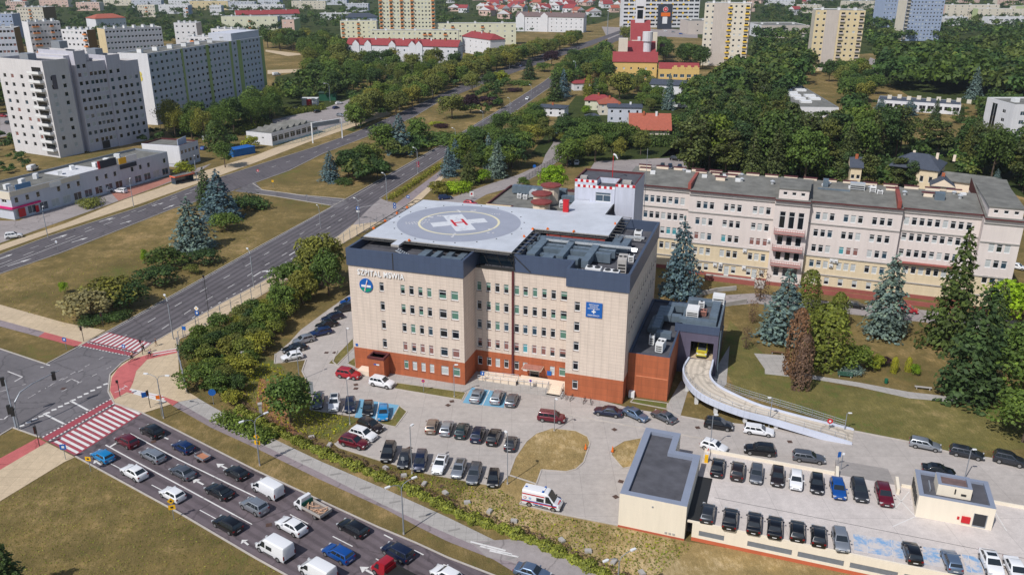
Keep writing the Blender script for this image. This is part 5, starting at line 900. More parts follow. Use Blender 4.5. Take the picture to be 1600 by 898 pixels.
yw, wy, hy = frame2((1030, 108), (1093, 109), 9.0); yr = thing('parish_wing', 'yellow parish wing with scalloped red roof edge', 'building', (*yw, 0), wy); block(yr, rect(0, 0, hy, 14), 9, {0: [(hy*(i+.5)/6-1.3, hy*(i+.5)/6+1.3, 4, 6, 'b') for i in range(6)]}, [YE_, ROOFT, ROOFT], 0, (), .2, .3); gable(yr, 0, .5, hy, 14, 9.0, 3, ROOFT, 'x', .1, 0, YE_); w = MB()
for i in range(4): x = hy*(.4+.17*i); w.prism([(x-2, -.05), (x+2, -.05), (x+2, .4), (x-2, .4)], 9, 10.2); w.prism([(x-1, -.05), (x+1, -.05), (x+1, .4), (x-1, .4)], 10.2, 11.2)
w.build('scalloped_edge', [YE_], yr)
house('school_building', 'white school with dark grey roof behind the blue spruce', (1016, 132), (1078, 135), 149, 13, 2.2, W_, ROOFK, cols=6, fl=1, ch=0, cat='school'); house('school_annex', 'low white annex below the grey roofed school', (1046, 152), (1078, 155), 166, 8, .6, W_, ROOFK, cols=4, fl=1, ch=0, cat='building')
spa, spy, spw = frame2((1246, 167), (1311, 168), 5); sp = thing('sports_hall', 'grey roofed hall with rows of white skylights', 'hall', (*spa, 0), spy); block(sp, rect(0, 0, spw, 104), 5, {}, [W_, GALV, ROOFG], 0, (), .3, .3)
for i in range(8):
    for x in ((.22, .6) if i % 3 else (.25,)): b = MB(); b.box(spw*x, 14+i*10.5, 4.7, spw*(x+.27), 18.5+i*10.5, 5.7); b.build('skylight', [WHITE], sp)
lsa, lsy, lsw = frame2((1372, 156), (1502, 164), 5); ls = thing('low_school', 'low dark roofed school with small cream roof boxes', 'school', (*lsa, 0), lsy); block(ls, rect(0, 0, lsw, 16), 5, {0: [(lsw*(i+.5)/10-1.5, lsw*(i+.5)/10+1.5, 1.5, 3.5, 'd') for i in range(10)]}, [W_, GALV, ROOFK], 0, (), .3, .3)
for i in range(10): b = MB(); b.box(4+i*4.6, 8+(i % 2)*4, 4.7, 6+i*4.6, 10+(i % 2)*4, 6.4); b.build('roof_box', [C_], ls)
hta, hty, htw = frame2((1543, 152), (1586, 163.5), 17.5); ht = thing('white_hotel', 'white building with a tall dark glass strip at the right edge', 'building', (*hta, 0), hty); block(ht, rect(0, 0, htw, 30), 17.5, {0: [(htw*.22, htw*.42, 2, 16, 'd')]+[(htw*.62, htw*.74, 2.5+3.5*i, 4+3.5*i, 'd') for i in range(4)], 1: [(3+4*i, 5+4*i, 2.5+3.5*j, 4.2+3.5*j, 'b') for i in range(6) for j in range(4)]}, [W_, WHITE, ROOFG], 0, (), .5, .3)
for i in range(3): b = MB(); b.rbox(htw*.5, 6+8*i, 17, 3, 2, 1.6); b.build('roof_unit', [WHITE], ht)
va, vy, vw = frame2((1433, 264), (1466, 268), 9); vl = thing('old_villa', 'yellow villa with dark hipped roof behind the grey roofed hospital', 'villa', (*va, 0), vy); block(vl, rect(0, 0, vw, 14), 9, {0: [(1.2+2.6*i, 2.3+2.6*i, 5, 7, 'd') for i in range(3)]}, [YEL, CONC, ROOFK], 0, (), .1, .2); gable(vl, -8, 0, vw, 14, 9, 3.5, ROOFK, 'x', .5, 5, YEL)
for x in (-3, 4, 9): b = MB(); b.rbox(x, 9, 11, .8, .8, 2); b.build('chimney', [CREAMW], vl)
b = MB(); b.box(vw+.05, 1, 0, vw+17, 11, 6.2, 0); b.build('side_wing', [CREAMW], vl); gable(vl, vw+.1, 1, vw+17, 11, 6.25, 1.6, ROOFG, 'x', .6, 2, CREAMW); house('villa_annex', 'cream annex with dark gable roof behind the grey hospital roof', (1456, 291), (1490, 294), 303, 12, 2.2, CREAMW, ROOFK, H=5.5, cols=2, fl=1, ch=1, along='y'); house('back_villa', 'narrow yellow villa end half hidden by pines', (1330, 262), (1347, 263), 300, 9, 2.5, YEL, ROOFK, H=9, cols=2, fl=2, ch=1)
# far small houses: red roofs all over the horizon
hp_ = []
def far_house(px, py, k):
    x, y = G(px, py); w, d, h = random.uniform(12, 20), random.uniform(11, 15), random.uniform(5, 8)
    o = thing('far_house', ['small far house with a dark red roof among the horizon trees', 'small far house with an orange roof among the horizon trees', 'small far house with a brown roof among the horizon trees'][k], 'house', (x, y, 0), random.uniform(-.7, .7), ['dark red roofed far houses', 'orange roofed far houses', 'brown roofed far houses'][k])
    b = MB(); b.box(0, 0, 0, w, d, h, 0)
    for i in range(3): b.box(w*(i+.3)/3, -.05, h*.4, w*(i+.6)/3, -.01, h*.75, 1)
    b.build('wall', [random.choice([W_, C_, PK_]), G_DARK], o); gable(o, 0, 0, w, d, h, random.uniform(4, 6.5), [ROOFT, ROOFO, ROOFB][k], random.choice('xy'), .5, 0, W_)
for i in range(130):
    px = random.choice([random.uniform(715, 1000), random.uniform(760, 980), random.uniform(715, 900), random.uniform(0, 1600), random.uniform(1120, 1400)]); py = random.uniform(-8, 24) if px < 1000 and px > 715 else random.uniform(-10, 8)
    far_house(px, py, random.choice([0, 0, 1, 1, 2]))
for px, py in ((20, 8), (12, 7), (748, 25), (777, 30), (842, 16), (920, 27), (955, 20), (975, 12), (1240, 24), (700, 18)): far_house(px, py, random.choice([0, 1]))

for i in range(20):
    px = [8, 60, 118, 160, 205, 262, 318, 352, 402, 455, 498, 540, 1130, 1200, 1250, 1320, 1368, 1500, 1560, 1470][i]; py = [3, -2, 4, -4, 1, -3, -6, 3, -2, 2, -5, 6, 6, -4, 8, 2, -6, -8, -4, -10][i]; wd = 30+(i*17) % 26
    apt('apartment_block', 'pale far apartment block on the horizon among trees', (px, py), (px+wd, py), py+13, D=14, cols=8, pitch=4.5, m=random.choice([(W_, GR_, W_), (C_, GN_, C_), (GR_, BL_, GR_), (PK_, C_, C_)]), group='far apartment blocks on the horizon', yaw=random.uniform(-.12, .12), roofunits=2)
# ---------------------------------------------------------------- vehicles (local: x forward, y left, z up)
PAINT = {k: paint('paint_'+n, rgb(*c), m, r) for k, n, c, m, r in (('bk', 'black', (16, 17, 22), .2, .3), ('na', 'navy', (22, 34, 62), .3, .3), ('dg', 'dark_grey', (52, 56, 64), .5, .35), ('gr', 'grey', (104, 108, 116), .6, .35), ('si', 'silver', (158, 163, 170), .6, .35), ('wh', 'white', (226, 226, 228), 0, .35), ('bl', 'blue', (22, 82, 160), .3, .3), ('cy', 'bright_blue', (20, 130, 190), .2, .3), ('rd', 'red', (170, 22, 38), .2, .3), ('dr', 'dark_red', (104, 16, 36), .3, .3), ('be', 'beige', (142, 124, 110), .5, .35), ('br', 'brown_black', (44, 34, 34), .4, .3), ('sb', 'silver_blue', (112, 132, 158), .6, .35), ('te', 'dark_green', (30, 52, 56), .4, .3), ('ye', 'yellow', (176, 164, 36), 0, .4), ('db', 'deep_blue', (14, 44, 92), .3, .3))}
CG = glassmat('car_glass', (.018, .024, .03, 1), .05); TAIL = mat('tail_light_red', rgb(130, 14, 20), .3, 0); HEAD = mat('headlight_lens', grey(.65), .15, 0, 1, .3); RIM = mat('alloy_rim', grey(.4), .35, 0, 1, .7); PLATE = mat('number_plate_white', grey(.7), .5, 0); TRIM = mat('black_plastic', grey(.02), .6, 0)
#        L    W    H   rear-base rear-roof roof-front screen-base (fractions of L, rear -.5) hood z, belt z, tail z
CARS = {'hatch': (4.2, 1.8, 1.47, -.485, -.40, .06, .23, .88, .95, .98), 'sedan': (4.7, 1.83, 1.45, -.36, -.24, .05, .22, .85, .93, .96), 'wagon': (4.75, 1.83, 1.48, -.49, -.43, .06, .22, .87, .95, .98), 'suv': (4.55, 1.88, 1.68, -.485, -.41, .06, .23, 1.02, 1.08, 1.1), 'mpv': (4.6, 1.86, 1.66, -.49, -.44, .12, .3, .96, 1.02, 1.02), 'coupe': (4.7, 1.9, 1.55, -.48, -.28, .04, .22, 1.0, 1.05, 1.1), 'mini': (3.7, 1.68, 1.5, -.485, -.42, .1, .28, .9, .95, .98)}
PROTO = {}
def quadpatch(b, p, m=0, s0=.06, s1=.94, t0=.08, t1=.92, off=.012):
    """a window laid just proud of the quad p (4 corners), inset by the fractions"""
    a, q, c, d = [Vector(x) for x in p]; n = (q-a).cross(d-a).normalized()*off
    f = lambda s, t: tuple(a*(1-s)*(1-t)+q*s*(1-t)+c*s*t+d*(1-s)*t+n)
    b.face([f(s0, t0), f(s1, t0), f(s1, t1), f(s0, t1)], m)
def wheels(root, L, W, r=.33, fx=.31, rx=-.3):
    t = MB(); t.tube([(0, -.11, 0), (0, .11, 0)], r, 16); td = t.data('tyre', [BLACK], True); ri = MB(); ri.tube([(0, -.118, 0), (0, .118, 0)], r*.66, 10); rd = ri.data('rim', [RIM])
    for x in (fx*L, rx*L):
        for s in (-1, 1): o = link('wheel', td, root, (x, s*(W/2-.1), r)); link('rim', rd, o)
def body_shell(b, L, W, st):
    rings = []
    for x, zt, w in st:
        h = W/2*w; z0 = .24; pts = [(-h*.93, z0), (-h, z0+.14), (-h, max(zt-.2, z0+.16)), (-h*.93, zt), (h*.93, zt), (h, max(zt-.2, z0+.16)), (h, z0+.14), (h*.93, z0)]
        k = len(b.v); b.v += [(x*L, y, z) for y, z in pts]; rings.append(k)
    for p, q in zip(rings, rings[1:]):
        for j in range(8): b.f.append((p+j, p+(j+1) % 8, q+(j+1) % 8, q+j)); b.m.append(0); b.u += [(0, 0)]*4
    b.f.append(tuple(rings[0]+j for j in range(8))[::-1]); b.m.append(0); b.u += [(0, 0)]*8; b.f.append(tuple(rings[-1]+j for j in range(8))); b.m.append(0); b.u += [(0, 0)]*8
def arches(b, L, W, r, fx, rx):
    for x in (fx*L, rx*L):
        for s in (-1, 1):
            y = s*(W/2+.004); p = [(x+r*1.22*math.cos(PI*i/10), y, r+r*1.22*math.sin(PI*i/10)-.02) for i in range(11)]
            b.face(p if s < 0 else p[::-1], 1)
def bevelled(b, name, mats, root, w=.09):
    o = link('tmp', b.data(name, mats)); md = o.modifiers.new('b', 'BEVEL'); md.width = w; md.segments = 3; md.limit_method = 'ANGLE'; md.angle_limit = R(32)
    dg = bpy.context.evaluated_depsgraph_get(); dg.update(); me = bpy.data.meshes.new_from_object(o.evaluated_get(dg)); bpy.data.objects.remove(o)
    me.polygons.foreach_set('use_smooth', [True]*len(me.polygons)); me.set_sharp_from_angle(angle=R(40)); return link(name, me, root)
def make_car(kind, label):
    L, W, H, xb0, xr0, xr1, xb1, hz, bz, tz = CARS[kind]; root = thing('parked_car', label, 'car'); b = MB()
    st = [(-.5, tz*.62, .86), (-.488, tz*.9, .93), (-.47, tz, .96), (-.36, bz, 1), (0, bz, 1), (xb1, hz+.03, 1), (xb1+.12, hz-.03, .98), (.45, hz*.82, .93), (.49, hz*.66, .86), (.5, hz*.5, .8)]
    body_shell(b, L, W, st); y0, y1, y2 = W/2*.92, W/2*.76, W/2*.68; zb = bz-.03
    base = [(xb0*L, -y0, zb), (xb1*L, -y0, zb), (xb1*L, y0, zb), (xb0*L, y0, zb)]; top = [(xr0*L, -y1, H-.07), (xr1*L, -y1, H-.07), (xr1*L, y1, H-.07), (xr0*L, y1, H-.07)]; roof = [(xr0*L+.12, -y2, H), (xr1*L-.18, -y2, H), (xr1*L-.18, y2, H), (xr0*L+.12, y2, H)]
    k = len(b.v); b.v += base+top+roof
    for lo in (0, 4):
        for i in range(4): j = (i+1) % 4; b.f.append((k+lo+i, k+lo+j, k+lo+4+j, k+lo+4+i)); b.m.append(0); b.u += [(0, 0)]*4
    b.f.append((k+8, k+9, k+10, k+11)); b.m.append(0); b.u += [(0, 0)]*4
    r = .36 if kind in ('suv', 'coupe') else .33; arches(b, L, W, r, .31, -.3)
    b.box(-.499*L, -W*.4, .22, -.47*L, W*.4, .42, 1); b.box(.47*L, -W*.36, .2, .5*L, W*.36, .36, 1); b.box(.485*L, -W*.2, .42, .502*L, W*.2, hz*.62, 1)
    for s in (-1, 1): b.box(-.36*L, s*(W/2-.03)-.02, .2, .36*L, s*(W/2-.03)+.02, .34, 1)
    if kind in ('wagon', 'suv'):
        for s in (-1, 1): b.tube([(xr0*L+.25, s*y2, H+.05), (xr1*L-.3, s*y2, H+.05)], .025, 4, 1)
    bevelled(b, 'body', [PAINT['bk'], TRIM], root)
    g = MB(); quadpatch(g, [base[1], base[2], top[2], top[1]]); g.build('windshield', [CG], root); g = MB(); quadpatch(g, [base[3], base[0], top[0], top[3]], t0=.25); g.build('rear_window', [CG], root)
    for s, p in ((-1, [base[0], base[1], top[1], top[0]]), (1, [base[2], base[3], top[3], top[2]])):
        g = MB(); c = [(.1, .47), (.5, .86)] if kind in ('hatch', 'sedan', 'mini', 'coupe') else [(.05, .27), (.3, .56), (.59, .9)]
        for u, v in c: u, v = (u, v) if s < 0 else (1-v, 1-u); quadpatch(g, p, 0, u, v, .14, .9)
        g.build('side_window', [CG], root)
    for s in (-1, 1):
        o = MB(); o.rbox(.462*L, s*W*.37, hz*.62, .12*L*.5, .34, .15, -s*.35); o.build('headlight', [HEAD], root); o = MB(); o.box(-.501*L, s*W*.4-.12, tz*.68, -.478*L, s*W*.4+.12, tz*.86); o.build('tail_light', [TAIL], root)
        o = MB(); o.rbox(xb1*L-.35, s*(W/2+.09), bz, .14, .2, .14); o.build('mirror', [PAINT['bk']], root)
    for x in (-.506, .504): o = MB(); o.box(x*L-.005, -.26, .45 if x < 0 else .4, x*L+.005, .26, .56 if x < 0 else .5); o.build('number_plate', [PLATE], root)
    wheels(root, L, W, r); return root
def make_van(kind, label):
    L, W, H = {'van': (5.3, 2.0, 2.15), 'bigvan': (5.6, 2.05, 2.4), 'amb': (5.5, 1.98, 2.55)}[kind]; root = thing('panel_van', label, 'van'); b = MB(); hz = 1.15
    st = [(-.5, .9, .95, H*.96), (-.49, 1, 1, H), (.1, 1, 1, H), (.17, 1, 1, H-.08), (.345, 1, 1, hz+.12), (.44, .97, .97, hz-.08), (.495, .9, .9, .72)]; rings = []
    for x, w, w2, zt in st:
        h = W/2*w; t = .82 if zt > 1.5 else .9; k = len(b.v); pts = [(-h*.95, .28), (-h, .45), (-h, min(1.1, zt-.2)), (-h*(t+.06), zt-.12), (-h*(t-.06), zt), (h*(t-.06), zt), (h*(t+.06), zt-.12), (h, min(1.1, zt-.2)), (h, .45), (h*.95, .28)]; b.v += [(x*L, y, z) for y, z in pts]; rings.append(k)
    for p, q in zip(rings, rings[1:]):
        for j in range(10): b.f.append((p+j, p+(j+1) % 10, q+(j+1) % 10, q+j)); b.m.append(0); b.u += [(0, 0)]*4
    for k, rv in ((rings[0], True), (rings[-1], False)): f = tuple(k+j for j in range(10)); b.f.append(f[::-1] if rv else f); b.m.append(0); b.u += [(0, 0)]*10
    arches(b, L, W, .36, .33, -.3); b.box(-.505*L, -W*.45, .28, -.49*L, W*.45, .5, 1); b.box(.47*L, -W*.42, .25, .505*L, W*.42, .5, 1)
    for s in (-1, 1): b.box(-.15*L, s*(W/2)-.012, .42, .2*L, s*(W/2)+.012, .55, 1)
    bevelled(b, 'body', [PAINT['wh'], TRIM], root, .07)
    def P(i, j): return b.v[rings[i]+j]
    g = MB(); quadpatch(g, [P(4, 4), P(4, 5), P(3, 5), P(3, 4)], 0, .03, .97, .05, .95, .015); g.build('windshield', [CG], root)
    for s in (-1, 1):
        y = s*W/2*1.0; y2 = s*W/2*.93; f = [(.12*L, y, 1.15), (.33*L, y, 1.15), (.2*L, y2, H-.3), (.12*L, y2, H-.3)]; f = f if s < 0 else f[::-1]; g = MB(); quadpatch(g, f, 0, .02, .98, .05, .95, .02); g.build('side_window', [CG], root)
        if kind != 'van': f = [(-.12*L, y, 1.15), (.09*L, y, 1.15), (.09*L, y2, 1.75), (-.12*L, y2, 1.75)]; f = f if s < 0 else f[::-1]; g = MB(); quadpatch(g, f, 0, .03, .97, .05, .95, .02); g.build('side_window', [CG], root)
        o = MB(); o.rbox(.468*L, s*W*.4, .8, .2, .3, .25, -s*.3); o.build('headlight', [HEAD], root); o = MB(); o.box(-.506*L, s*W*.44-.08, .7, -.49*L, s*W*.44+.08, 1.25); o.build('tail_light', [TAIL], root); o = MB(); o.rbox(.3*L, s*(W/2+.14), 1.15, .12, .24, .3); o.build('mirror', [TRIM], root)
    wheels(root, L, W, .36, .33, -.3); return root
NEAR = []
def place(kind, col, px, py, dx, dy, label, zc=.7, base=0.0, name='parked_car', cat=None, group=None, sunroof=False):
    x, y = G(px, py, zc+base); x2, y2 = G(px+dx*8, py+dy*8, zc+base); rot = math.atan2(y2-y, x2-x)
    if kind not in PROTO: PROTO[kind] = (make_van if kind in ('van', 'bigvan', 'amb') else make_car)(kind, label); r = PROTO[kind]; r.location = (x, y, base+.05); r.rotation_euler = (0, 0, rot); r['label'] = label
    else: r = copy_tree(PROTO[kind], (x, y, base+.05), rot, label)
    r.name = name; r['label'] = label
    if kind not in ('amb',): r.scale = (random.uniform(.955, 1.03), random.uniform(.97, 1.02), random.uniform(.95, 1.05))
    if cat: r['category'] = cat
    if group: r['group'] = group
    for k in kids(r):
        n = k.name.split('.')[0]
        if n in ('body', 'mirror') and kind not in ('van', 'bigvan', 'amb'):
            k.material_slots[0].link = 'OBJECT'; k.material_slots[0].material = PAINT[col]
    if sunroof:
        L, W, H, a0, r0, r1 = CARS[kind][:6]; b = MB(); b.box(r0*L+.5, -W*.28, H+.002, r1*L-.35, W*.28, H+.012); b.build('sunroof', [CG], r)
    return r
J = (-.88, -.475); gj = 'vehicles queueing on the multi lane street'
for t in (('hatch', 'cy', 160, 711, 'bright blue hatchback first in the kerbside lane at the red crossing'), ('coupe', 'wh', 209, 737, 'white crossover second behind the bright blue hatchback'), ('hatch', 'wh', 269, 771, 'white hatchback behind the yellow roadside sign in the queue'), ('wagon', 'bk', 355, 818, 'black estate car in the kerbside lane ahead of the white windowed van'),
    ('suv', 'dr', 198, 688, 'dark red SUV first in the middle lane at the crossing'), ('wagon', 'si', 238, 710, 'silver estate second in the middle lane behind the dark red SUV'), ('sedan', 'gr', 285, 736, 'grey hatchback third in the middle lane behind the silver estate'), ('sedan', 'bk', 342, 766, 'black saloon in the middle lane ahead of the silver SUV'), ('suv', 'si', 397, 790, 'silver SUV with a spare wheel beside the white van'), ('coupe', 'wh', 455, 821, 'white sloping SUV between the flatbed truck and windowed van'), ('wagon', 'bl', 528, 863, 'bright blue estate in the queue left of the red pickup'),
    ('suv', 'bk', 237, 673, 'black SUV first in the far lane at the crossing'), ('hatch', 'db', 286, 697, 'deep blue hatchback towing the small wooden trailer'), ('hatch', 'bk', 369, 737, 'black hatchback with red tail lights behind the small trailer'), ('wagon', 'bk', 551, 823, 'black estate alone right behind the white flatbed truck'), ('mpv', 'na', 621, 861, 'dark navy people carrier above the red pickup'), ('hatch', 'wh', 697, 896, 'white car roof cut by the bottom edge in the queue')):
    place(t[0], t[1], t[2], t[3], *J, t[4], group=gj, name='queued_car')
place('bigvan', 'wh', 429, 853, *J, 'white high roof van with a side window in the queue', 1.1, name='panel_van', group=gj); place('van', 'wh', 418, 761, *J, 'white panel van ahead of the white flatbed truck', 1.0, name='panel_van', group=gj); place('van', 'wh', 496, 890, *J, 'white van cut by the bottom edge beside the blue estate', 1.0, name='panel_van', group=gj)
gl = 'cars parked on the hospital grounds'
for t in (('hatch', 'wh', 456, 556, -1, .2, 'white hatchback at the near end of the diagonal row by the bushes'), ('sedan', 'bk', 460, 543, -1, .22, 'black saloon next to the white hatchback by the bushes'), ('hatch', 'si', 474, 530, -1, .25, 'silver hatchback between the black saloon and blue estate'), ('wagon', 'db', 500, 518, -1, .22, 'blue estate in the diagonal row beyond the silver hatchback'), ('sedan', 'bk', 510, 506, -1, .2, 'black saloon between the two blue cars of the diagonal row'), ('wagon', 'na', 519, 495, -1, .25, 'dark navy estate in the diagonal row by the shrubs'), ('suv', 'dg', 538, 481, -1, .2, 'dark grey SUV at the corner of the hospital'), ('hatch', 'bl', 546, 470, -1, .2, 'blue car half hidden behind the hospital corner'),
    ('suv', 'rd', 545, 584, 1, .16, 'bright red SUV parked before the hospital porch'), ('suv', 'wh', 597, 597, 1, .2, 'white SUV standing at the brick porch'),
    ('sedan', 'gr', 497, 625, -.2, 1, 'grey saloon at the left end of the row with blue bays'), ('suv', 'wh', 522, 629, -.15, 1, 'white SUV with a black sunroof beside the grey saloon'), ('hatch', 'na', 547, 632, -.1, 1, 'dark navy hatchback left of the blue bays'), ('hatch', 'bk', 575, 637, -.1, 1, 'black hatchback on the left blue bay'), ('hatch', 'cy', 599, 644, -.08, 1, 'bright blue hatchback on the right blue bay'),
    ('suv', 'br', 579, 664, 1, .42, 'brown black SUV above the white one at the lot end'), ('suv', 'wh', 568, 678, 1, .3, 'white SUV between the brown one and the dark red one'), ('suv', 'dr', 553, 690, 1, .25, 'dark red SUV at the hedge end of the lot'),
    ('hatch', 'be', 675, 664, .3, -1, 'beige hatchback leftmost of the far lot row'), ('hatch', 'si', 698, 667, .35, -1, 'silver hatchback second in the far lot row'), ('suv', 'te', 722, 671, .38, -1, 'dark green SUV third in the far lot row'), ('suv', 'na', 747, 677, .4, -1, 'navy SUV fourth in the far lot row'), ('suv', 'bk', 772, 681, .4, -1, 'black SUV fifth in the far lot row'), ('hatch', 'dg', 798, 691, .25, -1, 'dark hatchback apart at the right end of the far lot row'),
    ('suv', 'bk', 607, 706, -.35, 1, 'black SUV at the left end of the near lot row'), ('hatch', 'dg', 632, 716, -.3, 1, 'dark grey hatchback second in the near lot row'), ('mpv', 'na', 657, 720, -.25, 1, 'navy people carrier third in the near lot row'), ('coupe', 'wh', 688, 724, -.45, 1, 'white car with black roof glass in the near lot row'), ('hatch', 'si', 717, 731, -.4, 1, 'silver hatchback right of the white glass roofed car'), ('wagon', 'gr', 741, 739, -.3, 1, 'grey estate second from the right in the near lot row'), ('mini', 'bk', 771, 746, -.15, 1, 'small black car at the right end of the near lot row'),
    ('sedan', 'si', 745.5, 616, .5, -1, 'silver saloon on the blue bay by the entrance'), ('wagon', 'si', 777, 618, .42, -1, 'silver estate with roof bars on the blue bay'), ('hatch', 'gr', 800, 623, .4, -1, 'grey hatchback right of the blue entrance bays'), ('mpv', 'dr', 862, 651, 1, .12, 'dark red estate driving past the hospital entrance'), ('sedan', 'na', 950, 642, -1, -.14, 'navy saloon at the brick corner by the bicycles'), ('sedan', 'sb', 993, 646, .9, .4, 'silver blue saloon angled beside the navy one'), ('sedan', 'gr', 1037, 649, -.9, -.42, 'grey saloon on the grass edge by the brick annex'),
    ('suv', 'bk', 1123, 662, 1, .15, 'black SUV under the ramp columns'), ('wagon', 'wh', 1186, 671, 1, .15, 'white estate beside the curved ramp'), ('hatch', 'wh', 1116, 696, 1, .3, 'white hatchback behind the garage deck corner'), ('suv', 'bk', 1187, 702, -1, -.12, 'black SUV driving behind the garage deck'), ('wagon', 'gr', 1264, 713, 1, .13, 'grey estate behind the row of deck cars'), ('wagon', 'si', 1446, 693, 1, .2, 'silver estate on the road edge, leftmost of three by the lawn'), ('wagon', 'dg', 1511, 706, 1, .2, 'dark grey estate, middle of three by the lawn'), ('suv', 'dg', 1577, 717, 1, .22, 'dark grey SUV, last of three by the lawn at the right edge'), ('sedan', 'bk', 1467, 733, 1, .16, 'black saloon half hidden behind the stair hall')):
    place(*t[:6], t[6], group=gl, sunroof='sunroof' in t[6] or 'glass roof' in t[6] or 'roof glass' in t[6])
gd = 'cars parked on the garage deck'; U = (.03, -1); D_ = (-.03, 1); ux_ = lambda x: ((x-1080)/3000+.0)
for t in (('sedan', 'bk', 1121.5, 728, U, 'black saloon leftmost in the back row of the garage deck'), ('suv', 'br', 1152.5, 734, U, 'brown black SUV second in the back deck row'), ('hatch', 'gr', 1182, 739, D_, 'grey hatchback third in the back deck row'), ('hatch', 'br', 1215, 743, D_, 'brown black hatchback left of the white one on deck'), ('hatch', 'wh', 1244, 749, D_, 'white hatchback in the back deck row'), ('hatch', 'bk', 1276.5, 754.5, D_, 'black hatchback between white and blue on the back deck row'), ('hatch', 'bl', 1309.5, 762, D_, 'bright blue hatchback on the back deck row'), ('suv', 'dg', 1343, 764.5, D_, 'dark grey SUV beside the red one on deck'), ('suv', 'dr', 1381.5, 772, D_, 'dark red SUV with roof bars on the garage deck'),
    ('hatch', 'dg', 1106, 799.5, U, 'dark hatchback leftmost in the front deck row'), ('sedan', 'bk', 1141, 808, U, 'black saloon second in the front deck row'), ('sedan', 'bk', 1178.5, 814.5, U, 'black saloon third in the front deck row'), ('sedan', 'bk', 1211, 821, U, 'black saloon fourth in the front deck row'), ('hatch', 'bk', 1246, 827, U, 'black hatchback fifth in the front deck row'), ('hatch', 'bk', 1279, 835, U, 'black hatchback left of the silver one on deck'), ('hatch', 'si', 1313.5, 842, D_, 'silver hatchback beside the worn blue bays'), ('hatch', 'bk', 1425.5, 861, U, 'black hatchback between the worn blue bays'), ('hatch', 'sb', 1487, 873.5, U, 'slate blue hatchback between two blue bays'), ('coupe', 'wh', 1549.5, 879, D_, 'white car with a glass roof right of the blue bays'), ('sedan', 'wh', 1588, 889, D_, 'white car cut by the right picture edge on deck')):
    x, y = G(t[2], t[3], DZ+.7); rot = DY+(PI/2 if t[4] is U else -PI/2)+(.12 if t[2] > 1300 else .03); r = place(t[0], t[1], t[2], t[3], *t[4], t[5], base=DZ, group=gd, sunroof='glass roof' in t[5]); r.rotation_euler = (0, 0, rot)
for t in (('suv', 'wh', 21, 368, 1, -.12, 'white SUV at the far left below the pink corner shop'), ('suv', 'wh', 188, 298, -1, -.1, 'white SUV before the shop row on red paving'), ('hatch', 'wh', 824, 154, -.8, .45, 'white car driving alone on the avenue'), ('hatch', 'db', 814, 103, .9, -.4, 'dark blue car on the far carriageway behind a dark tree'), ('hatch', 'bk', 850, 90, .9, -.4, 'black car on the far carriageway beside the purple trees'), ('suv', 'bk', 893, 98, -.8, .5, 'dark car on the avenue near the yellow church'), ('hatch', 'bk', 903, 75, .9, -.4, 'dark car on the far carriageway before the bend'), ('hatch', 'si', 921, 81, -.8, .5, 'pale car on the avenue at the bend'), ('hatch', 'bl', 918, 87, -.8, .5, 'blue car on the avenue at the bend'),
    ('wagon', 'db', 696, 308, 1, -.1, 'dark blue car behind the helipad corner'), ('hatch', 'rd', 735, 317, 1, .1, 'red car just behind the helipad edge'), ('hatch', 'bk', 1035, 259, -.3, 1, 'dark purple car between two others behind the grey roof'), ('hatch', 'na', 1047, 260, -.2, 1, 'navy car behind the grey hospital roof'), ('hatch', 'db', 1062, 261, -.2, 1, 'blue car rightmost behind the grey hospital roof'), ('hatch', 'na', 889, 254, -.2, 1, 'navy car parked by the leafy tree behind the helipad'), ('hatch', 'wh', 901, 254, -.2, 1, 'white car parked by the leafy tree behind the helipad'), ('suv', 'bk', 1056, 248, 1, .1, 'black car under the pines behind the grey roof'), ('mpv', 'rd', 1418, 483, 1, .15, 'red people carrier behind the blue spruce in the park'), ('hatch', 'bk', 1338, 476, 1, .15, 'dark car half hidden left of the park spruce'), ('hatch', 'wh', 1590, 416, 1, .2, 'white car at the right edge behind the grey hospital'), ('hatch', 'bl', 318, 231, .9, -.5, 'pale blue car behind the white gable shop'), ('hatch', 'wh', 530, 161, 1, -.1, 'white car on the estate car park'), ('hatch', 'db', 525, 168, 1, -.2, 'dark blue car on the estate car park'), ('hatch', 'si', 532, 180, 1, .1, 'silver car at the kerb of the estate car park'), ('hatch', 'bk', 496, 174, 1, -.2, 'dark car behind the clipped estate hedge'), ('hatch', 'bk', 462, 169, 1, -.3, 'black car by the estate trees'), ('hatch', 'bk', 14, 192, 1, .1, 'dark car at the far left estate'), ('hatch', 'si', 24, 197, 1, .1, 'silver car at the far left estate'), ('hatch', 'rd', 5, 181, 1, .1, 'red car at the far left estate'),
    ('sedan', 'sb', 832, 893, 1, .3, 'slate blue car cut by the bottom edge on the side road'), ('hatch', 'si', 713, 113, .6, -.6, 'silver car under the avenue trees'), ('hatch', 'wh', 1040, 49, 1, 0, 'white car at the far mall'), ('hatch', 'si', 1052, 50, 1, 0, 'silver car at the far mall'), ('hatch', 'bl', 1064, 53, 1, 0, 'blue car at the far mall')):
    place(*t[:6], t[6])
place('van', 'wh', 163, 297, .9, -.2, 'white van parked against the shop row', 1.0, name='panel_van'); place('van', 'wh', 432, 116, 1, -.1, 'white van far behind the figure 3 block', 1.0, name='panel_van'); place('van', 'wh', 323, 215, .9, -.4, 'white van behind the white gable shop', 1.0, name='panel_van'); place('van', 'wh', 51, 262, .9, -.4, 'white van behind the shop roof', 1.0, name='panel_van')
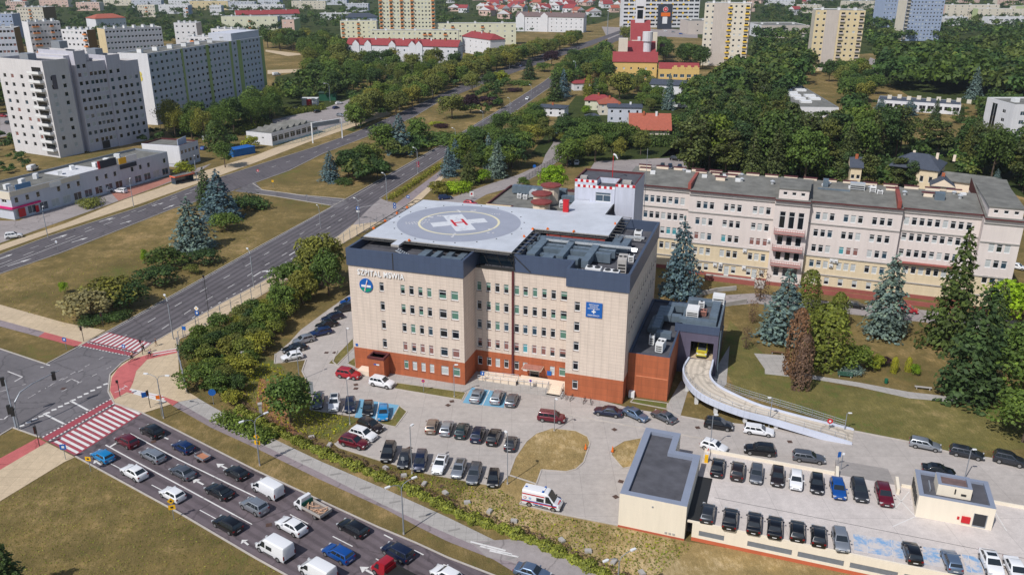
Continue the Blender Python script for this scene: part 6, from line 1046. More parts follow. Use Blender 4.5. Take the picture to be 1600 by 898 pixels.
# ambulances
def dress(am, l1=True):
    b = MB(); L, W = 5.5, 1.98
    for s in (-1, 1):
        y = s*(W/2+.012); e = s*.008
        for z0, z1, m, x1 in ((.78, .95, 0, .42), (.97, 1.08, 1, .42)): b.box(-.49*L, min(y, y+e), z0, x1*L, max(y, y+e), z1, m)
        y2 = s*(W/2*.945+.03); b.box(-.49*L, min(y2, y2+e), 1.95, .1*L, max(y2, y2+e), 2.12, 0); b.box(-.2*L, min(y, y+e), .6, -.05*L, max(y, y+e), .7, 1); b.box(-.02*L, min(y, y+e), .6, .06*L, max(y, y+e), .7, 1)
        b.tube([(-.41*L, y, 1.45), (-.41*L, y+e, 1.45)], .22, 14, 0); b.tube([(-.41*L, y+e, 1.45), (-.41*L, y+e*2, 1.45)], .15, 14, 2); b.tube([(-.28*L, y, 1.45), (-.28*L, y+e, 1.45)], .18, 12, 3)
    b.box(-.46*L, -.15, 2.551, -.4*L, .15, 2.56, 1); b.build('livery_stripe', [RED, BLUESIGN, WHITE, mat('pale_blue_badge', rgb(150, 170, 205), .5, 0)], am); b = MB(); b.box(.02*L, -.7, 2.55, .06*L, .7, 2.68, 0); b.box(.018*L, -.72, 2.56, .062*L, -.4, 2.72, 1); b.box(.018*L, .4, 2.56, .062*L, .72, 2.72, 1); b.build('light_bar', [WHITE, BLUESIGN], am)
am = place('amb', 'wh', 848, 778, 1, .22, 'white ambulance with red and blue stripes on the paved bay', 1.2, name='ambulance', cat='ambulance'); dress(am)
fitted('bonnet_lettering', 'AMBULANS', 1.1, .22, RED, am, (2.3, .55, 1.13), -PI/2, .01, 'LEFT', True)
am2 = copy_tree(PROTO['amb'], (*HW(60.9, 20.2), 3.06), HY-PI/2, 'yellow ambulance parked inside the dark portal at the ramp top'); am2.name = 'ambulance'; am2['category'] = 'ambulance'
for k in kids(am2):
    if k.name.startswith('body'): k.material_slots[0].link = 'OBJECT'; k.material_slots[0].material = PAINT['ye']
# flatbed truck, pickup, trailer
def flatbed(px, py, col, label, crew, zc, load):
    x, y = G(px, py, zc); x2, y2 = G(px+J[0]*8, py+J[1]*8, zc); r = thing('flatbed_truck', label, 'truck', (x, y, .05), math.atan2(y2-y, x2-x), gj); W = 1.95; c = 2.4 if crew else 1.75; f = 2.75; b = MB()
    st = [(f-c, 1, 2.05), (f-c+.05, 1, 2.12), (f-1.25, 1, 2.12), (f-1.1, 1, 2.05), (f-.55, 1, 1.2), (f-.15, .96, 1.05), (f, .9, .75)]; rg = []
    for xx, w, zt in st: h = W/2*w; k = len(b.v); b.v += [(xx, -h*.96, .35), (xx, -h, .5), (xx, -h, min(1.1, zt-.15)), (xx, -h*.84, zt), (xx, h*.84, zt), (xx, h, min(1.1, zt-.15)), (xx, h, .5), (xx, h*.96, .35)]; rg.append(k)
    for p, q in zip(rg, rg[1:]):
        for j in range(8): b.f.append((p+j, p+(j+1) % 8, q+(j+1) % 8, q+j)); b.m.append(0); b.u += [(0, 0)]*4
    for k, rv in ((rg[0], 1), (rg[-1], 0)): t = tuple(k+j for j in range(8)); b.f.append(t[::-1] if rv else t); b.m.append(0); b.u += [(0, 0)]*8
    arches(b, 1, W, .36, f-.75, -1.6); b.build('cab', [PAINT[col], TRIM], r, smooth=True); V = lambda i, j: b.v[rg[i]+j]
    g = MB(); quadpatch(g, [V(4, 3), V(4, 4), V(3, 4), V(3, 3)], 0, .03, .97, .05, .95, .015); g.build('windshield', [CG], r); g = MB(); quadpatch(g, [V(0, 4), V(0, 3), V(0, 2), V(0, 5)], 0, .1, .9, .1, .6, .015); g.build('rear_window', [CG], r)
    for s in (-1, 1): y0, y1 = s*W/2, s*W/2*.9; q = [(f-1.5, y0, 1.15), (f-.62, y0, 1.15), (f-1.15, y1, 1.9), (f-1.5, y1, 1.9)]; q = q if s < 0 else q[::-1]; g = MB(); quadpatch(g, q, 0, .02, .98, .04, .96, .02); g.build('side_window', [CG], r); o = MB(); o.rbox(f-.08, s*.75, .7, .12, .3, .2); o.build('headlight', [HEAD], r)
    b = MB(); e = f-c-.1; b.box(-2.9, -1.05, .72, e, 1.05, .82, 1)
    for a in ((-2.9, -1.05, e, -1.0), (-2.9, 1.0, e, 1.05), (-2.9, -.99, -2.85, .99)): b.box(a[0], a[1], .82, a[2], a[3], 1.2, 0)
    b.box(e-.05, -.99, .82, e, .99, 1.5, 2); b.box(-2.8, -.35, .4, f-.4, .35, .7, 3); b.build('flatbed', [CONC if col == 'wh' else DARK, mat('bed_boards', rgb(130, 115, 105), .9, .3, 3) if col == 'wh' else TRIM, mat('green_headboard', rgb(0, 90, 72)) if col == 'wh' else PAINT[col], TRIM], r)
    if load:
        b = MB()
        for i in range(16): b.rbox(random.uniform(-2.5, e-.5), random.uniform(-.7, .7), .825+.02*i, random.uniform(.5, 1.8), .12, .05, random.uniform(0, 3))
        b.build('timber_load', [mat('pale_timber', rgb(200, 160, 130), .9, .2, 2)], r)
    wheels(r, 1, W, .36, f-.75, -1.6); return r
flatbed(487, 790, 'wh', 'white flatbed truck with green headboard and loose timber', False, 1.0, True); flatbed(612, 890, 'rd', 'red crew cab pickup with a black bed at the bottom edge', True, 1.1, False)
x, y = G(317, 714, .5); x2, y2 = G(317+J[0]*8, 714+J[1]*8, .5); r = thing('car_trailer', 'small silver trailer with a wooden floor behind the deep blue hatchback', 'trailer', (x, y, .05), math.atan2(y2-y, x2-x), gj)
b = MB(); b.box(-1.1, -.7, .45, 1.1, .7, .5, 1)
for a in ((-1.1, -.72, 1.1, -.68), (-1.1, .68, 1.1, .72), (-1.12, -.7, -1.08, .7), (1.08, -.7, 1.12, .7)): b.box(a[0], a[1], .5, a[2], a[3], .85, 0)
b.tube([(1.1, 0, .48), (2.1, 0, .48)], .05, 5, 0); b.build('tub', [GALV, mat('trailer_boards', rgb(176, 120, 92), .9, .15, 2)], r); t = MB(); t.tube([(0, -.1, 0), (0, .1, 0)], .28, 14); td = t.data('wheel', [BLACK], True)
for s in (-1, 1): link('wheel', td, r, (0, s*.82, .28))
b = MB(); b.box(-1.14, -.68, .5, -1.121, -.5, .62); b.box(-1.14, .5, .5, -1.121, .68, .62); b.build('tail_light', [TAIL], r)
# ---------------------------------------------------------------- street furniture
LP = {}
def lamp_proto(kind):
    r = thing('street_lamp', 'lamp', 'street lamp'); H = 8.0; p = MB()
    if kind == 'double':
        p.tube([(0, 0, 0), (0, 0, H-.9)], .11, 8, 0, True, .07)
        for s in (-1, 1): p.tube([(0, 0, H-.95), (s*.3, 0, H-.35), (s*1.0, 0, H-.08), (s*1.6, 0, H)], .045, 6)
        heads = [(-1.9, 0), (1.9, PI)]
    elif kind == 'single': p.tube([(0, 0, 0), (0, 0, H-1.2), (.12, 0, H-.6), (.6, 0, H-.12), (1.5, 0, H)], .1, 8, 0, True, .05); heads = [(1.85, PI)]
    else: p.tube([(0, 0, 0), (0, 0, H-.1), (.15, 0, H)], .07, 6, 0, True, .05); heads = [(.45, PI)]
    p.build('pole', [GALV], r, smooth=True)
    for x, a in heads:
        h = MB(); q = .38 if kind != 'post' else .3; h.prism([(-q, -.14), (q*.6, -.17), (q, -.08), (q, .08), (q*.6, .17), (-q, .14)], -.06, .1); o = h.build('lamp_head', [WHITE], r, (x, 0, H), a)
    b = MB(); b.cyl(0, 0, 0, .35, .16, .13, 8); b.build('base_collar', [CONC], r); return r
def lamp(kind, px, py, h, dx, dy, label):
    x, y = G(px, py); x2, y2 = G(px+dx, py+dy); rot = math.atan2(y2-y, x2-x)
    if kind not in LP: r = LP[kind] = lamp_proto(kind); r.location = (x, y, 0); r.rotation_euler = (0, 0, rot); r['label'] = label
    else: r = copy_tree(LP[kind], (x, y, 0), rot, label)
    r['group'] = 'street and car park lamps'; r.scale = (1, 1, h/8.0) if kind != 'single' else (h/8.0,)*3
for t in (('double', 631, 834, 8, 20, -8, 'double headed lamp on the verge beside the dark estate car'), ('double', 406, 727, 8.2, 20, -8, 'double headed lamp with yellow sign above the white panel van'), ('double', 256, 653, 8, 20, 2, 'double headed lamp on the red and sand coloured junction corner'), ('double', 963, 955, 8, 18, -8, 'double headed lamp cut by the bottom edge at the hedge'),
    ('single', 271, 530, 8.8, -14, -20, 'curved lamp at the fence start beside the red avenue crossing'), ('single', 397, 450, 9, -14, -16, 'curved lamp with a yellow plate on the avenue pavement'), ('single', 75, 371, 8.2, 4, -10, 'curved lamp before the pink corner shop'), ('single', 209, 323, 8.4, 4, -10, 'curved lamp at the red shop paving'), ('single', 308, 283, 8.4, 4, -10, 'curved lamp by the orange bus shelter'), ('single', 501, 357, 6.5, -14, -10, 'curved lamp at the link road mouth beside the avenue'), ('single', 562, 354, 8, -10, -4, 'tall lamp on the junction pavement corner'), ('single', 605, 316, 9, -14, -6, 'curved lamp in the verge before the low hedge'), ('single', 653, 271, 9, -14, -4, 'curved lamp with red signs on the avenue'), ('single', 712, 234, 8.5, -14, -4, 'curved lamp rising behind the spruces on the avenue'), ('single', 755, 204, 8.5, -14, -4, 'avenue lamp beside the dark hedge, first from the spruces'), ('single', 797, 181, 8.5, -14, -4, 'avenue lamp beside the dark hedge, second from the spruces'), ('single', 830, 158, 8.5, -14, -4, 'avenue lamp next to the lone white car'), ('single', 899, 127, 12, -8, -2, 'tall lamp among the trees by the white bungalow'), ('single', 563, 200, 9, 12, -4, 'lamp on the far pavement right of the gantry sign'), ('single', 624, 174, 9, 12, -4, 'lamp before the avenue trees left of the round bush'), ('single', 676, 150, 9, 12, -4, 'lamp before the avenue trees behind the round bush'), ('single', 756, 112, 9, 12, -4, 'lamp on the far carriageway behind the yellow bush'), ('single', 796, 108, 9, 12, -4, 'lamp on the far carriageway left of the dark tree'), ('single', 855, 84, 10, 12, -4, 'lamp on the far carriageway by the purple tree'), ('single', 498, 213, 7, 12, 0, 'short lamp behind the gantry sign'), ('single', 516, 160, 10, -12, 0, 'double lamp on the estate car park'), ('single', 360, 190, 9, -10, 0, 'lamp among the trees by the figure 3 block'), ('single', 252, 207, 7, -10, 0, 'lamp between the tower block and the gable shop'),
    ('post', 545, 567, 7.2, 10, 4, 'thin car park lamp at the left hospital corner'), ('post', 547, 663, 8.2, 10, -8, 'thin car park lamp beside the left blue bays'), ('post', 710, 620, 6.2, 10, 0, 'thin lamp on the grass strip before the hospital'), ('post', 468, 594, 6.2, 10, -4, 'thin lamp beside the white hatchback on the bend'), ('post', 644, 740, 8, 6, -4, 'thin lamp between the two near lot rows'), ('post', 793, 756, 8.4, -8, -8, 'thin lamp at the right end of the near lot row'), ('post', 866, 673, 6, 6, 6, 'thin lamp with a ring before the dark red estate'), ('post', 1109, 703, 6.2, 8, 0, 'thin lamp behind the white hatchback at the deck'), ('post', 1319, 674, 3.4, 8, 0, 'short square headed lamp at the ramp foot'), ('post', 1311, 748, 4.0, 5, -10, 'dark thin lamp post at the deck gate'), ('post', 1201, 668, 5.5, -5, 0, 'thin lamp with a bright head in front of the curved ramp'), ('post', 1507, 748, 5, 5, 0, 'dark lamp behind the stair hall')): lamp(*t)
ma = thing('floodlight_mast', 'tall pale mast standing beside the far avenue bend', 'mast', (*G(949, 55), 0)); b = MB(); b.cyl(0, 0, 0, 24, .5, .25, 8); b.build('pole', [GALV], ma); b = MB(); b.cyl(0, 0, 24, 24.6, 1.2, 1.2, 8); b.build('lamp_head', [WHITE], ma)
# traffic signals
def sig(b, x, y, z, rot=0, n=3): b.rbox(x, y, z, .42, .3, .38*n+.12, rot, 1)
def signal_post(px, py, h, label, n=3, board=None):
    r = thing('traffic_light', label, 'traffic light', (*G(px, py), 0), 0, 'traffic lights of the junction'); b = MB(); b.cyl(0, 0, 0, h, .06, n=6); b.build('post', [DARK], r); b = MB(); b.rbox(0, -.2, h-.45*n, .4, .3, .38*n+.1, .4); b.build('signal_head', [DARK], r)
    for i in range(n): b = MB(); b.tube([(-.02, -.36, h-.45*n+.2+.38*i), (-.02, -.4, h-.45*n+.2+.38*i)], .12, 8); b.build('lens', [mat('lens_dark', rgb(60, 16, 16)) if 'lens' not in PAL else PAL['lens']], r)
    if board: b = MB(); b.rbox(-.6, -.1, h-1.3, .9, .06, .9, .5); b.build('sign', [board], r)
PAL['lens'] = mat('signal_lens', rgb(70, 20, 18), .3, 0)
for t in ((62, 697, 3.8, 'small signal post at the red path before the kerbside grass', 3), (188, 620, 3.3, 'small signal post on the red cycle corner', 1), (235, 637, 3.4, 'signal post with a blue board beside the cycle crossing', 2, BLUESIGN), (131, 533, 3.4, 'small signal post at the sand path end of the avenue crossing', 2), (223, 554, 3.2, 'small signal post at the fence side of the avenue crossing', 1), (162, 511, 3.4, 'small signal post under the grey-green shrub', 2), (326, 487, 8.4, 'tall dark post with a small head on the fenced pavement', 1)): signal_post(*t)
for bx, by, hx, hy, hgt_, lab in ((30, 671, 83, 584, 6.5, 'curved signal mast reaching over the junction'), (25, 668, 5, 580, 7.2, 'straight pale signal mast at the left picture edge')):
    r = thing('signal_mast', lab, 'traffic light', (*G(bx, by), 0), 0, 'traffic lights of the junction'); a, c = G(bx, by), G(hx, hy, hgt_); dx, dy = c[0]-a[0], c[1]-a[1]; b = MB()
    b.tube([(0, 0, 0), (0, 0, hgt_*.55), (dx*.05, dy*.05, hgt_*.75), (dx*.2, dy*.2, hgt_*.93), (dx*.5, dy*.5, hgt_), (dx*1.15, dy*1.15, hgt_+.15)] if bx == 30 else [(0, 0, 0), (dx*.3, dy*.3, hgt_*.6), (dx*.5, dy*.5, hgt_)], .15, 8, 0, True, .09); b.build('mast', [GALV], r, smooth=True)
    b = MB(); b.rbox(dx if bx == 30 else dx*.5-.4, dy if bx == 30 else dy*.5, hgt_-1.1, .6, .4, 1.5, .5); b.build('signal_head', [DARK], r); b = MB(); b.rbox(-.35, -.1, 2.6, .5, .4, 1.6, .3); b.build('signal_head', [DARK], r)
# signs
def sign(px, py, h, label, panels, rot=None):
    """panels: (shape, width, height, z, material[, symbol material])"""
    r = thing('road_sign', label, 'sign', (*G(px, py), 0), rot if rot is not None else -.3+random.random()*.6, 'road signs'); b = MB(); b.cyl(0, 0, 0, h, .045, n=6); b.build('post', [GALV], r)
    for sh, w, hh, z, m, *s in panels:
        b = MB(); n = {'d': 4, 'o': 16, 't': 3}.get(sh)
        if n: p = [(w/2*math.sin(2*PI*i/n+(PI if sh == 't' else 0)), z+w/2*math.cos(2*PI*i/n+(PI if sh == 't' else 0))) for i in range(n)]
        else: p = [(-w/2, z-hh/2), (-w/2, z+hh/2), (w/2, z+hh/2), (w/2, z-hh/2)]
        b.face([(u, -.09, v) for u, v in p[::-1]]); b.face([(u, -.06, v) for u, v in p]); k = len(p)
        for i in range(k): u, v = p[i], p[(i+1) % k]; b.face([(u[0], -.09, u[1]), (v[0], -.09, v[1]), (v[0], -.06, v[1]), (u[0], -.06, u[1])])
        o = b.build('panel', [m], r)
        if s: b = MB(); b.face([(u*.42, -.096, z+(v-z)*.42) for u, v in p[::-1]]); b.build('symbol', [s[0]], o)
SY, SB, SW, SR = YELLOW, BLUESIGN, WHITE, RED
for t in ((142, 736, 2.6, 'yellow diversion board at the kerb by the bright blue hatchback', [('r', .9, .7, 2.2, SY, DARK)]), (272, 811, 3.4, 'two yellow boards on one post beside the queue', [('d', 1.0, 1, 3.0, SY, DARK), ('r', .9, .7, 2.0, SY, DARK)]), (103, 718, 2.8, 'blue pedestrian crossing sign at the left end of the big crossing', [('r', .9, .9, 2.3, SB, SW)]), (104, 546, 2.6, 'blue pedestrian crossing sign at the sand path', [('r', .8, .8, 2.2, SB, SW)]), (196, 556, 2.4, 'small blue sign standing on the avenue crossing', [('r', .7, .7, 2.1, SB, SW)]), (334, 632, 2.7, 'large round blue cycle sign before the bushes', [('o', 1.25, 1, 2.4, SB)]), (312, 516, 5.2, 'yellow diamond over two blue boards by the fence', [('d', 1.1, 1, 4.9, SW, SY), ('r', .9, .9, 3.9, SB, SW), ('r', .7, .7, 3.7, SB)]), (290, 528, 2.6, 'small blue sign at the fence corner', [('r', .8, .8, 2.2, SB)]), (406.5, 725, 5.2, 'yellow arrow board and diamond on the double lamp post', [('d', 1.0, 1, 4.8, SY, DARK), ('r', .9, .7, 3.8, SY, DARK)]), (253, 650, 4, 'orange board on the junction corner lamp', [('r', .9, .7, 3.6, ORANGE)]), (91, 393, 3.0, 'pale blue topped bollard sign in the avenue edge', [('o', .7, 1, 2.7, SW, SB)]), (4, 279, 3, 'dummy', [('o', .7, 1, 2.4, SR)]),
    (404, 277, 2.7, 'red no entry sign at the tip of the spruce lawn', [('o', .9, 1, 2.4, SR, SW)]), (427, 293, 2.6, 'small yellow sign on the spruce lawn edge', [('r', .7, .7, 2.2, SY)]), (480, 317, 2.7, 'grey sign back at the link road, left one', [('t', .9, 1, 2.4, GALV)]), (503, 322, 2.7, 'grey sign back at the link road, right one', [('t', .9, 1, 2.4, GALV)]), (560, 342, 3.8, 'blue triangle topped sign on the junction pavement', [('r', .9, .9, 3.3, SB, SW), ('r', .9, .5, 2.3, SW)]), (617, 331, 2.8, 'two round blue signs beside the helipad fence', [('o', 1.0, 1, 2.4, SB, SW), ('o', 1.0, 1, 1.5, SB, SW)]), (638, 318, 2.6, 'square blue sign on the cycle path by the helipad', [('r', .9, .9, 2.2, SB, SW)]), (653.5, 270, 4.2, 'red bordered round signs on the avenue lamp', [('o', 1, 1, 3.6, SR, SB), ('o', 1, 1, 2.5, SR, SW)]), (708, 300, 2.6, 'small violet sign by the yellow green bush', [('o', .9, 1, 2.2, SR, SB)]), (737, 312, 2.6, 'white board sign behind the helipad', [('r', 1.3, 1.6, 1.9, SW, SR)]), (835, 270, 2.8, 'round blue sign beside the back street', [('o', 1.2, 1, 2.4, SB)]), (486, 618, 2.8, 'grey sign back on the bend by the grey saloon', [('r', 1.1, 2.2, 1.7, GALV)]), (662, 612, 2.4, 'small red and blue sign on the grass strip', [('o', .6, 1, 2.2, SR, SB)]), (1308, 730, 2.8, 'pair of blue signs at the deck gate', [('r', .5, .9, 2.3, SB), ]), (1294, 676, 2.6, 'red round stop sign at the ramp foot', [('o', .9, 1, 2.2, SR, SW)]), (630, 731, 2.0, 'small grey sign back in front of the near lot row', [('r', .5, .6, 1.7, GALV)])):
    if t[3] != 'dummy': sign(*t)
gt = thing('gantry_sign', 'white lattice sign gantry over the far carriageway', 'sign', (*G(489, 224), 0)); a, c = G(489, 224), G(535, 216); dx, dy = c[0]-a[0], c[1]-a[1]; b = MB()
for f in (0, 1): b.rbox(dx*f, dy*f, 0, .45, .45, 8.6, 0)
b.build('leg', [WHITE], gt); b = MB()
for z in (6.6, 8.4): b.tube([(0, 0, z), (dx, dy, z)], .16, 6)
for i in range(9): b.tube([(dx*i/8, dy*i/8, 6.6), (dx*(i+.5)/8 if i < 8 else dx, dy*(i+.5)/8 if i < 8 else dy, 8.4)], .08, 5)
b.build('truss', [WHITE], gt); b = MB(); q = math.atan2(dy, dx); b.rbox(dx*.5, dy*.5-.3, 6.8, math.hypot(dx, dy)*.9, .1, 1.5, q); b.build('sign_panel', [GALV], gt)
bs = thing('bus_shelter', 'brown bus shelter with an orange roof edge by the road', 'bus shelter', (*G(275, 289), 0), .95); b = MB(); b.box(0, 2.2, 0, 7, 2.35, 2.5, 0); b.box(0, 0, 0, .15, 2.2, 2.5, 0); b.box(6.85, 0, 0, 7, 2.2, 2.5, 0); b.build('glass_wall', [G_BLUE], bs); b = MB(); b.box(-.3, -.4, 2.5, 7.3, 2.6, 2.7, 0); b.box(-.35, -.46, 2.45, 7.35, -.41, 2.95, 1); b.box(-.36, -.4, 2.45, -.31, 2.6, 2.95, 1); b.build('roof', [ROOFG, mat('shelter_orange', rgb(220, 110, 80))], bs); b = MB(); b.box(1, 1.6, .42, 6, 2.0, .5); b.build('bench', [BROWNW], bs)
# hospital boundary fence along the avenue pavement
fe = thing('boundary_fence', 'tall grey steel post fence along the avenue pavement', 'fence', (0, 0, 0)); fpx = [(292, 612), (279, 560), (281, 530), (330, 506), (400, 466), (480, 419), (545, 376), (604, 345)]; s_, tot = sample(gp(fpx), 64); b = MB()
for z in (.3, 2.2): b.tube([(*p, z) for p in s_], .035, 5)
b.build('rail', [GALV], fe)
for p in s_[::2]: b = MB(); b.box(p[0]-.06, p[1]-.06, 0, p[0]+.06, p[1]+.06, 2.9); b.build('post', [GALV], fe)
def meshfence(px, h, label, m, n=None):
    r = thing('mesh_fence', label, 'fence', (0, 0, 0)); pl, tot = sample(gp(px), n or 14); b = MB()
    for p, q in zip(pl, pl[1:]):
        k = max(3, int(L2(p, q)/.35))
        for i in range(k): x, y = p[0]+(q[0]-p[0])*i/k, p[1]+(q[1]-p[1])*i/k; b.cyl(x, y, .1, h, .018, n=3)
        for z in (.2, h*.35, h*.68, h): b.tube([(*p, z), (*q, z)], .03, 4)
    b.build('wire_panel', [m], r)
    for p in pl: b = MB(); b.cyl(*p, 0, h+.1, .05, n=5); b.build('post', [m], r)
meshfence([(278, 546), (283, 580), (292, 612)], 2.6, 'pale wire mesh fence panel at the junction corner', GALV, 5); meshfence([(1112, 600), (1160, 618), (1250, 645), (1320, 668)], 1.3, 'thin pale wire fence above the curved ramp', GALV); meshfence([(817, 285), (850, 264), (875, 247)], 1.8, 'thin dark fence along the back street', DARK); meshfence([(428, 231), (470, 222), (520, 203), (560, 190)], 2.0, 'teal sheet fence along the sawtooth workshop', mat('teal_fence', rgb(20, 110, 120)))
for i, (px, py, lab) in enumerate(((412, 546, 'leaning old concrete post in the bushes, uppermost'), (381, 566, 'old concrete post in the bushes, middle one'), (408, 648, 'old concrete post by the path lamp, lowest'))): o = thing('concrete_post', lab, 'post', (*G(px, py), 0), .3, 'old concrete posts'); b = MB(); b.box(-.25, -.25, 0, .25, .25, 2.0); b.build('shaft', [CONC], o); b = MB(); b.box(-.35, -.35, 2.0, .35, .35, 2.2); b.build('cap', [CONC], o)
for i, (px, py) in enumerate(((487, 684), (515, 696), (603, 732), (631, 744), (663, 757), (696, 771), (730, 786), (765, 800), (878, 845), (919, 862), (959, 879), (1003, 896), (803, 815))): o = MB(); o.rbox(0, 0, 0, .9, .6, .35, .4+i); o.rbox(0, 0, .35, .8, .5, .06, .4+i); o = o.build('stone_block', [CONC], None, (*G(px, py), 0)); tag(o, 'small pale concrete block lying behind the long hedge', 'block', 'concrete blocks behind the hedge')
for i, (px, py, lab) in enumerate(((915, 702, 'orange traffic cone on the oval lawn kerb'), (957, 706, 'orange traffic cone on the small lawn kerb'))): o = thing('traffic_cone', lab, 'cone', (*G(px, py), .06), 0, 'orange cones'); b = MB(); b.box(-.25, -.25, 0, .25, .25, .06); b.build('base', [DARK], o); b = MB(); b.cyl(0, 0, .06, 1.0, .22, .05, 10); b.build('body', [ORANGE], o)
o = thing('barrier_post', 'white and red barrier post at the corner of the garage deck', 'barrier', (*DW(-.2, 14.5), DZ), DY); b = MB(); b.box(-.25, -.25, 0, .25, .25, 1.1, 0); b.build('box', [YELLOW], o); b = MB(); b.box(-.06, .2, 1.0, .06, 3.6, 1.12, 0); b.box(-.065, 1.2, .995, .065, 2.0, 1.125, 1); b.build('arm', [WHITE, RED], o)
for px, py, m, lab, L in ((1320, 589, mat('green_bench', rgb(50, 88, 72)), 'green park bench beside the grey path', 2.6), (1442, 608, CONC, 'grey stone bench under the big spruce', 2.8), (1214, 553, BROWNW, 'brown bench on the small paved square', 2.4)):
    o = thing('park_bench', lab, 'bench', (*G(px, py), 0), -.25, 'park benches'); b = MB(); b.box(-L/2, -.25, .42, L/2, .25, .5); b.build('seat', [m], o)
    for s in (-1, 1): b = MB(); b.box(s*L*.38-.06, -.22, 0, s*L*.38+.06, .22, .42); b.build('leg', [CONC], o)
    if 'green' in lab: b = MB(); b.box(-L/2, .22, .6, L/2, .28, .95); b.build('backrest', [m], o)
o = thing('litter_bin', 'green litter bin beside the park path', 'bin', (*G(1384, 599), 0)); b = MB(); b.cyl(0, 0, .15, .95, .28, .32, 12); b.build('body', [mat('green_bin', rgb(20, 96, 70))], o); b = MB(); b.cyl(0, 0, 0, .15, .06, n=6); b.build('foot', [DARK], o)
o = thing('yellow_kiosk', 'small white and green kiosk on the estate car park', 'kiosk', (*G(472, 165), 0)); b = MB(); b.box(0, 0, 0, 8, 4, 3.4, 0); b.box(2.4, -.05, 0, 5.2, -.01, 3.2, 1); b.build('wall', [W_, RED], o); b = MB(); b.box(-.3, -.3, 3.4, 8.3, 4.3, 3.7); b.build('roof', [WHITE], o)
o = thing('green_shed', 'dark green metal shed on the estate car park', 'shed', (*G(499, 158), 0), .1); b = MB(); b.box(0, 0, 0, 9, 6, 4); b.build('wall', [mat('shed_green', rgb(28, 84, 62))], o); b = MB(); b.box(-.3, -.3, 4, 9.3, 6.3, 4.3); b.build('roof', [mat('shed_roof', rgb(50, 70, 60))], o)
# bicycles and people
def bicycle(x, y, rot, label, m, group='bicycles at the hospital wall'):
    o = thing('bicycle', label, 'bicycle', (x, y, .06), rot, group); w = MB(); w.tube([(.33*math.cos(2*PI*i/16), 0, .33*math.sin(2*PI*i/16)) for i in range(17)], .025, 5, 0, False)
    for i in range(6): w.tube([(0, 0, 0), (.33*math.cos(PI*i/3), 0, .33*math.sin(PI*i/3))], .006, 3)
    wd = w.data('wheel', [BLACK])
    for xx in (-.5, .52): link('wheel', wd, o, (xx, 0, .34))
    f = MB()
    for p in ([(-.5, 0, .34), (-.12, 0, .3), (.4, 0, .85)], [(-.5, 0, .34), (-.2, 0, .82), (.4, 0, .85)], [(-.12, 0, .3), (-.22, 0, .95)], [(.52, 0, .34), (.38, 0, 1.0)]): f.tube(p, .025, 5)
    f.build('frame', [m], o); f = MB(); f.tube([(.34, -.28, 1.05), (.38, 0, 1.0), (.34, .28, 1.05)], .02, 5); f.build('handlebar', [DARK], o); f = MB(); f.box(-.34, -.08, .95, -.1, .08, 1.0); f.build('saddle', [DARK], o); return o
for i, (px, py, lab, m) in enumerate(((878, 621, 'pale bicycle leaning by the entrance steps', WHITE), (884, 623, 'dark bicycle next to the pale one by the steps', DARK), (893, 625, 'black bicycle at the brick wall, third from the steps', DARK), (913, 629, 'maroon bicycle with a bag at the brick wall', MAROON), (923, 631, 'dark bicycle nearest the navy saloon', DARK))): x, y = G(px, py); bicycle(x, y, HY+PI/2+.3*math.sin(i*2), lab, m)
SKIN = mat('skin', rgb(190, 140, 112), .6, .05); HAIR = mat('dark_hair', rgb(40, 28, 22), .7, .1)
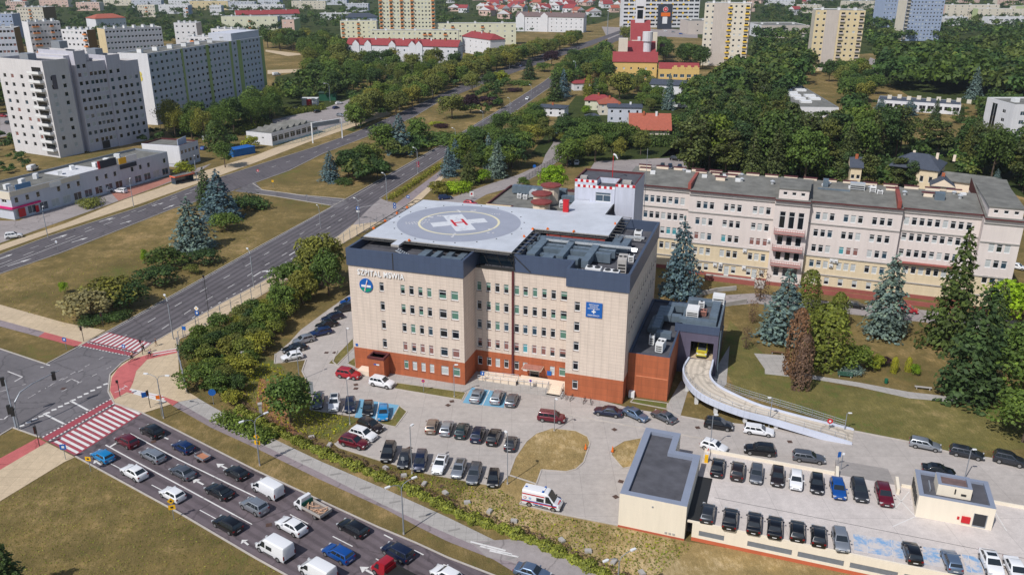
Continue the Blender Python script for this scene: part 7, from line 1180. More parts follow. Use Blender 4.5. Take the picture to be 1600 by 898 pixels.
def person(px, py, rot, label, top, legs, pose='walk', xy=None, z=.08):
    """one skinned body with clothes as children"""
    st = {'walk': (.22, -.24), 'stand': (.03, -.03), 'ride': (.18, .05)}[pose]; up = .0; lean = .0
    J = {'pel': (0, 0, .95), 'chest': (.02, 0, 1.28), 'neck': (.03, 0, 1.48), 'head': (.05, 0, 1.62), 'top': (.05, 0, 1.74), 'shl': (.02, .18, 1.4), 'shr': (.02, -.18, 1.4), 'ell': (-.1, .24, 1.13), 'elr': (.1, -.24, 1.13), 'hal': (.02, .25, .9), 'har': (.24, -.23, .93), 'hil': (0, .09, .9), 'hir': (0, -.09, .9), 'knl': (st[0]*.7, .1, .5), 'knr': (st[1]*.3, -.1, .5), 'anl': (st[0], .1, .08), 'anr': (st[1], -.1, .1), 'tol': (st[0]+.18, .11, .04), 'tor': (st[1]+.17, -.11, .04)}
    if pose == 'ride': J.update(chest=(.16, 0, 1.25), neck=(.26, 0, 1.42), head=(.32, 0, 1.55), top=(.33, 0, 1.67), shl=(.22, .18, 1.34), shr=(.22, -.18, 1.34), ell=(.38, .22, 1.12), elr=(.38, -.22, 1.12), hal=(.56, .22, 1.06), har=(.56, -.22, 1.06), knl=(.34, .11, .75), knr=(.26, -.11, .56), anl=(.1, .12, .42), anr=(0, -.12, .18), tol=(.27, .12, .38), tor=(.18, -.12, .14), pel=(-.1, 0, 1.0), hil=(-.08, .09, .97), hir=(-.08, -.09, .97))
    rad = dict(pel=.13, chest=.15, neck=.06, head=.1, top=.07, shl=.07, shr=.07, ell=.045, elr=.045, hal=.035, har=.035, hil=.09, hir=.09, knl=.06, knr=.06, anl=.04, anr=.04, tol=.035, tor=.035); E = [('pel', 'chest'), ('chest', 'neck'), ('neck', 'head'), ('head', 'top'), ('chest', 'shl'), ('shl', 'ell'), ('ell', 'hal'), ('chest', 'shr'), ('shr', 'elr'), ('elr', 'har'), ('pel', 'hil'), ('hil', 'knl'), ('knl', 'anl'), ('anl', 'tol'), ('pel', 'hir'), ('hir', 'knr'), ('knr', 'anr'), ('anr', 'tor')]
    def skin(names, edges, grow, m, nm, root):
        me = bpy.data.meshes.new(nm); ix = {n: i for i, n in enumerate(names)}; me.from_pydata([J[n] for n in names], [(ix[a], ix[b]) for a, b in edges], []); o = bpy.data.objects.new(nm, me); COL.objects.link(o); md = o.modifiers.new('skin', 'SKIN'); o.modifiers.new('sub', 'SUBSURF').levels = 1
        for i, n in enumerate(names): r = rad[n]*grow; me.skin_vertices[0].data[i].radius = (r, r)
        me.skin_vertices[0].data[0].use_root = True; dg = bpy.context.evaluated_depsgraph_get(); dg.update(); q = bpy.data.meshes.new_from_object(o.evaluated_get(dg)); bpy.data.objects.remove(o); q.materials.clear(); q.materials.append(m); q.polygons.foreach_set('use_smooth', [True]*len(q.polygons)); return link(nm, q, root)
    p = thing('person', label, 'person', (*(xy or G(px, py)), z), rot, 'people at the junction'); skin(list(J), E, 1.0, SKIN, 'body', p)
    skin(['pel', 'chest', 'shl', 'ell', 'shr', 'elr'], [('pel', 'chest'), ('chest', 'shl'), ('shl', 'ell'), ('chest', 'shr'), ('shr', 'elr')], 1.16, top, 'shirt', p); skin(['pel', 'hil', 'knl', 'anl', 'hir', 'knr', 'anr'], [('pel', 'hil'), ('hil', 'knl'), ('knl', 'anl'), ('pel', 'hir'), ('hir', 'knr'), ('knr', 'anr')], 1.18, legs, 'trousers', p)
    b = MB(); h = J['top']; b.cyl(h[0]-.01, 0, h[2]-.09, h[2]+.035, .1, .05, 10); b.build('hair', [HAIR], p, smooth=True); return p
person(244, 541, .4, 'person in a navy top and beige trousers walking at the fence end', mat('navy_shirt', rgb(40, 46, 80)), mat('beige_trousers', rgb(170, 150, 120))); person(225, 550, 2.6, 'person in dark clothes walking off the avenue crossing', mat('dark_shirt', rgb(50, 42, 48)), mat('black_trousers', rgb(28, 28, 34)))
for px, py, a, lab, m, lab2 in ((234.5, 559, .9, 'cyclist in a blue jersey riding off the crossing', mat('blue_jersey', rgb(36, 62, 130)), 'bicycle ridden by the cyclist in the blue jersey'), (206.5, 564, 1.2, 'cyclist in a brown top riding on the red path', mat('brown_jersey', rgb(110, 66, 60)), 'bicycle ridden by the cyclist in the brown top')): x, y = G(px, py); person(px, py, a, lab, m, mat('rider_shorts', rgb(60, 54, 60)), 'ride', (x, y), .12); o = bicycle(x, y, a, lab2, DARK, 'bicycles at the junction'); o.location.z = .1
# ---------------------------------------------------------------- vegetation
LM = {'mass': leafmat('woodland_dark', rgb(58, 80, 42, 1.42), .05), 'mass2': leafmat('woodland_green', rgb(68, 92, 46, 1.42), .05), 'mass3': leafmat('woodland_olive', rgb(82, 96, 50, 1.36), .05), 'green': leafmat('leaves_green', rgb(82, 102, 46, 1.51)), 'dark': leafmat('leaves_dark_green', rgb(62, 82, 42, 1.51)), 'olive': leafmat('leaves_olive', rgb(104, 110, 54, 1.42)), 'yellow': leafmat('leaves_yellow_green', rgb(142, 150, 48, 1.24)), 'lime': leafmat('leaves_lime', rgb(128, 158, 36, 1.24)), 'blue': leafmat('needles_blue', rgb(92, 114, 118, 1.42), spread=.4), 'spruce': leafmat('needles_dark', rgb(60, 78, 44, 1.51)), 'pine': leafmat('needles_pine', rgb(78, 88, 48, 1.42)), 'thuja': leafmat('thuja_sprays', rgb(112, 120, 50, 1.24)), 'purple': leafmat('leaves_purple', rgb(64, 44, 52, 1.18)), 'brown': leafmat('leaves_brown', rgb(118, 94, 78, 1.24)), 'silver': leafmat('leaves_silver', rgb(142, 138, 100, 1.24)), 'hedge': leafmat('hedge_leaves', rgb(128, 136, 60, 1.24), spread=.45)}
BARK = mat('bark', rgb(92, 78, 66), .9, .2, 2)
def quads(P, N, S, asp=1.0, rg=rng):
    n = len(P); N = N/np.maximum(np.linalg.norm(N, axis=1, keepdims=True), 1e-6); r = rg.normal(size=(n, 3)); a = np.cross(N, r); a /= np.maximum(np.linalg.norm(a, axis=1, keepdims=True), 1e-6); b = np.cross(N, a)
    S = np.asarray(S).reshape(-1, 1); a = a*S*.5; b = b*S*.5*asp
    return np.stack([P-a-b*.6, P+a*.35-b, P+a+b*.6, P-a*.35+b], 1).reshape(-1, 3)
def qmesh(name, V, m):
    n = len(V)//4; me = bpy.data.meshes.new(name); me.vertices.add(n*4); me.vertices.foreach_set('co', V.astype(np.float32).ravel()); me.loops.add(n*4); me.loops.foreach_set('vertex_index', np.arange(n*4, dtype=np.int32)); me.polygons.add(n); me.polygons.foreach_set('loop_start', np.arange(0, n*4, 4, dtype=np.int32)); me.materials.append(m); me.update(calc_edges=True); me.validate(); return me
def sph(n, rg): v = rg.normal(size=(n, 3)); return v/np.linalg.norm(v, axis=1, keepdims=True)
def crown_pts(shape, H, Rr, n, rg, ls):
    """returns leaf centres, normals, sizes for a crown of height H, radius Rr standing on z=0"""
    if shape in ('broad', 'bush', 'willow', 'flat'):
        zc, rz = {'broad': (.53, .49), 'bush': (.5, .5), 'willow': (.55, .45), 'flat': (.45, .55)}[shape]; k = {'broad': 46, 'bush': 22, 'willow': 36, 'flat': 24}[shape]
        d = sph(k, rg); d[:, 2] = np.where(d[:, 2] < -.55, -d[:, 2], d[:, 2]); f = rg.uniform(.45, .95, (k, 1)); C = d*f*np.array([Rr*.86, Rr*.86, H*rz*.84])+np.array([0, 0, H*zc]); cr = rg.uniform(.22, .46, k)*Rr
        i = rg.integers(0, k, n); s = sph(n, rg); s[:, 2] = np.where((s[:, 2] < -.2) & (rg.random(n) < .6), -s[:, 2], s[:, 2]); rr = cr[i]*rg.uniform(.7, 1.08, n); P = C[i]+s*rr[:, None]*np.array([1, 1, .8])
        if shape == 'willow': P[:, 2] -= rg.uniform(0, H*.12, n); N = s*np.array([1, 1, .15])+rg.normal(size=(n, 3))*.3
        else: N = s+rg.normal(size=(n, 3))*.55+np.array([0, 0, .35])
        P[:, 2] = np.maximum(P[:, 2], .06*H if shape != 'broad' else .1*H); return P, N, ls*rg.uniform(.6, 1.35, n)
    if shape == 'spruce':
        lev = max(9, int(H*1.3)); P = []; N = []
        for l in range(lev):
            t = (l+.5)/lev; z = H*(.06+.92*t); r = Rr*(1-t)**.7*rg.uniform(.85, 1.12)+.12; nb = max(4, int(11*(1-t)+4)); ph = rg.uniform(0, 6.28); fb = rg.uniform(.62, 1.2, nb); m = max(6, int(n/lev*(1-t)*1.9))
            bi = rg.integers(0, nb, m); a = ph+2*PI*bi/nb+rg.normal(size=m)*.14; u = rg.uniform(.25, 1.0, m)**.7*rg.uniform(.9, 1.08, m)*fb[bi]; q = r*u
            P.append(np.stack([np.cos(a)*q, np.sin(a)*q, z-.3*q*u+rg.normal(size=m)*.14], 1)); N.append(np.stack([np.cos(a)*.55, np.sin(a)*.55, np.full(m, .9)], 1)+rg.normal(size=(m, 3))*.45)
        P = np.concatenate(P); N = np.concatenate(N); P[:, 2] = np.clip(P[:, 2], .25, H); return P, N, ls*rg.uniform(.7, 1.3, len(P))
    if shape == 'thuja':
        z = rg.uniform(0, 1, n); a = rg.uniform(0, 2*PI, n); lob = 1+.16*np.sin(a*3+z*5)+.1*np.sin(a*7+z*11); r = Rr*np.sqrt(np.clip(1-(np.abs(z-.38)/.64)**2.2, 0, 1))*lob*rg.uniform(.78, 1.05, n); P = np.stack([np.cos(a)*r, np.sin(a)*r, z*H], 1); N = np.stack([np.cos(a), np.sin(a), np.full(n, .35)], 1)+rg.normal(size=(n, 3))*.45; return P, N, ls*rg.uniform(.6, 1.3, n)
    if shape == 'pine':
        k = 20; a = rg.uniform(0, 2*PI, k); t = rg.uniform(.35, 1, k); r = Rr*rg.uniform(.15, .8, k)*(1.15-t*.6); C = np.stack([np.cos(a)*r, np.sin(a)*r, H*t*.95], 1); cr = rg.uniform(.28, .5, k)*Rr; i = rg.integers(0, k, n); s = sph(n, rg); P = C[i]+s*(cr[i]*rg.uniform(.5, 1.05, n))[:, None]*np.array([1, 1, .5]); return P, s*.6+np.array([0, 0, .6])+rg.normal(size=(n, 3))*.5, ls*rg.uniform(.6, 1.3, n)
    if shape == 'sparse':
        a = rg.uniform(0, 2*PI, n); z = rg.uniform(.1, 1, n); r = Rr*(.2+.8*z)*np.sqrt(rg.random(n))*np.sqrt(np.clip(1.15-z, 0, 1)); P = np.stack([np.cos(a)*r, np.sin(a)*r, z*H], 1); return P, rg.normal(size=(n, 3))+np.array([0, 0, .2]), ls*rg.uniform(.5, 1.2, n)
SH = {'broad': (11, 4.9, 3800, .5), 'bush': (3.4, 2.3, 1700, .26), 'flat': (1.6, 3.0, 1700, .26), 'willow': (11, 4.6, 3400, .46), 'spruce': (14, 3.9, 3200, .6), 'thuja': (9, 2.0, 2000, .42), 'pine': (14, 4.2, 2900, .52), 'sparse': (5, 2.2, 420, .3)}
TP = {}
def tdata(shape, lm, v):
    k = (shape, lm, v)
    if k in TP: return TP[k]
    H, Rr, n, ls = SH[shape]; rg = np.random.default_rng(100+v*7+len(shape)*13); P, N, S = crown_pts(shape, H, Rr, n, rg, ls); cr = qmesh('crown', quads(P, N, S, {'spruce': .55, 'thuja': .6, 'willow': .45, 'sparse': .5}.get(shape, .85), rg), LM[lm])
    b = MB(); tr = {'broad': .28, 'bush': .08, 'flat': .07, 'willow': .26, 'spruce': .22, 'thuja': .12, 'pine': .22, 'sparse': .07}[shape]; top = H*{'broad': .7, 'bush': .6, 'flat': .5, 'willow': .7, 'spruce': .96, 'thuja': .7, 'pine': .9, 'sparse': .5}[shape]
    b.tube([(0, 0, 0), (.08, .05, top*.35), (-.05, .08, top*.7), (0, 0, top)], tr, 7, 0, True, tr*.25)
    if shape not in ('spruce', 'thuja'):
        for i in range(6): a = i*1.05+v; z = top*(.4+.08*i); b.tube([(0, 0, z), (math.cos(a)*Rr*.35, math.sin(a)*Rr*.35, z+H*.12), (math.cos(a)*Rr*.7, math.sin(a)*Rr*.7, z+H*.2)], tr*.4, 5, 0, True, tr*.1)
    TP[k] = (cr, b.data('trunk', [BARK], True)); return TP[k]
TN = {'broad': 'broadleaf_tree', 'bush': 'round_bush', 'flat': 'spreading_shrub', 'willow': 'birch_tree', 'spruce': 'spruce_tree', 'thuja': 'thuja_tree', 'pine': 'pine_tree', 'sparse': 'withered_shrub'}
def tree_at(x, y, shape, lm, H, wf, label, group=None, v=None):
    v = random.randrange(3) if v is None else v; cr, tk = tdata(shape, lm, v); s = H/SH[shape][0]; r = thing(TN[shape], label, 'shrub' if shape in ('bush', 'flat', 'sparse') else 'tree', (x, y, 0), random.uniform(0, 6.28), group); r.scale = (s*wf, s*wf, s); link('crown', cr, r); link('trunk', tk, r); return r
def tree(shape, lm, px, py, H, wf, label, group=None):
    wf *= 1.25 if shape in ('broad', 'bush', 'flat') else 1.3 if shape == 'spruce' and px < 900 else 1
    return tree_at(*G(px, py), shape, lm, H, wf, label, group)
def inside(p, poly):
    c = False; j = len(poly)-1
    for i in range(len(poly)):
        if (poly[i][1] > p[1]) != (poly[j][1] > p[1]) and p[0] < (poly[j][0]-poly[i][0])*(p[1]-poly[i][1])/(poly[j][1]-poly[i][1])+poly[i][0]: c = not c
        j = i
    return c
TPTS = []
def scatter(px, sp, tries=4000, cap=400, keep=None):
    poly = gp(px); xs = [p[0] for p in poly]; ys = [p[1] for p in poly]; out = []
    for _ in range(tries):
        p = (random.uniform(min(xs), max(xs)), random.uniform(min(ys), max(ys)))
        if inside(p, poly) and all(L2(p, q) > sp for q in out) and all(L2(p, q) > sp*.6 for q in TPTS): out.append(p)
        if len(out) >= cap: break
    TPTS.extend(out); return out
def wood(px, sp, kinds, h0, h1, label, group, tries=3000, cap=300):
    tries = 14000
    for p in scatter(px, sp, tries, cap):
        s, l, w = random.choice(kinds); lab = label
        tree_at(*p, s, l, random.uniform(h0, h1), w*random.uniform(.85, 1.2), {'broad': 'broadleaf tree ', 'willow': 'light crowned birch ', 'pine': 'pine ', 'spruce': 'spruce ', 'bush': 'bushy shrub ', 'thuja': 'thuja '}[s]+label, {'broad': 'broadleaf trees ', 'willow': 'birches ', 'pine': 'pines ', 'spruce': 'spruces ', 'bush': 'bushes ', 'thuja': 'thujas '}[s]+group)
# notable trees: base pixel, height, width
for t in (('spruce', 'blue', 302, 390, 14.5, 1.15, 'wide blue spruce standing alone on the left median lawn'), ('spruce', 'blue', 345, 343, 15.5, 1.1, 'tall blue spruce behind the wide one on the median'), ('spruce', 'spruce', 324, 325, 13, .8, 'narrow dark spruce between the two blue ones on the median'), ('spruce', 'blue', 517, 283, 11, 1.0, 'blue spruce at the left end of the triangle lawn thicket'), ('spruce', 'blue', 625, 240, 16, 1.1, 'large blue spruce in the middle of the median thicket'), ('spruce', 'blue', 701, 275, 11, .85, 'blue spruce on the verge left of the yellow green bush'), ('spruce', 'blue', 777, 278, 13.5, .85, 'pale blue spruce beside the back street'), ('spruce', 'blue', 764, 262, 13, .7, 'narrow blue spruce behind the pale blue one'), ('spruce', 'pine', 733, 288, 12, .95, 'green spruce behind the yellow green bush'), ('spruce', 'blue', 712, 262, 11, .8, 'blue spruce right of the avenue lamp'),
    ('spruce', 'blue', 1062, 462, 19, .95, 'tall blue spruce between the two hospital buildings'), ('spruce', 'blue', 1222, 528, 15, 1.35, 'broad blue spruce beside the balcony tower of the old hospital'), ('spruce', 'blue', 1380, 524, 18, 1.05, 'tall blue spruce standing free in the middle of the park'), ('spruce', 'spruce', 1480, 540, 25, .8, 'very tall dark green spruce before the old hospital'), ('spruce', 'spruce', 1512, 622, 22.5, 1.0, 'biggest dark green spruce at the end of the park path'), ('spruce', 'spruce', 1545, 560, 16, .9, 'dark spruce half behind the biggest one'), ('broad', 'lime', 1588, 520, 12, 1.0, 'yellow green broadleaf tree at the right picture edge'), ('broad', 'green', 1622, 650, 13, .95, 'big green broadleaf tree cut by the right edge above the lawn'), ('broad', 'green', 1596, 590, 11, .9, 'green broadleaf tree between the spruce and the yellow green tree'), ('broad', 'green', 1598, 690, 9, 1.0, 'lower green tree at the right edge of the lawn'),
    ('thuja', 'brown', 1250, 607, 10.5, .72, 'brown withered thuja in front of the green thuja'), ('thuja', 'brown', 1240, 585, 13, .7, 'taller brown thuja leaning on the blue spruce'), ('thuja', 'thuja', 1290, 572, 12.5, 1.3, 'big yellow green thuja in the park'), ('thuja', 'thuja', 1276, 560, 11, 1.1, 'green thuja behind the big yellow green one'), ('thuja', 'thuja', 1262, 487, 9.5, 1.1, 'olive thuja before the old hospital wall'), ('thuja', 'thuja', 1307, 510, 7.5, 1.2, 'smaller thuja right of the olive one'), ('bush', 'green', 1335, 576, 4.6, .9, 'dark green conical bush behind the green bench'), ('flat', 'blue', 1330, 582, 1.2, 1.0, 'low blue juniper at the foot of the green bush'), ('bush', 'yellow', 1364, 579, 2.2, .7, 'round green shrub, leftmost of the yellow row'), ('bush', 'yellow', 1371, 574, 2.6, .6, 'yellow shrub behind the round green one'), ('thuja', 'yellow', 1396, 582, 3.2, .9, 'small pointed yellow thuja in the middle of the lawn row'), ('thuja', 'yellow', 1418, 580, 2.9, .9, 'small yellow thuja right of the middle one'), ('bush', 'lime', 1429, 585, 2.0, .7, 'round lime shrub at the right end of the lawn row'), ('bush', 'purple', 1383, 572, 2.0, .7, 'dark shrub behind the yellow row'),
    ('sparse', 'brown', 1165, 545, 4.6, 1.0, 'bare brown shrub on the lawn right of the hall'), ('sparse', 'brown', 1187, 470, 7.5, 1.1, 'bare reddish tree before the old hospital steps'), ('sparse', 'brown', 1175, 505, 5, 1.0, 'bare shrub below the reddish tree'),
    ('broad', 'olive', 503, 447, 13, .8, 'tall olive broadleaf tree at the left corner of the hospital'), ('broad', 'green', 514, 462, 11, .6, 'green tree leaning on the hospital wall'), ('broad', 'olive', 492, 440, 9, .9, 'olive tree by the pavement fence'), ('broad', 'green', 455, 660, 8.5, .95, 'solitary dark green tree beside the left parking row'), ('bush', 'green', 456, 452, 6.5, .9, 'light green young tree inside the boundary fence'), ('broad', 'olive', 474, 474, 8, .75, 'olive tree behind the diagonal parked cars'), ('broad', 'green', 446, 492, 7.5, .8, 'green tree behind the silver hatchback'), ('broad', 'green', 418, 520, 6.5, .85, 'green tree behind the white hatchback'),
    ('bush', 'silver', 145, 492, 6, 1.2, 'silvery rounded shrub tree on the left median'), ('bush', 'olive', 175, 480, 6.5, 1.1, 'olive shrub behind the silvery one'), ('bush', 'dark', 203, 478, 5.5, 1.1, 'dark shrub right of the silvery one'), ('flat', 'dark', 150, 505, 1.3, 1.3, 'low dark juniper carpet before the silvery shrub'), ('flat', 'dark', 185, 497, 1.2, 1.1, 'low dark juniper carpet under the dark shrub'), ('bush', 'dark', 262, 420, 5.0, 1.4, 'big rounded dark shrub left of the wide blue spruce'), ('bush', 'dark', 245, 445, 4.5, 1.3, 'rounded dark shrub below the bigger one'), ('bush', 'dark', 318, 412, 3.6, 1.4, 'rounded shrub right of the wide blue spruce'), ('bush', 'olive', 300, 428, 2.4, 1.0, 'small shrub at the median edge under the spruce'), ('flat', 'dark', 385, 325, 2.6, 1.3, 'spreading dark shrub at the median tip'), ('bush', 'green', 355, 360, 5, 1.2, 'green shrub at the foot of the tall blue spruce'), ('flat', 'olive', 138, 322, 1.8, 1.2, 'low round shrub on the shop forecourt'), ('bush', 'lime', 101, 458, 2.8, .5, 'thin sapling left of the silvery shrub'), ('bush', 'lime', 226, 410, 3.4, .4, 'thin sapling on the open median lawn'),
    ('broad', 'green', 600, 240, 12, .95, 'round green tree left of the large blue spruce'), ('broad', 'green', 655, 228, 11.5, .9, 'green tree right of the large blue spruce'), ('broad', 'olive', 585, 262, 9, 1.0, 'olive tree in the thicket behind the triangle lawn'), ('broad', 'dark', 545, 278, 10, 1.0, 'dark tree in the thicket behind the blue spruce'), ('broad', 'dark', 565, 270, 10.5, .9, 'dark tree in the middle of the triangle thicket'), ('broad', 'dark', 590, 280, 7, 1.0, 'low dark tree at the right of the triangle thicket'), ('flat', 'dark', 537, 288, 1.5, 1.2, 'low clipped shrub at the foot of the triangle thicket'), ('flat', 'green', 675, 222, 2.6, 2.6, 'wide flat green shrub carpet on the median'), ('flat', 'purple', 690, 199, 1.4, 1.3, 'dark red barberry patch on the median'), ('flat', 'yellow', 683, 196, 1.4, 1.2, 'yellow green patch beside the barberry'),
    ('broad', 'olive', 706, 186, 12, 1.0, 'round olive tree on the median before the purple trees'), ('broad', 'purple', 735, 177, 9.5, .9, 'purple tree right of the round olive tree'), ('bush', 'purple', 760, 165, 5, 1.9, 'dark purple shrubs on the median lawn'), ('broad', 'olive', 738, 145, 12, .9, 'olive tree behind the purple trees'), ('broad', 'dark', 766, 142, 11, .8, 'dark tree behind the purple shrubs'), ('bush', 'yellow', 784, 132, 8, 1.1, 'yellow green round bush tree on the far median'), ('spruce', 'spruce', 827, 124, 14, 1.1, 'dark conical tree between the two carriageways'), ('flat', 'green', 812, 133, 2, 2, 'flat green bed on the far median'), ('flat', 'purple', 803, 143, 1.6, 1.6, 'flat purple bed on the far median'), ('broad', 'purple', 862, 103, 11, 1.1, 'purple broadleaf tree before the far lamps'), ('bush', 'green', 850, 112, 6, 1.4, 'green bush under the purple broadleaf tree'),
    ('flat', 'lime', 712, 298, 2.4, 1.1, 'bright yellow green bush by the back street, lower one'), ('bush', 'lime', 752, 286, 4.6, 1.0, 'bright yellow green bush between the spruces'), ('bush', 'olive', 685, 304, 4.2, 1.2, 'grey green shrub above the helipad corner'), ('bush', 'green', 818, 292, 3.2, .9, 'small conifer before the kitchen building'), ('broad', 'lime', 862, 305, 10, .9, 'light leafy tree behind the lift tower'), ('broad', 'green', 720, 255, 11, .9, 'green tree in the grove left of the back street'), ('broad', 'dark', 745, 245, 11, .9, 'dark tree in the grove by the avenue'), ('broad', 'dark', 800, 262, 12, 1.1, 'dark tree overhanging the back street'), ('broad', 'green', 815, 245, 10, 1.0, 'green tree right of the overhanging one'), ('broad', 'dark', 785, 245, 11, 1.0, 'dark tree behind the pale blue spruce'), ('broad', 'olive', 835, 225, 8, 1.1, 'olive tree before the pink fascia villa'), ('broad', 'dark', 885, 222, 10, 1.1, 'dark round tree right of the pink fascia villa'), ('broad', 'green', 905, 240, 11, 1.1, 'green tree at the head of the back street'), ('bush', 'green', 848, 206, 6, .7, 'small lollipop tree before the pink fascia villa'),
    ('spruce', 'spruce', 868, 158, 17, .9, 'tall dark conifer above the pink fascia villa'), ('spruce', 'blue', 880, 152, 16, .8, 'grey blue conifer beside the tall dark one'), ('thuja', 'thuja', 919, 155, 13, .9, 'slim thuja column before the white bungalow'), ('thuja', 'thuja', 941, 150, 13, .8, 'second slim thuja column right of the first'), ('broad', 'olive', 968, 155, 15, .95, 'big olive tree before the yellow church wing'), ('broad', 'green', 1005, 133, 10, .9, 'round green tree against the yellow church wall'), ('spruce', 'blue', 1044, 172, 19, .75, 'very tall blue spruce before the white school'), ('broad', 'olive', 1044, 128, 11, .9, 'olive tree behind the very tall blue spruce'), ('broad', 'green', 1020, 170, 8, 1.1, 'green tree left of the very tall blue spruce'), ('broad', 'green', 1003, 165, 7, 1.0, 'green bush tree beside the grey villa'), ('bush', 'green', 1055, 200, 6, 1.3, 'green shrub right of the orange gable villa'), ('bush', 'yellow', 945, 215, 5, 1.2, 'clipped light green shrub before the villas'), ('bush', 'lime', 915, 178, 4, 1.0, 'yellow shrub in the villa garden'),
    ('broad', 'dark', 1295, 128, 14, .6, 'slim dark tree at the foot of the ochre tower'), ('spruce', 'blue', 1520, 155, 18, 1.0, 'blue cedar before the right hand forest'), ('spruce', 'blue', 1375, 178, 8, 2.0, 'wide blue cedar in front of the low school'), ('spruce', 'blue', 1420, 180, 8, 2.2, 'second wide blue cedar in front of the low school'), ('spruce', 'spruce', 1460, 190, 11, 1.0, 'dark spruce in front of the low school'), ('spruce', 'spruce', 1500, 192, 9, 1.0, 'dark spruce near the green court fence'), ('spruce', 'blue', 1555, 290, 6, 1.2, 'small blue spruce behind the grey hospital roof'), ('broad', 'yellow', 1580, 150, 12, 1.1, 'yellow green tree above the white building'), ('bush', 'green', 1405, 295, 5, 1.5, 'green shrubs before the yellow villa'), ('bush', 'lime', 1510, 310, 5, 1.5, 'light shrubs behind the grey roof at right'),
    ('spruce', 'spruce', 18, 940, 9, .9, 'dark spruce top at the bottom left corner'), ('spruce', 'spruce', -12, 950, 8, .9, 'second dark spruce at the bottom left corner'), ('thuja', 'dark', 340, 235, 12, 1.6, 'dark dense tree behind the tall blue spruce'), ('broad', 'green', 352, 262, 10, .7, 'dark green tree by the blue container'), ('bush', 'yellow', 290, 275, 5, 1.0, 'yellow green bush behind the bus shelter'), ('bush', 'yellow', 392, 232, 5, 1.0, 'yellow bush at the end of the workshop'), ('broad', 'yellow', 60, 190, 12, .8, 'yellow green tree left of the stepped tower')): tree(*t)
for t in (('pine', 'pine', 1398, 302, 13, .9, 'pine standing before the left end of the old villa roof'), ('pine', 'spruce', 1420, 306, 12, .8, 'darker pine before the old villa windows'), ('pine', 'pine', 1352, 303, 14, .9, 'pine hiding the narrow yellow villa end'), ('pine', 'spruce', 1322, 298, 14, .9, 'dark pine left of the narrow yellow villa end')): tree(*t)
# clipped and wild hedges
def hedge(px, w, h, lm, label, n, ls=.3, name='hedge', top='hedge'):
    pl = gp(px); s_, tot = sample(pl, 400); S_ = np.array(s_); i = rng.integers(0, 399, n); f = rng.random((n, 1)); P2 = S_[i]*(1-f)+S_[i+1]*f; d = S_[i+1]-S_[i]; d /= np.linalg.norm(d, axis=1, keepdims=True)+1e-9; nn = np.stack([-d[:, 1], d[:, 0]], 1); a = rng.uniform(0, PI, n); k = .75+.25*np.sin(i*.55)+.2*np.sin(i*.21+2)+rng.normal(size=n)*.08; off = np.cos(a)*w/2*k; z = (np.sin(a)*h*.95*k)*rng.uniform(.55, 1.05, n)
    P = np.column_stack([P2+nn*off[:, None], np.maximum(z, .1)]); N = np.column_stack([nn*np.cos(a)[:, None], np.sin(a)])+rng.normal(size=(n, 3))*.5; o = link(name, qmesh(name, quads(P, N, ls*rng.uniform(.6, 1.4, n), .8), LM[lm])); tag(o, label, 'hedge'); return o
HG = [(372, 640), (443, 680), (525, 718), (625, 758), (725, 808), (800, 833), (850, 853), (913, 883), (1010, 928)]
hedge(HG, 1.9, 1.15, 'hedge', 'long yellow green hedge between the concrete path and the car park', 14000, .3); hedge([(x+8, y-7) for x, y in HG], 1.6, .8, 'brown', 'browned back row of shrubs along the long hedge', 2600, .22)
hedge([(607, 313), (640, 292), (690, 258)], 2.6, 1.5, 'hedge', 'low olive hedge along the avenue beside the cycle path', 4000, .34); hedge([(718, 228), (760, 203), (830, 172), (866, 152)], 4, 3.2, 'green', 'tall dark green hedge between the avenue and the villas', 6000, .5); hedge([(934, 226), (1000, 227), (1078, 229)], 7, 6, 'dark', 'tall dense clipped hedge wall before the orange gable villa', 6000, .6); hedge([(446, 180), (508, 171)], 4, 3.6, 'thuja', 'clipped yellow green hedge behind the sawtooth workshop', 2200, .5); hedge([(370, 212), (420, 196)], 5, 4, 'thuja', 'yellow green thicket left of the sawtooth workshop', 1800, .5); hedge([(345, 652), (425, 690)], 3.5, 1.8, 'green', 'green shrub belt under the double headed path lamp', 2600, .34)
# groves
GB = [('broad', 'green', 1), ('broad', 'green', 1), ('broad', 'dark', 1), ('broad', 'olive', 1)]; DB = [('broad', 'dark', 1.05), ('broad', 'green', 1.05), ('broad', 'dark', 1), ('broad', 'olive', 1)]; BU = [('bush', 'green', 1), ('bush', 'green', 1.1), ('bush', 'dark', 1), ('bush', 'olive', 1)]
wood([(304, 608), (298, 566), (304, 541), (345, 520), (410, 484), (492, 440), (490, 466), (452, 498), (418, 536), (392, 578), (372, 638), (332, 624)], 3.0, BU+[('bush', 'hedge', 1), ('bush', 'green', .8)], 2.4, 4.4, 'in the wild thicket inside the junction fence', 'in the thicket', 3000, 135)
wood([(552, 205), (640, 172), (715, 138), (770, 115), (840, 96), (900, 72), (905, 66), (838, 86), (760, 102), (700, 126), (640, 150), (560, 178)], 8.5, [('broad', 'olive', 1), ('broad', 'green', 1), ('broad', 'olive', 1.05)], 11, 14, 'in the row along the far carriageway', 'along the far carriageway', 3000, 70)
wood([(470, 150), (560, 145), (640, 135), (715, 112), (700, 100), (640, 102), (560, 104), (520, 110), (480, 120)], 9, GB+[('willow', 'green', 1), ('willow', 'olive', 1)], 11, 15, 'in front of the red roofed housing', 'before the red roofed housing', 2500, 50)
wood([(405, 76), (445, 74), (480, 66), (535, 88), (540, 112), (500, 118), (478, 104), (474, 84)], 12, DB+[('willow', 'green', 1)], 14, 18, 'in the park above the estate lawn', 'in the estate park', 2000, 30)
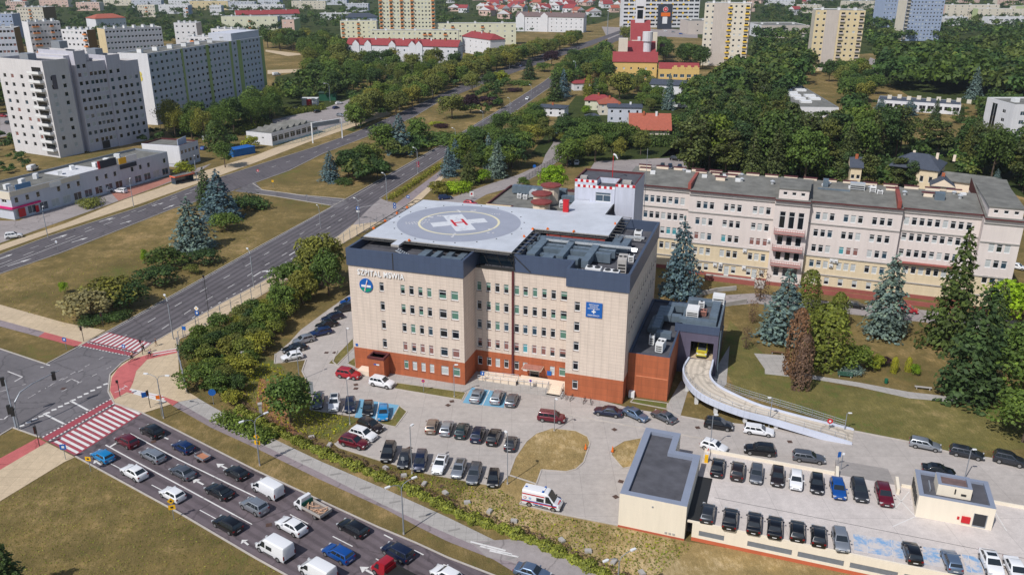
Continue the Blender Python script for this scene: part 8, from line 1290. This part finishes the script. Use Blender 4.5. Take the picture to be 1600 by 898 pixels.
wood([(262, 207), (330, 200), (400, 184), (430, 172), (425, 190), (372, 210), (330, 224), (272, 216)], 7.5, [('willow', 'green', 1), ('willow', 'olive', .9), ('broad', 'green', 1), ('broad', 'dark', 1)], 11, 16, 'below the figure 3 block', 'below the figure 3 block', 2000, 34)
PK = [('pine', 'pine', 1.0), ('pine', 'spruce', 1.05), ('pine', 'pine', 1.1), ('broad', 'green', .85), ('broad', 'dark', .85), ('spruce', 'pine', 1.0)]
wood([(1072, 282), (1084, 244), (1200, 246), (1325, 250), (1400, 246), (1330, 272), (1322, 290), (1200, 288)], 8.5, PK, 18, 23, 'in the tall front row of the pine belt', 'in the front row of the pine belt', 5000, 60); wood([(1535, 250), (1600, 262), (1720, 280), (1720, 345), (1610, 314), (1550, 288), (1500, 252)], 9, PK, 15, 19, 'at the right end of the pine belt', 'at the right end of the pine belt', 4000, 26)
wood([(1070, 240), (1082, 212), (1120, 185), (1180, 170), (1232, 180), (1236, 215), (1325, 222), (1400, 228), (1530, 236), (1530, 250), (1400, 243), (1325, 246), (1200, 243), (1090, 236)], 10.5, PK, 12, 15.5, 'in the pine belt behind the grey roofed hospital', 'in the pine belt', 5000, 80)
wood([(1310, 118), (1345, 114), (1352, 135), (1370, 145), (1345, 172), (1318, 165)], 9, GB, 10, 14, 'right of the ochre tower', 'right of the ochre tower', 900, 14)
wood([(868, 142), (880, 118), (925, 92), (955, 105), (955, 128), (900, 135)], 9, DB, 11, 14, 'between the avenue and the church', 'by the church', 1000, 22); wood([(975, 66), (985, 60), (1055, 92), (1100, 100), (1100, 112), (1055, 108)], 11, DB, 13, 16, 'behind the church', 'behind the church', 900, 20); wood([(700, 258), (750, 225), (830, 182), (850, 198), (830, 235), (800, 268), (745, 278)], 6.5, GB, 7, 10, 'in the grove between avenue and back street', 'in the avenue grove', 1200, 26); wood([(-40, 185), (50, 180), (58, 150), (-40, 140)], 11, DB, 11, 14, 'at the left estate edge', 'at the left estate', 900, 14); wood([(885, 262), (960, 255), (1020, 238), (930, 228), (890, 235)], 8, GB, 8, 12, 'behind the lift tower', 'behind the lift tower', 900, 16)
wood([(885, 152), (960, 136), (1010, 140), (1075, 150), (1070, 175), (1012, 182), (1005, 160), (960, 152), (905, 160)], 7, GB, 6.5, 9.5, 'between the villas and the church', 'among the villas', 900, 22); wood([(838, 205), (935, 200), (945, 212), (905, 240), (845, 222)], 6, GB+BU, 4.5, 7.5, 'in the villa gardens', 'in the villa gardens', 900, 16)
wood([(1622, 430), (1760, 430), (1900, 620), (1660, 640)], 9, GB+[('spruce', 'spruce', 1)], 9, 14, 'beyond the right end of the park lawn', 'beyond the park lawn', 900, 18)
# woods that read as one mass: the dense forest at the upper right, the far town woods and the undergrowth
MASS = {}
def farpatch(name, px, n, h0, h1, q, fat=1.0):
    xs = [p[0] for p in px]; ys = [p[1] for p in px]; k = 0
    for _ in range(n*30):
        p = (random.uniform(min(xs), max(xs)), random.uniform(min(ys), max(ys)))
        if not inside(p, px): continue
        x, y = G(*p); H = random.uniform(h0, h1); Rr = H*random.uniform(.34, .55)*fat; kc = 9; d = sph(kc, rng); d[:, 2] = np.abs(d[:, 2])*.9-.1; C = d*np.array([Rr, Rr, H*.42])*rng.uniform(.3, .75, (kc, 1)); i = rng.integers(0, kc, q); s = sph(q, rng); s[:, 2] = np.abs(s[:, 2])*1.1-.25; P = C[i]+s*(Rr*rng.uniform(.3, .55, q))[:, None]; P[:, 2] *= 1.1
        P += np.array([x, y, H*.5]); P[:, 2] = np.maximum(P[:, 2], .3); MASS.setdefault(name+random.choice(['', '2', '3', '']), []).append(quads(P, s+rng.normal(size=(q, 3))*.5+np.array([0, 0, .3]), Rr*rng.uniform(.16, .36, q))); k += 1
        if k >= n: break
farpatch('upper_forest', [(1380, 88), (1420, 104), (1500, 84), (1600, 66), (1700, 66), (1700, 168), (1600, 172), (1545, 158), (1515, 150), (1420, 146), (1388, 138), (1374, 118)], 420, 14, 21, 260); farpatch('upper_forest', [(1125, 140), (1180, 112), (1260, 106), (1262, 118), (1236, 158), (1190, 158), (1140, 165)], 110, 13, 18, 260); farpatch('upper_forest', [(1085, 232), (1120, 180), (1160, 165), (1232, 168), (1234, 212), (1150, 235)], 60, 9, 13, 220)
for q, n_, a_, b_ in (([(530, 285), (545, 262), (590, 256), (602, 284), (575, 295)], 26, 4, 9), ([(588, 248), (600, 226), (650, 214), (668, 232), (642, 250)], 20, 4, 8), ([(712, 186), (735, 160), (778, 150), (792, 165), (760, 180)], 20, 3, 7), ([(735, 160), (770, 140), (795, 128), (800, 140)], 12, 4, 8)): farpatch('undergrowth', q, n_, a_, b_, 220)
for q, n_, a_, b_ in (([(1325, 150), (1375, 165), (1530, 176), (1530, 214), (1400, 210), (1325, 215)], 46, 2.5, 5), ([(1262, 112), (1345, 118), (1345, 128), (1320, 132), (1312, 122), (1262, 120)], 16, 6, 9), ([(0, 205), (38, 238), (36, 262), (-20, 275), (-40, 220)], 26, 2, 5), ([(215, 224), (252, 202), (262, 214), (232, 236)], 14, 2, 5), ([(330, 225), (365, 215), (372, 240), (345, 255)], 12, 2, 5), ([(-60, 250), (40, 246), (62, 262), (-20, 290)], 22, 2, 4), ([(238, 240), (262, 222), (330, 222), (318, 232)], 8, 2, 4), ([(1336, 288), (1395, 258), (1428, 268), (1432, 300), (1370, 300)], 16, 4, 9), ([(415, 66), (440, 66), (470, 70), (470, 76), (430, 80)], 8, 6, 10)): farpatch('undergrowth', q, n_, a_, b_, 200)
for q in ([(1068, 150), (1120, 128), (1132, 150), (1112, 182), (1088, 218), (1066, 195)], [(1316, 100), (1345, 105), (1375, 140), (1360, 175), (1330, 215), (1316, 180)], [(440, 150), (480, 122), (545, 100), (562, 135), (540, 158), (500, 158), (450, 176)], [(1525, 165), (1600, 172), (1600, 200), (1545, 215), (1525, 195)]): farpatch('upper_forest', q, 46, 8, 12, 200)
farpatch('distant_woodland', [(-60, 100), (85, 70), (270, 76), (275, 60), (400, 64), (440, 50), (540, 52), (600, 46), (715, 46), (715, -2), (-60, -2)], 1300, 8, 13, 90); farpatch('distant_woodland', [(1180, 104), (1262, 96), (1270, 60), (1380, 84), (1420, 66), (1650, 66), (1650, -6), (1180, -2)], 900, 10, 15, 90); farpatch('distant_woodland', [(-100, 8), (1700, 8), (1700, -36), (-100, -36)], 1700, 9, 16, 50); farpatch('distant_woodland', [(715, 42), (800, 55), (930, 42), (975, 22), (970, -5), (715, -5)], 260, 6, 10, 80); farpatch('distant_woodland', [(405, 76), (445, 70), (530, 60), (560, 100), (540, 112), (500, 118), (478, 104), (474, 84)], 40, 9, 14, 220); farpatch('distant_woodland', [(870, 135), (890, 110), (940, 80), (955, 96), (955, 112), (905, 135)], 36, 9, 13, 200)
farpatch('undergrowth', [(1062, 270), (1080, 225), (1120, 185), (1180, 170), (1236, 215), (1325, 222), (1400, 228), (1530, 232), (1600, 255), (1720, 270), (1720, 345), (1610, 312), (1545, 285), (1400, 245), (1330, 268), (1320, 286), (1200, 285), (1075, 280)], 260, 3, 7, 120, 1.5); farpatch('undergrowth', [(304, 604), (298, 566), (304, 542), (345, 522), (410, 486), (464, 458), (458, 474), (428, 500), (400, 533), (390, 575), (372, 634), (334, 620)], 70, 1, 2.2, 160, 1.3); farpatch('undergrowth', [(552, 203), (640, 170), (715, 137), (770, 114), (840, 95), (835, 88), (760, 102), (700, 124), (600, 120), (500, 125), (470, 150), (545, 160)], 160, 3, 6, 110, 1.4); farpatch('undergrowth', [(262, 205), (330, 198), (400, 182), (430, 172), (425, 188), (372, 208), (330, 222), (272, 214)], 60, 2.5, 5, 110, 1.4)
for k, v in MASS.items(): k0 = k.rstrip('23'); o = link(k0, qmesh(k0, np.concatenate(v), LM['mass'+k[len(k0):]])); o['kind'] = 'stuff'
# weeds and rough tufts
def tufts(px, n, lm, s, name):
    poly = gp(px); xs = [p[0] for p in poly]; ys = [p[1] for p in poly]; P = []
    while len(P) < n:
        p = (random.uniform(min(xs), max(xs)), random.uniform(min(ys), max(ys)))
        if inside(p, poly): P.append((*p, .08+random.random()*.18))
    P = np.array(P); N = np.column_stack([rng.normal(size=(n, 2)), rng.uniform(-.2, .8, n)]); o = link(name, qmesh(name, quads(P, N, s*rng.uniform(.5, 1.5, n), .5), LM[lm])); o['kind'] = 'stuff'
tufts([(600, 728), (778, 765), (800, 776), (812, 790), (875, 808), (975, 828), (1085, 852), (1010, 915), (950, 892), (850, 848), (720, 798)], 2600, 'hedge', .26, 'dry_weeds'); tufts([(600, 728), (778, 765), (800, 776), (812, 790), (875, 808), (975, 828), (1085, 852), (1010, 915), (950, 892), (850, 848), (720, 798)], 900, 'yellow', .3, 'green_weeds'); tufts([(385, 560), (440, 575), (484, 640), (550, 655), (520, 690), (440, 670), (380, 625)], 2200, 'yellow', .3, 'wild_grass'); tufts([(118, 716), (0, 785), (0, 900), (440, 900)], 5000, 'hedge', .16, 'dry_grass_tufts'); tufts([(100, 510), (170, 518), (290, 452), (400, 390), (390, 330), (230, 380), (0, 440), (0, 475)], 3500, 'hedge', .2, 'median_grass_tufts')
# ---------------------------------------------------------------- light, air, camera
HAZE = .00007
SEL, SAZ = R(49), R(50)      # shadows fall towards SAZ (from +X, counter-clockwise)
w = bpy.data.worlds.new('World'); SC.world = w; w.use_nodes = True; t = w.node_tree; bg = t.nodes['Background']; sk = t.nodes.new('ShaderNodeTexSky'); sk.sky_type = 'NISHITA'; sk.sun_disc = False; sk.sun_elevation = SEL; sk.air_density = 1.0; sk.dust_density = 1.2
sd = Vector((-math.cos(SAZ), -math.sin(SAZ))); sk.sun_rotation = math.atan2(sd.x, sd.y); t.links.new(sk.outputs[0], bg.inputs[0]); bg.inputs[1].default_value = .095
l = bpy.data.lights.new('sun', 'SUN'); l.energy = 3.75; l.angle = R(.55); l.color = (1, .975, .94); lo = bpy.data.objects.new('sun', l); COL.objects.link(lo)
d = Vector((math.cos(SAZ)*math.cos(SEL), math.sin(SAZ)*math.cos(SEL), -math.sin(SEL))); lo.rotation_euler = d.to_track_quat('-Z', 'Y').to_euler()
cam = bpy.data.cameras.new('camera'); cam.sensor_width = 36; cam.sensor_fit = 'HORIZONTAL'; cam.lens = FPX/1600*36; cam.clip_start = 1; cam.clip_end = 20000
co = bpy.data.objects.new('camera', cam); COL.objects.link(co); ct, st_c = math.cos(TH), math.sin(TH); cr_, sr_ = math.cos(RO), math.sin(RO)
Rv = Vector((1, 0, 0)); Uv = Vector((0, st_c, ct)); Fv = Vector((0, ct, -st_c)); R2 = Rv*cr_+Uv*sr_; U2 = Uv*cr_-Rv*sr_
co.matrix_world = Matrix(((R2.x, U2.x, -Fv.x, 0), (R2.y, U2.y, -Fv.y, 0), (R2.z, U2.z, -Fv.z, HC), (0, 0, 0, 1))); SC.camera = co
SC.view_settings.view_transform = 'Standard'; SC.view_settings.look = 'None'; SC.view_settings.exposure = 0.0; SC.view_settings.gamma = 1; SC.view_settings.use_curve_mapping = False
SC.cycles.max_bounces = 5; SC.cycles.diffuse_bounces = 2; SC.cycles.glossy_bounces = 2; SC.cycles.transmission_bounces = 2; SC.cycles.use_denoising = True
hz = NT('haze_air'); hz.t.nodes.remove(hz.b); pv = hz.n('ShaderNodeVolumePrincipled', Color=(.78, .86, 1, 1), Density=HAZE, Anisotropy=.2); hz.l(pv.outputs[0], hz.out.inputs['Volume'])
b = MB(); b.box(-2600, -300, -1, 2600, 2900, 90); o = struct('haze', b, [hz.m], 'stuff')
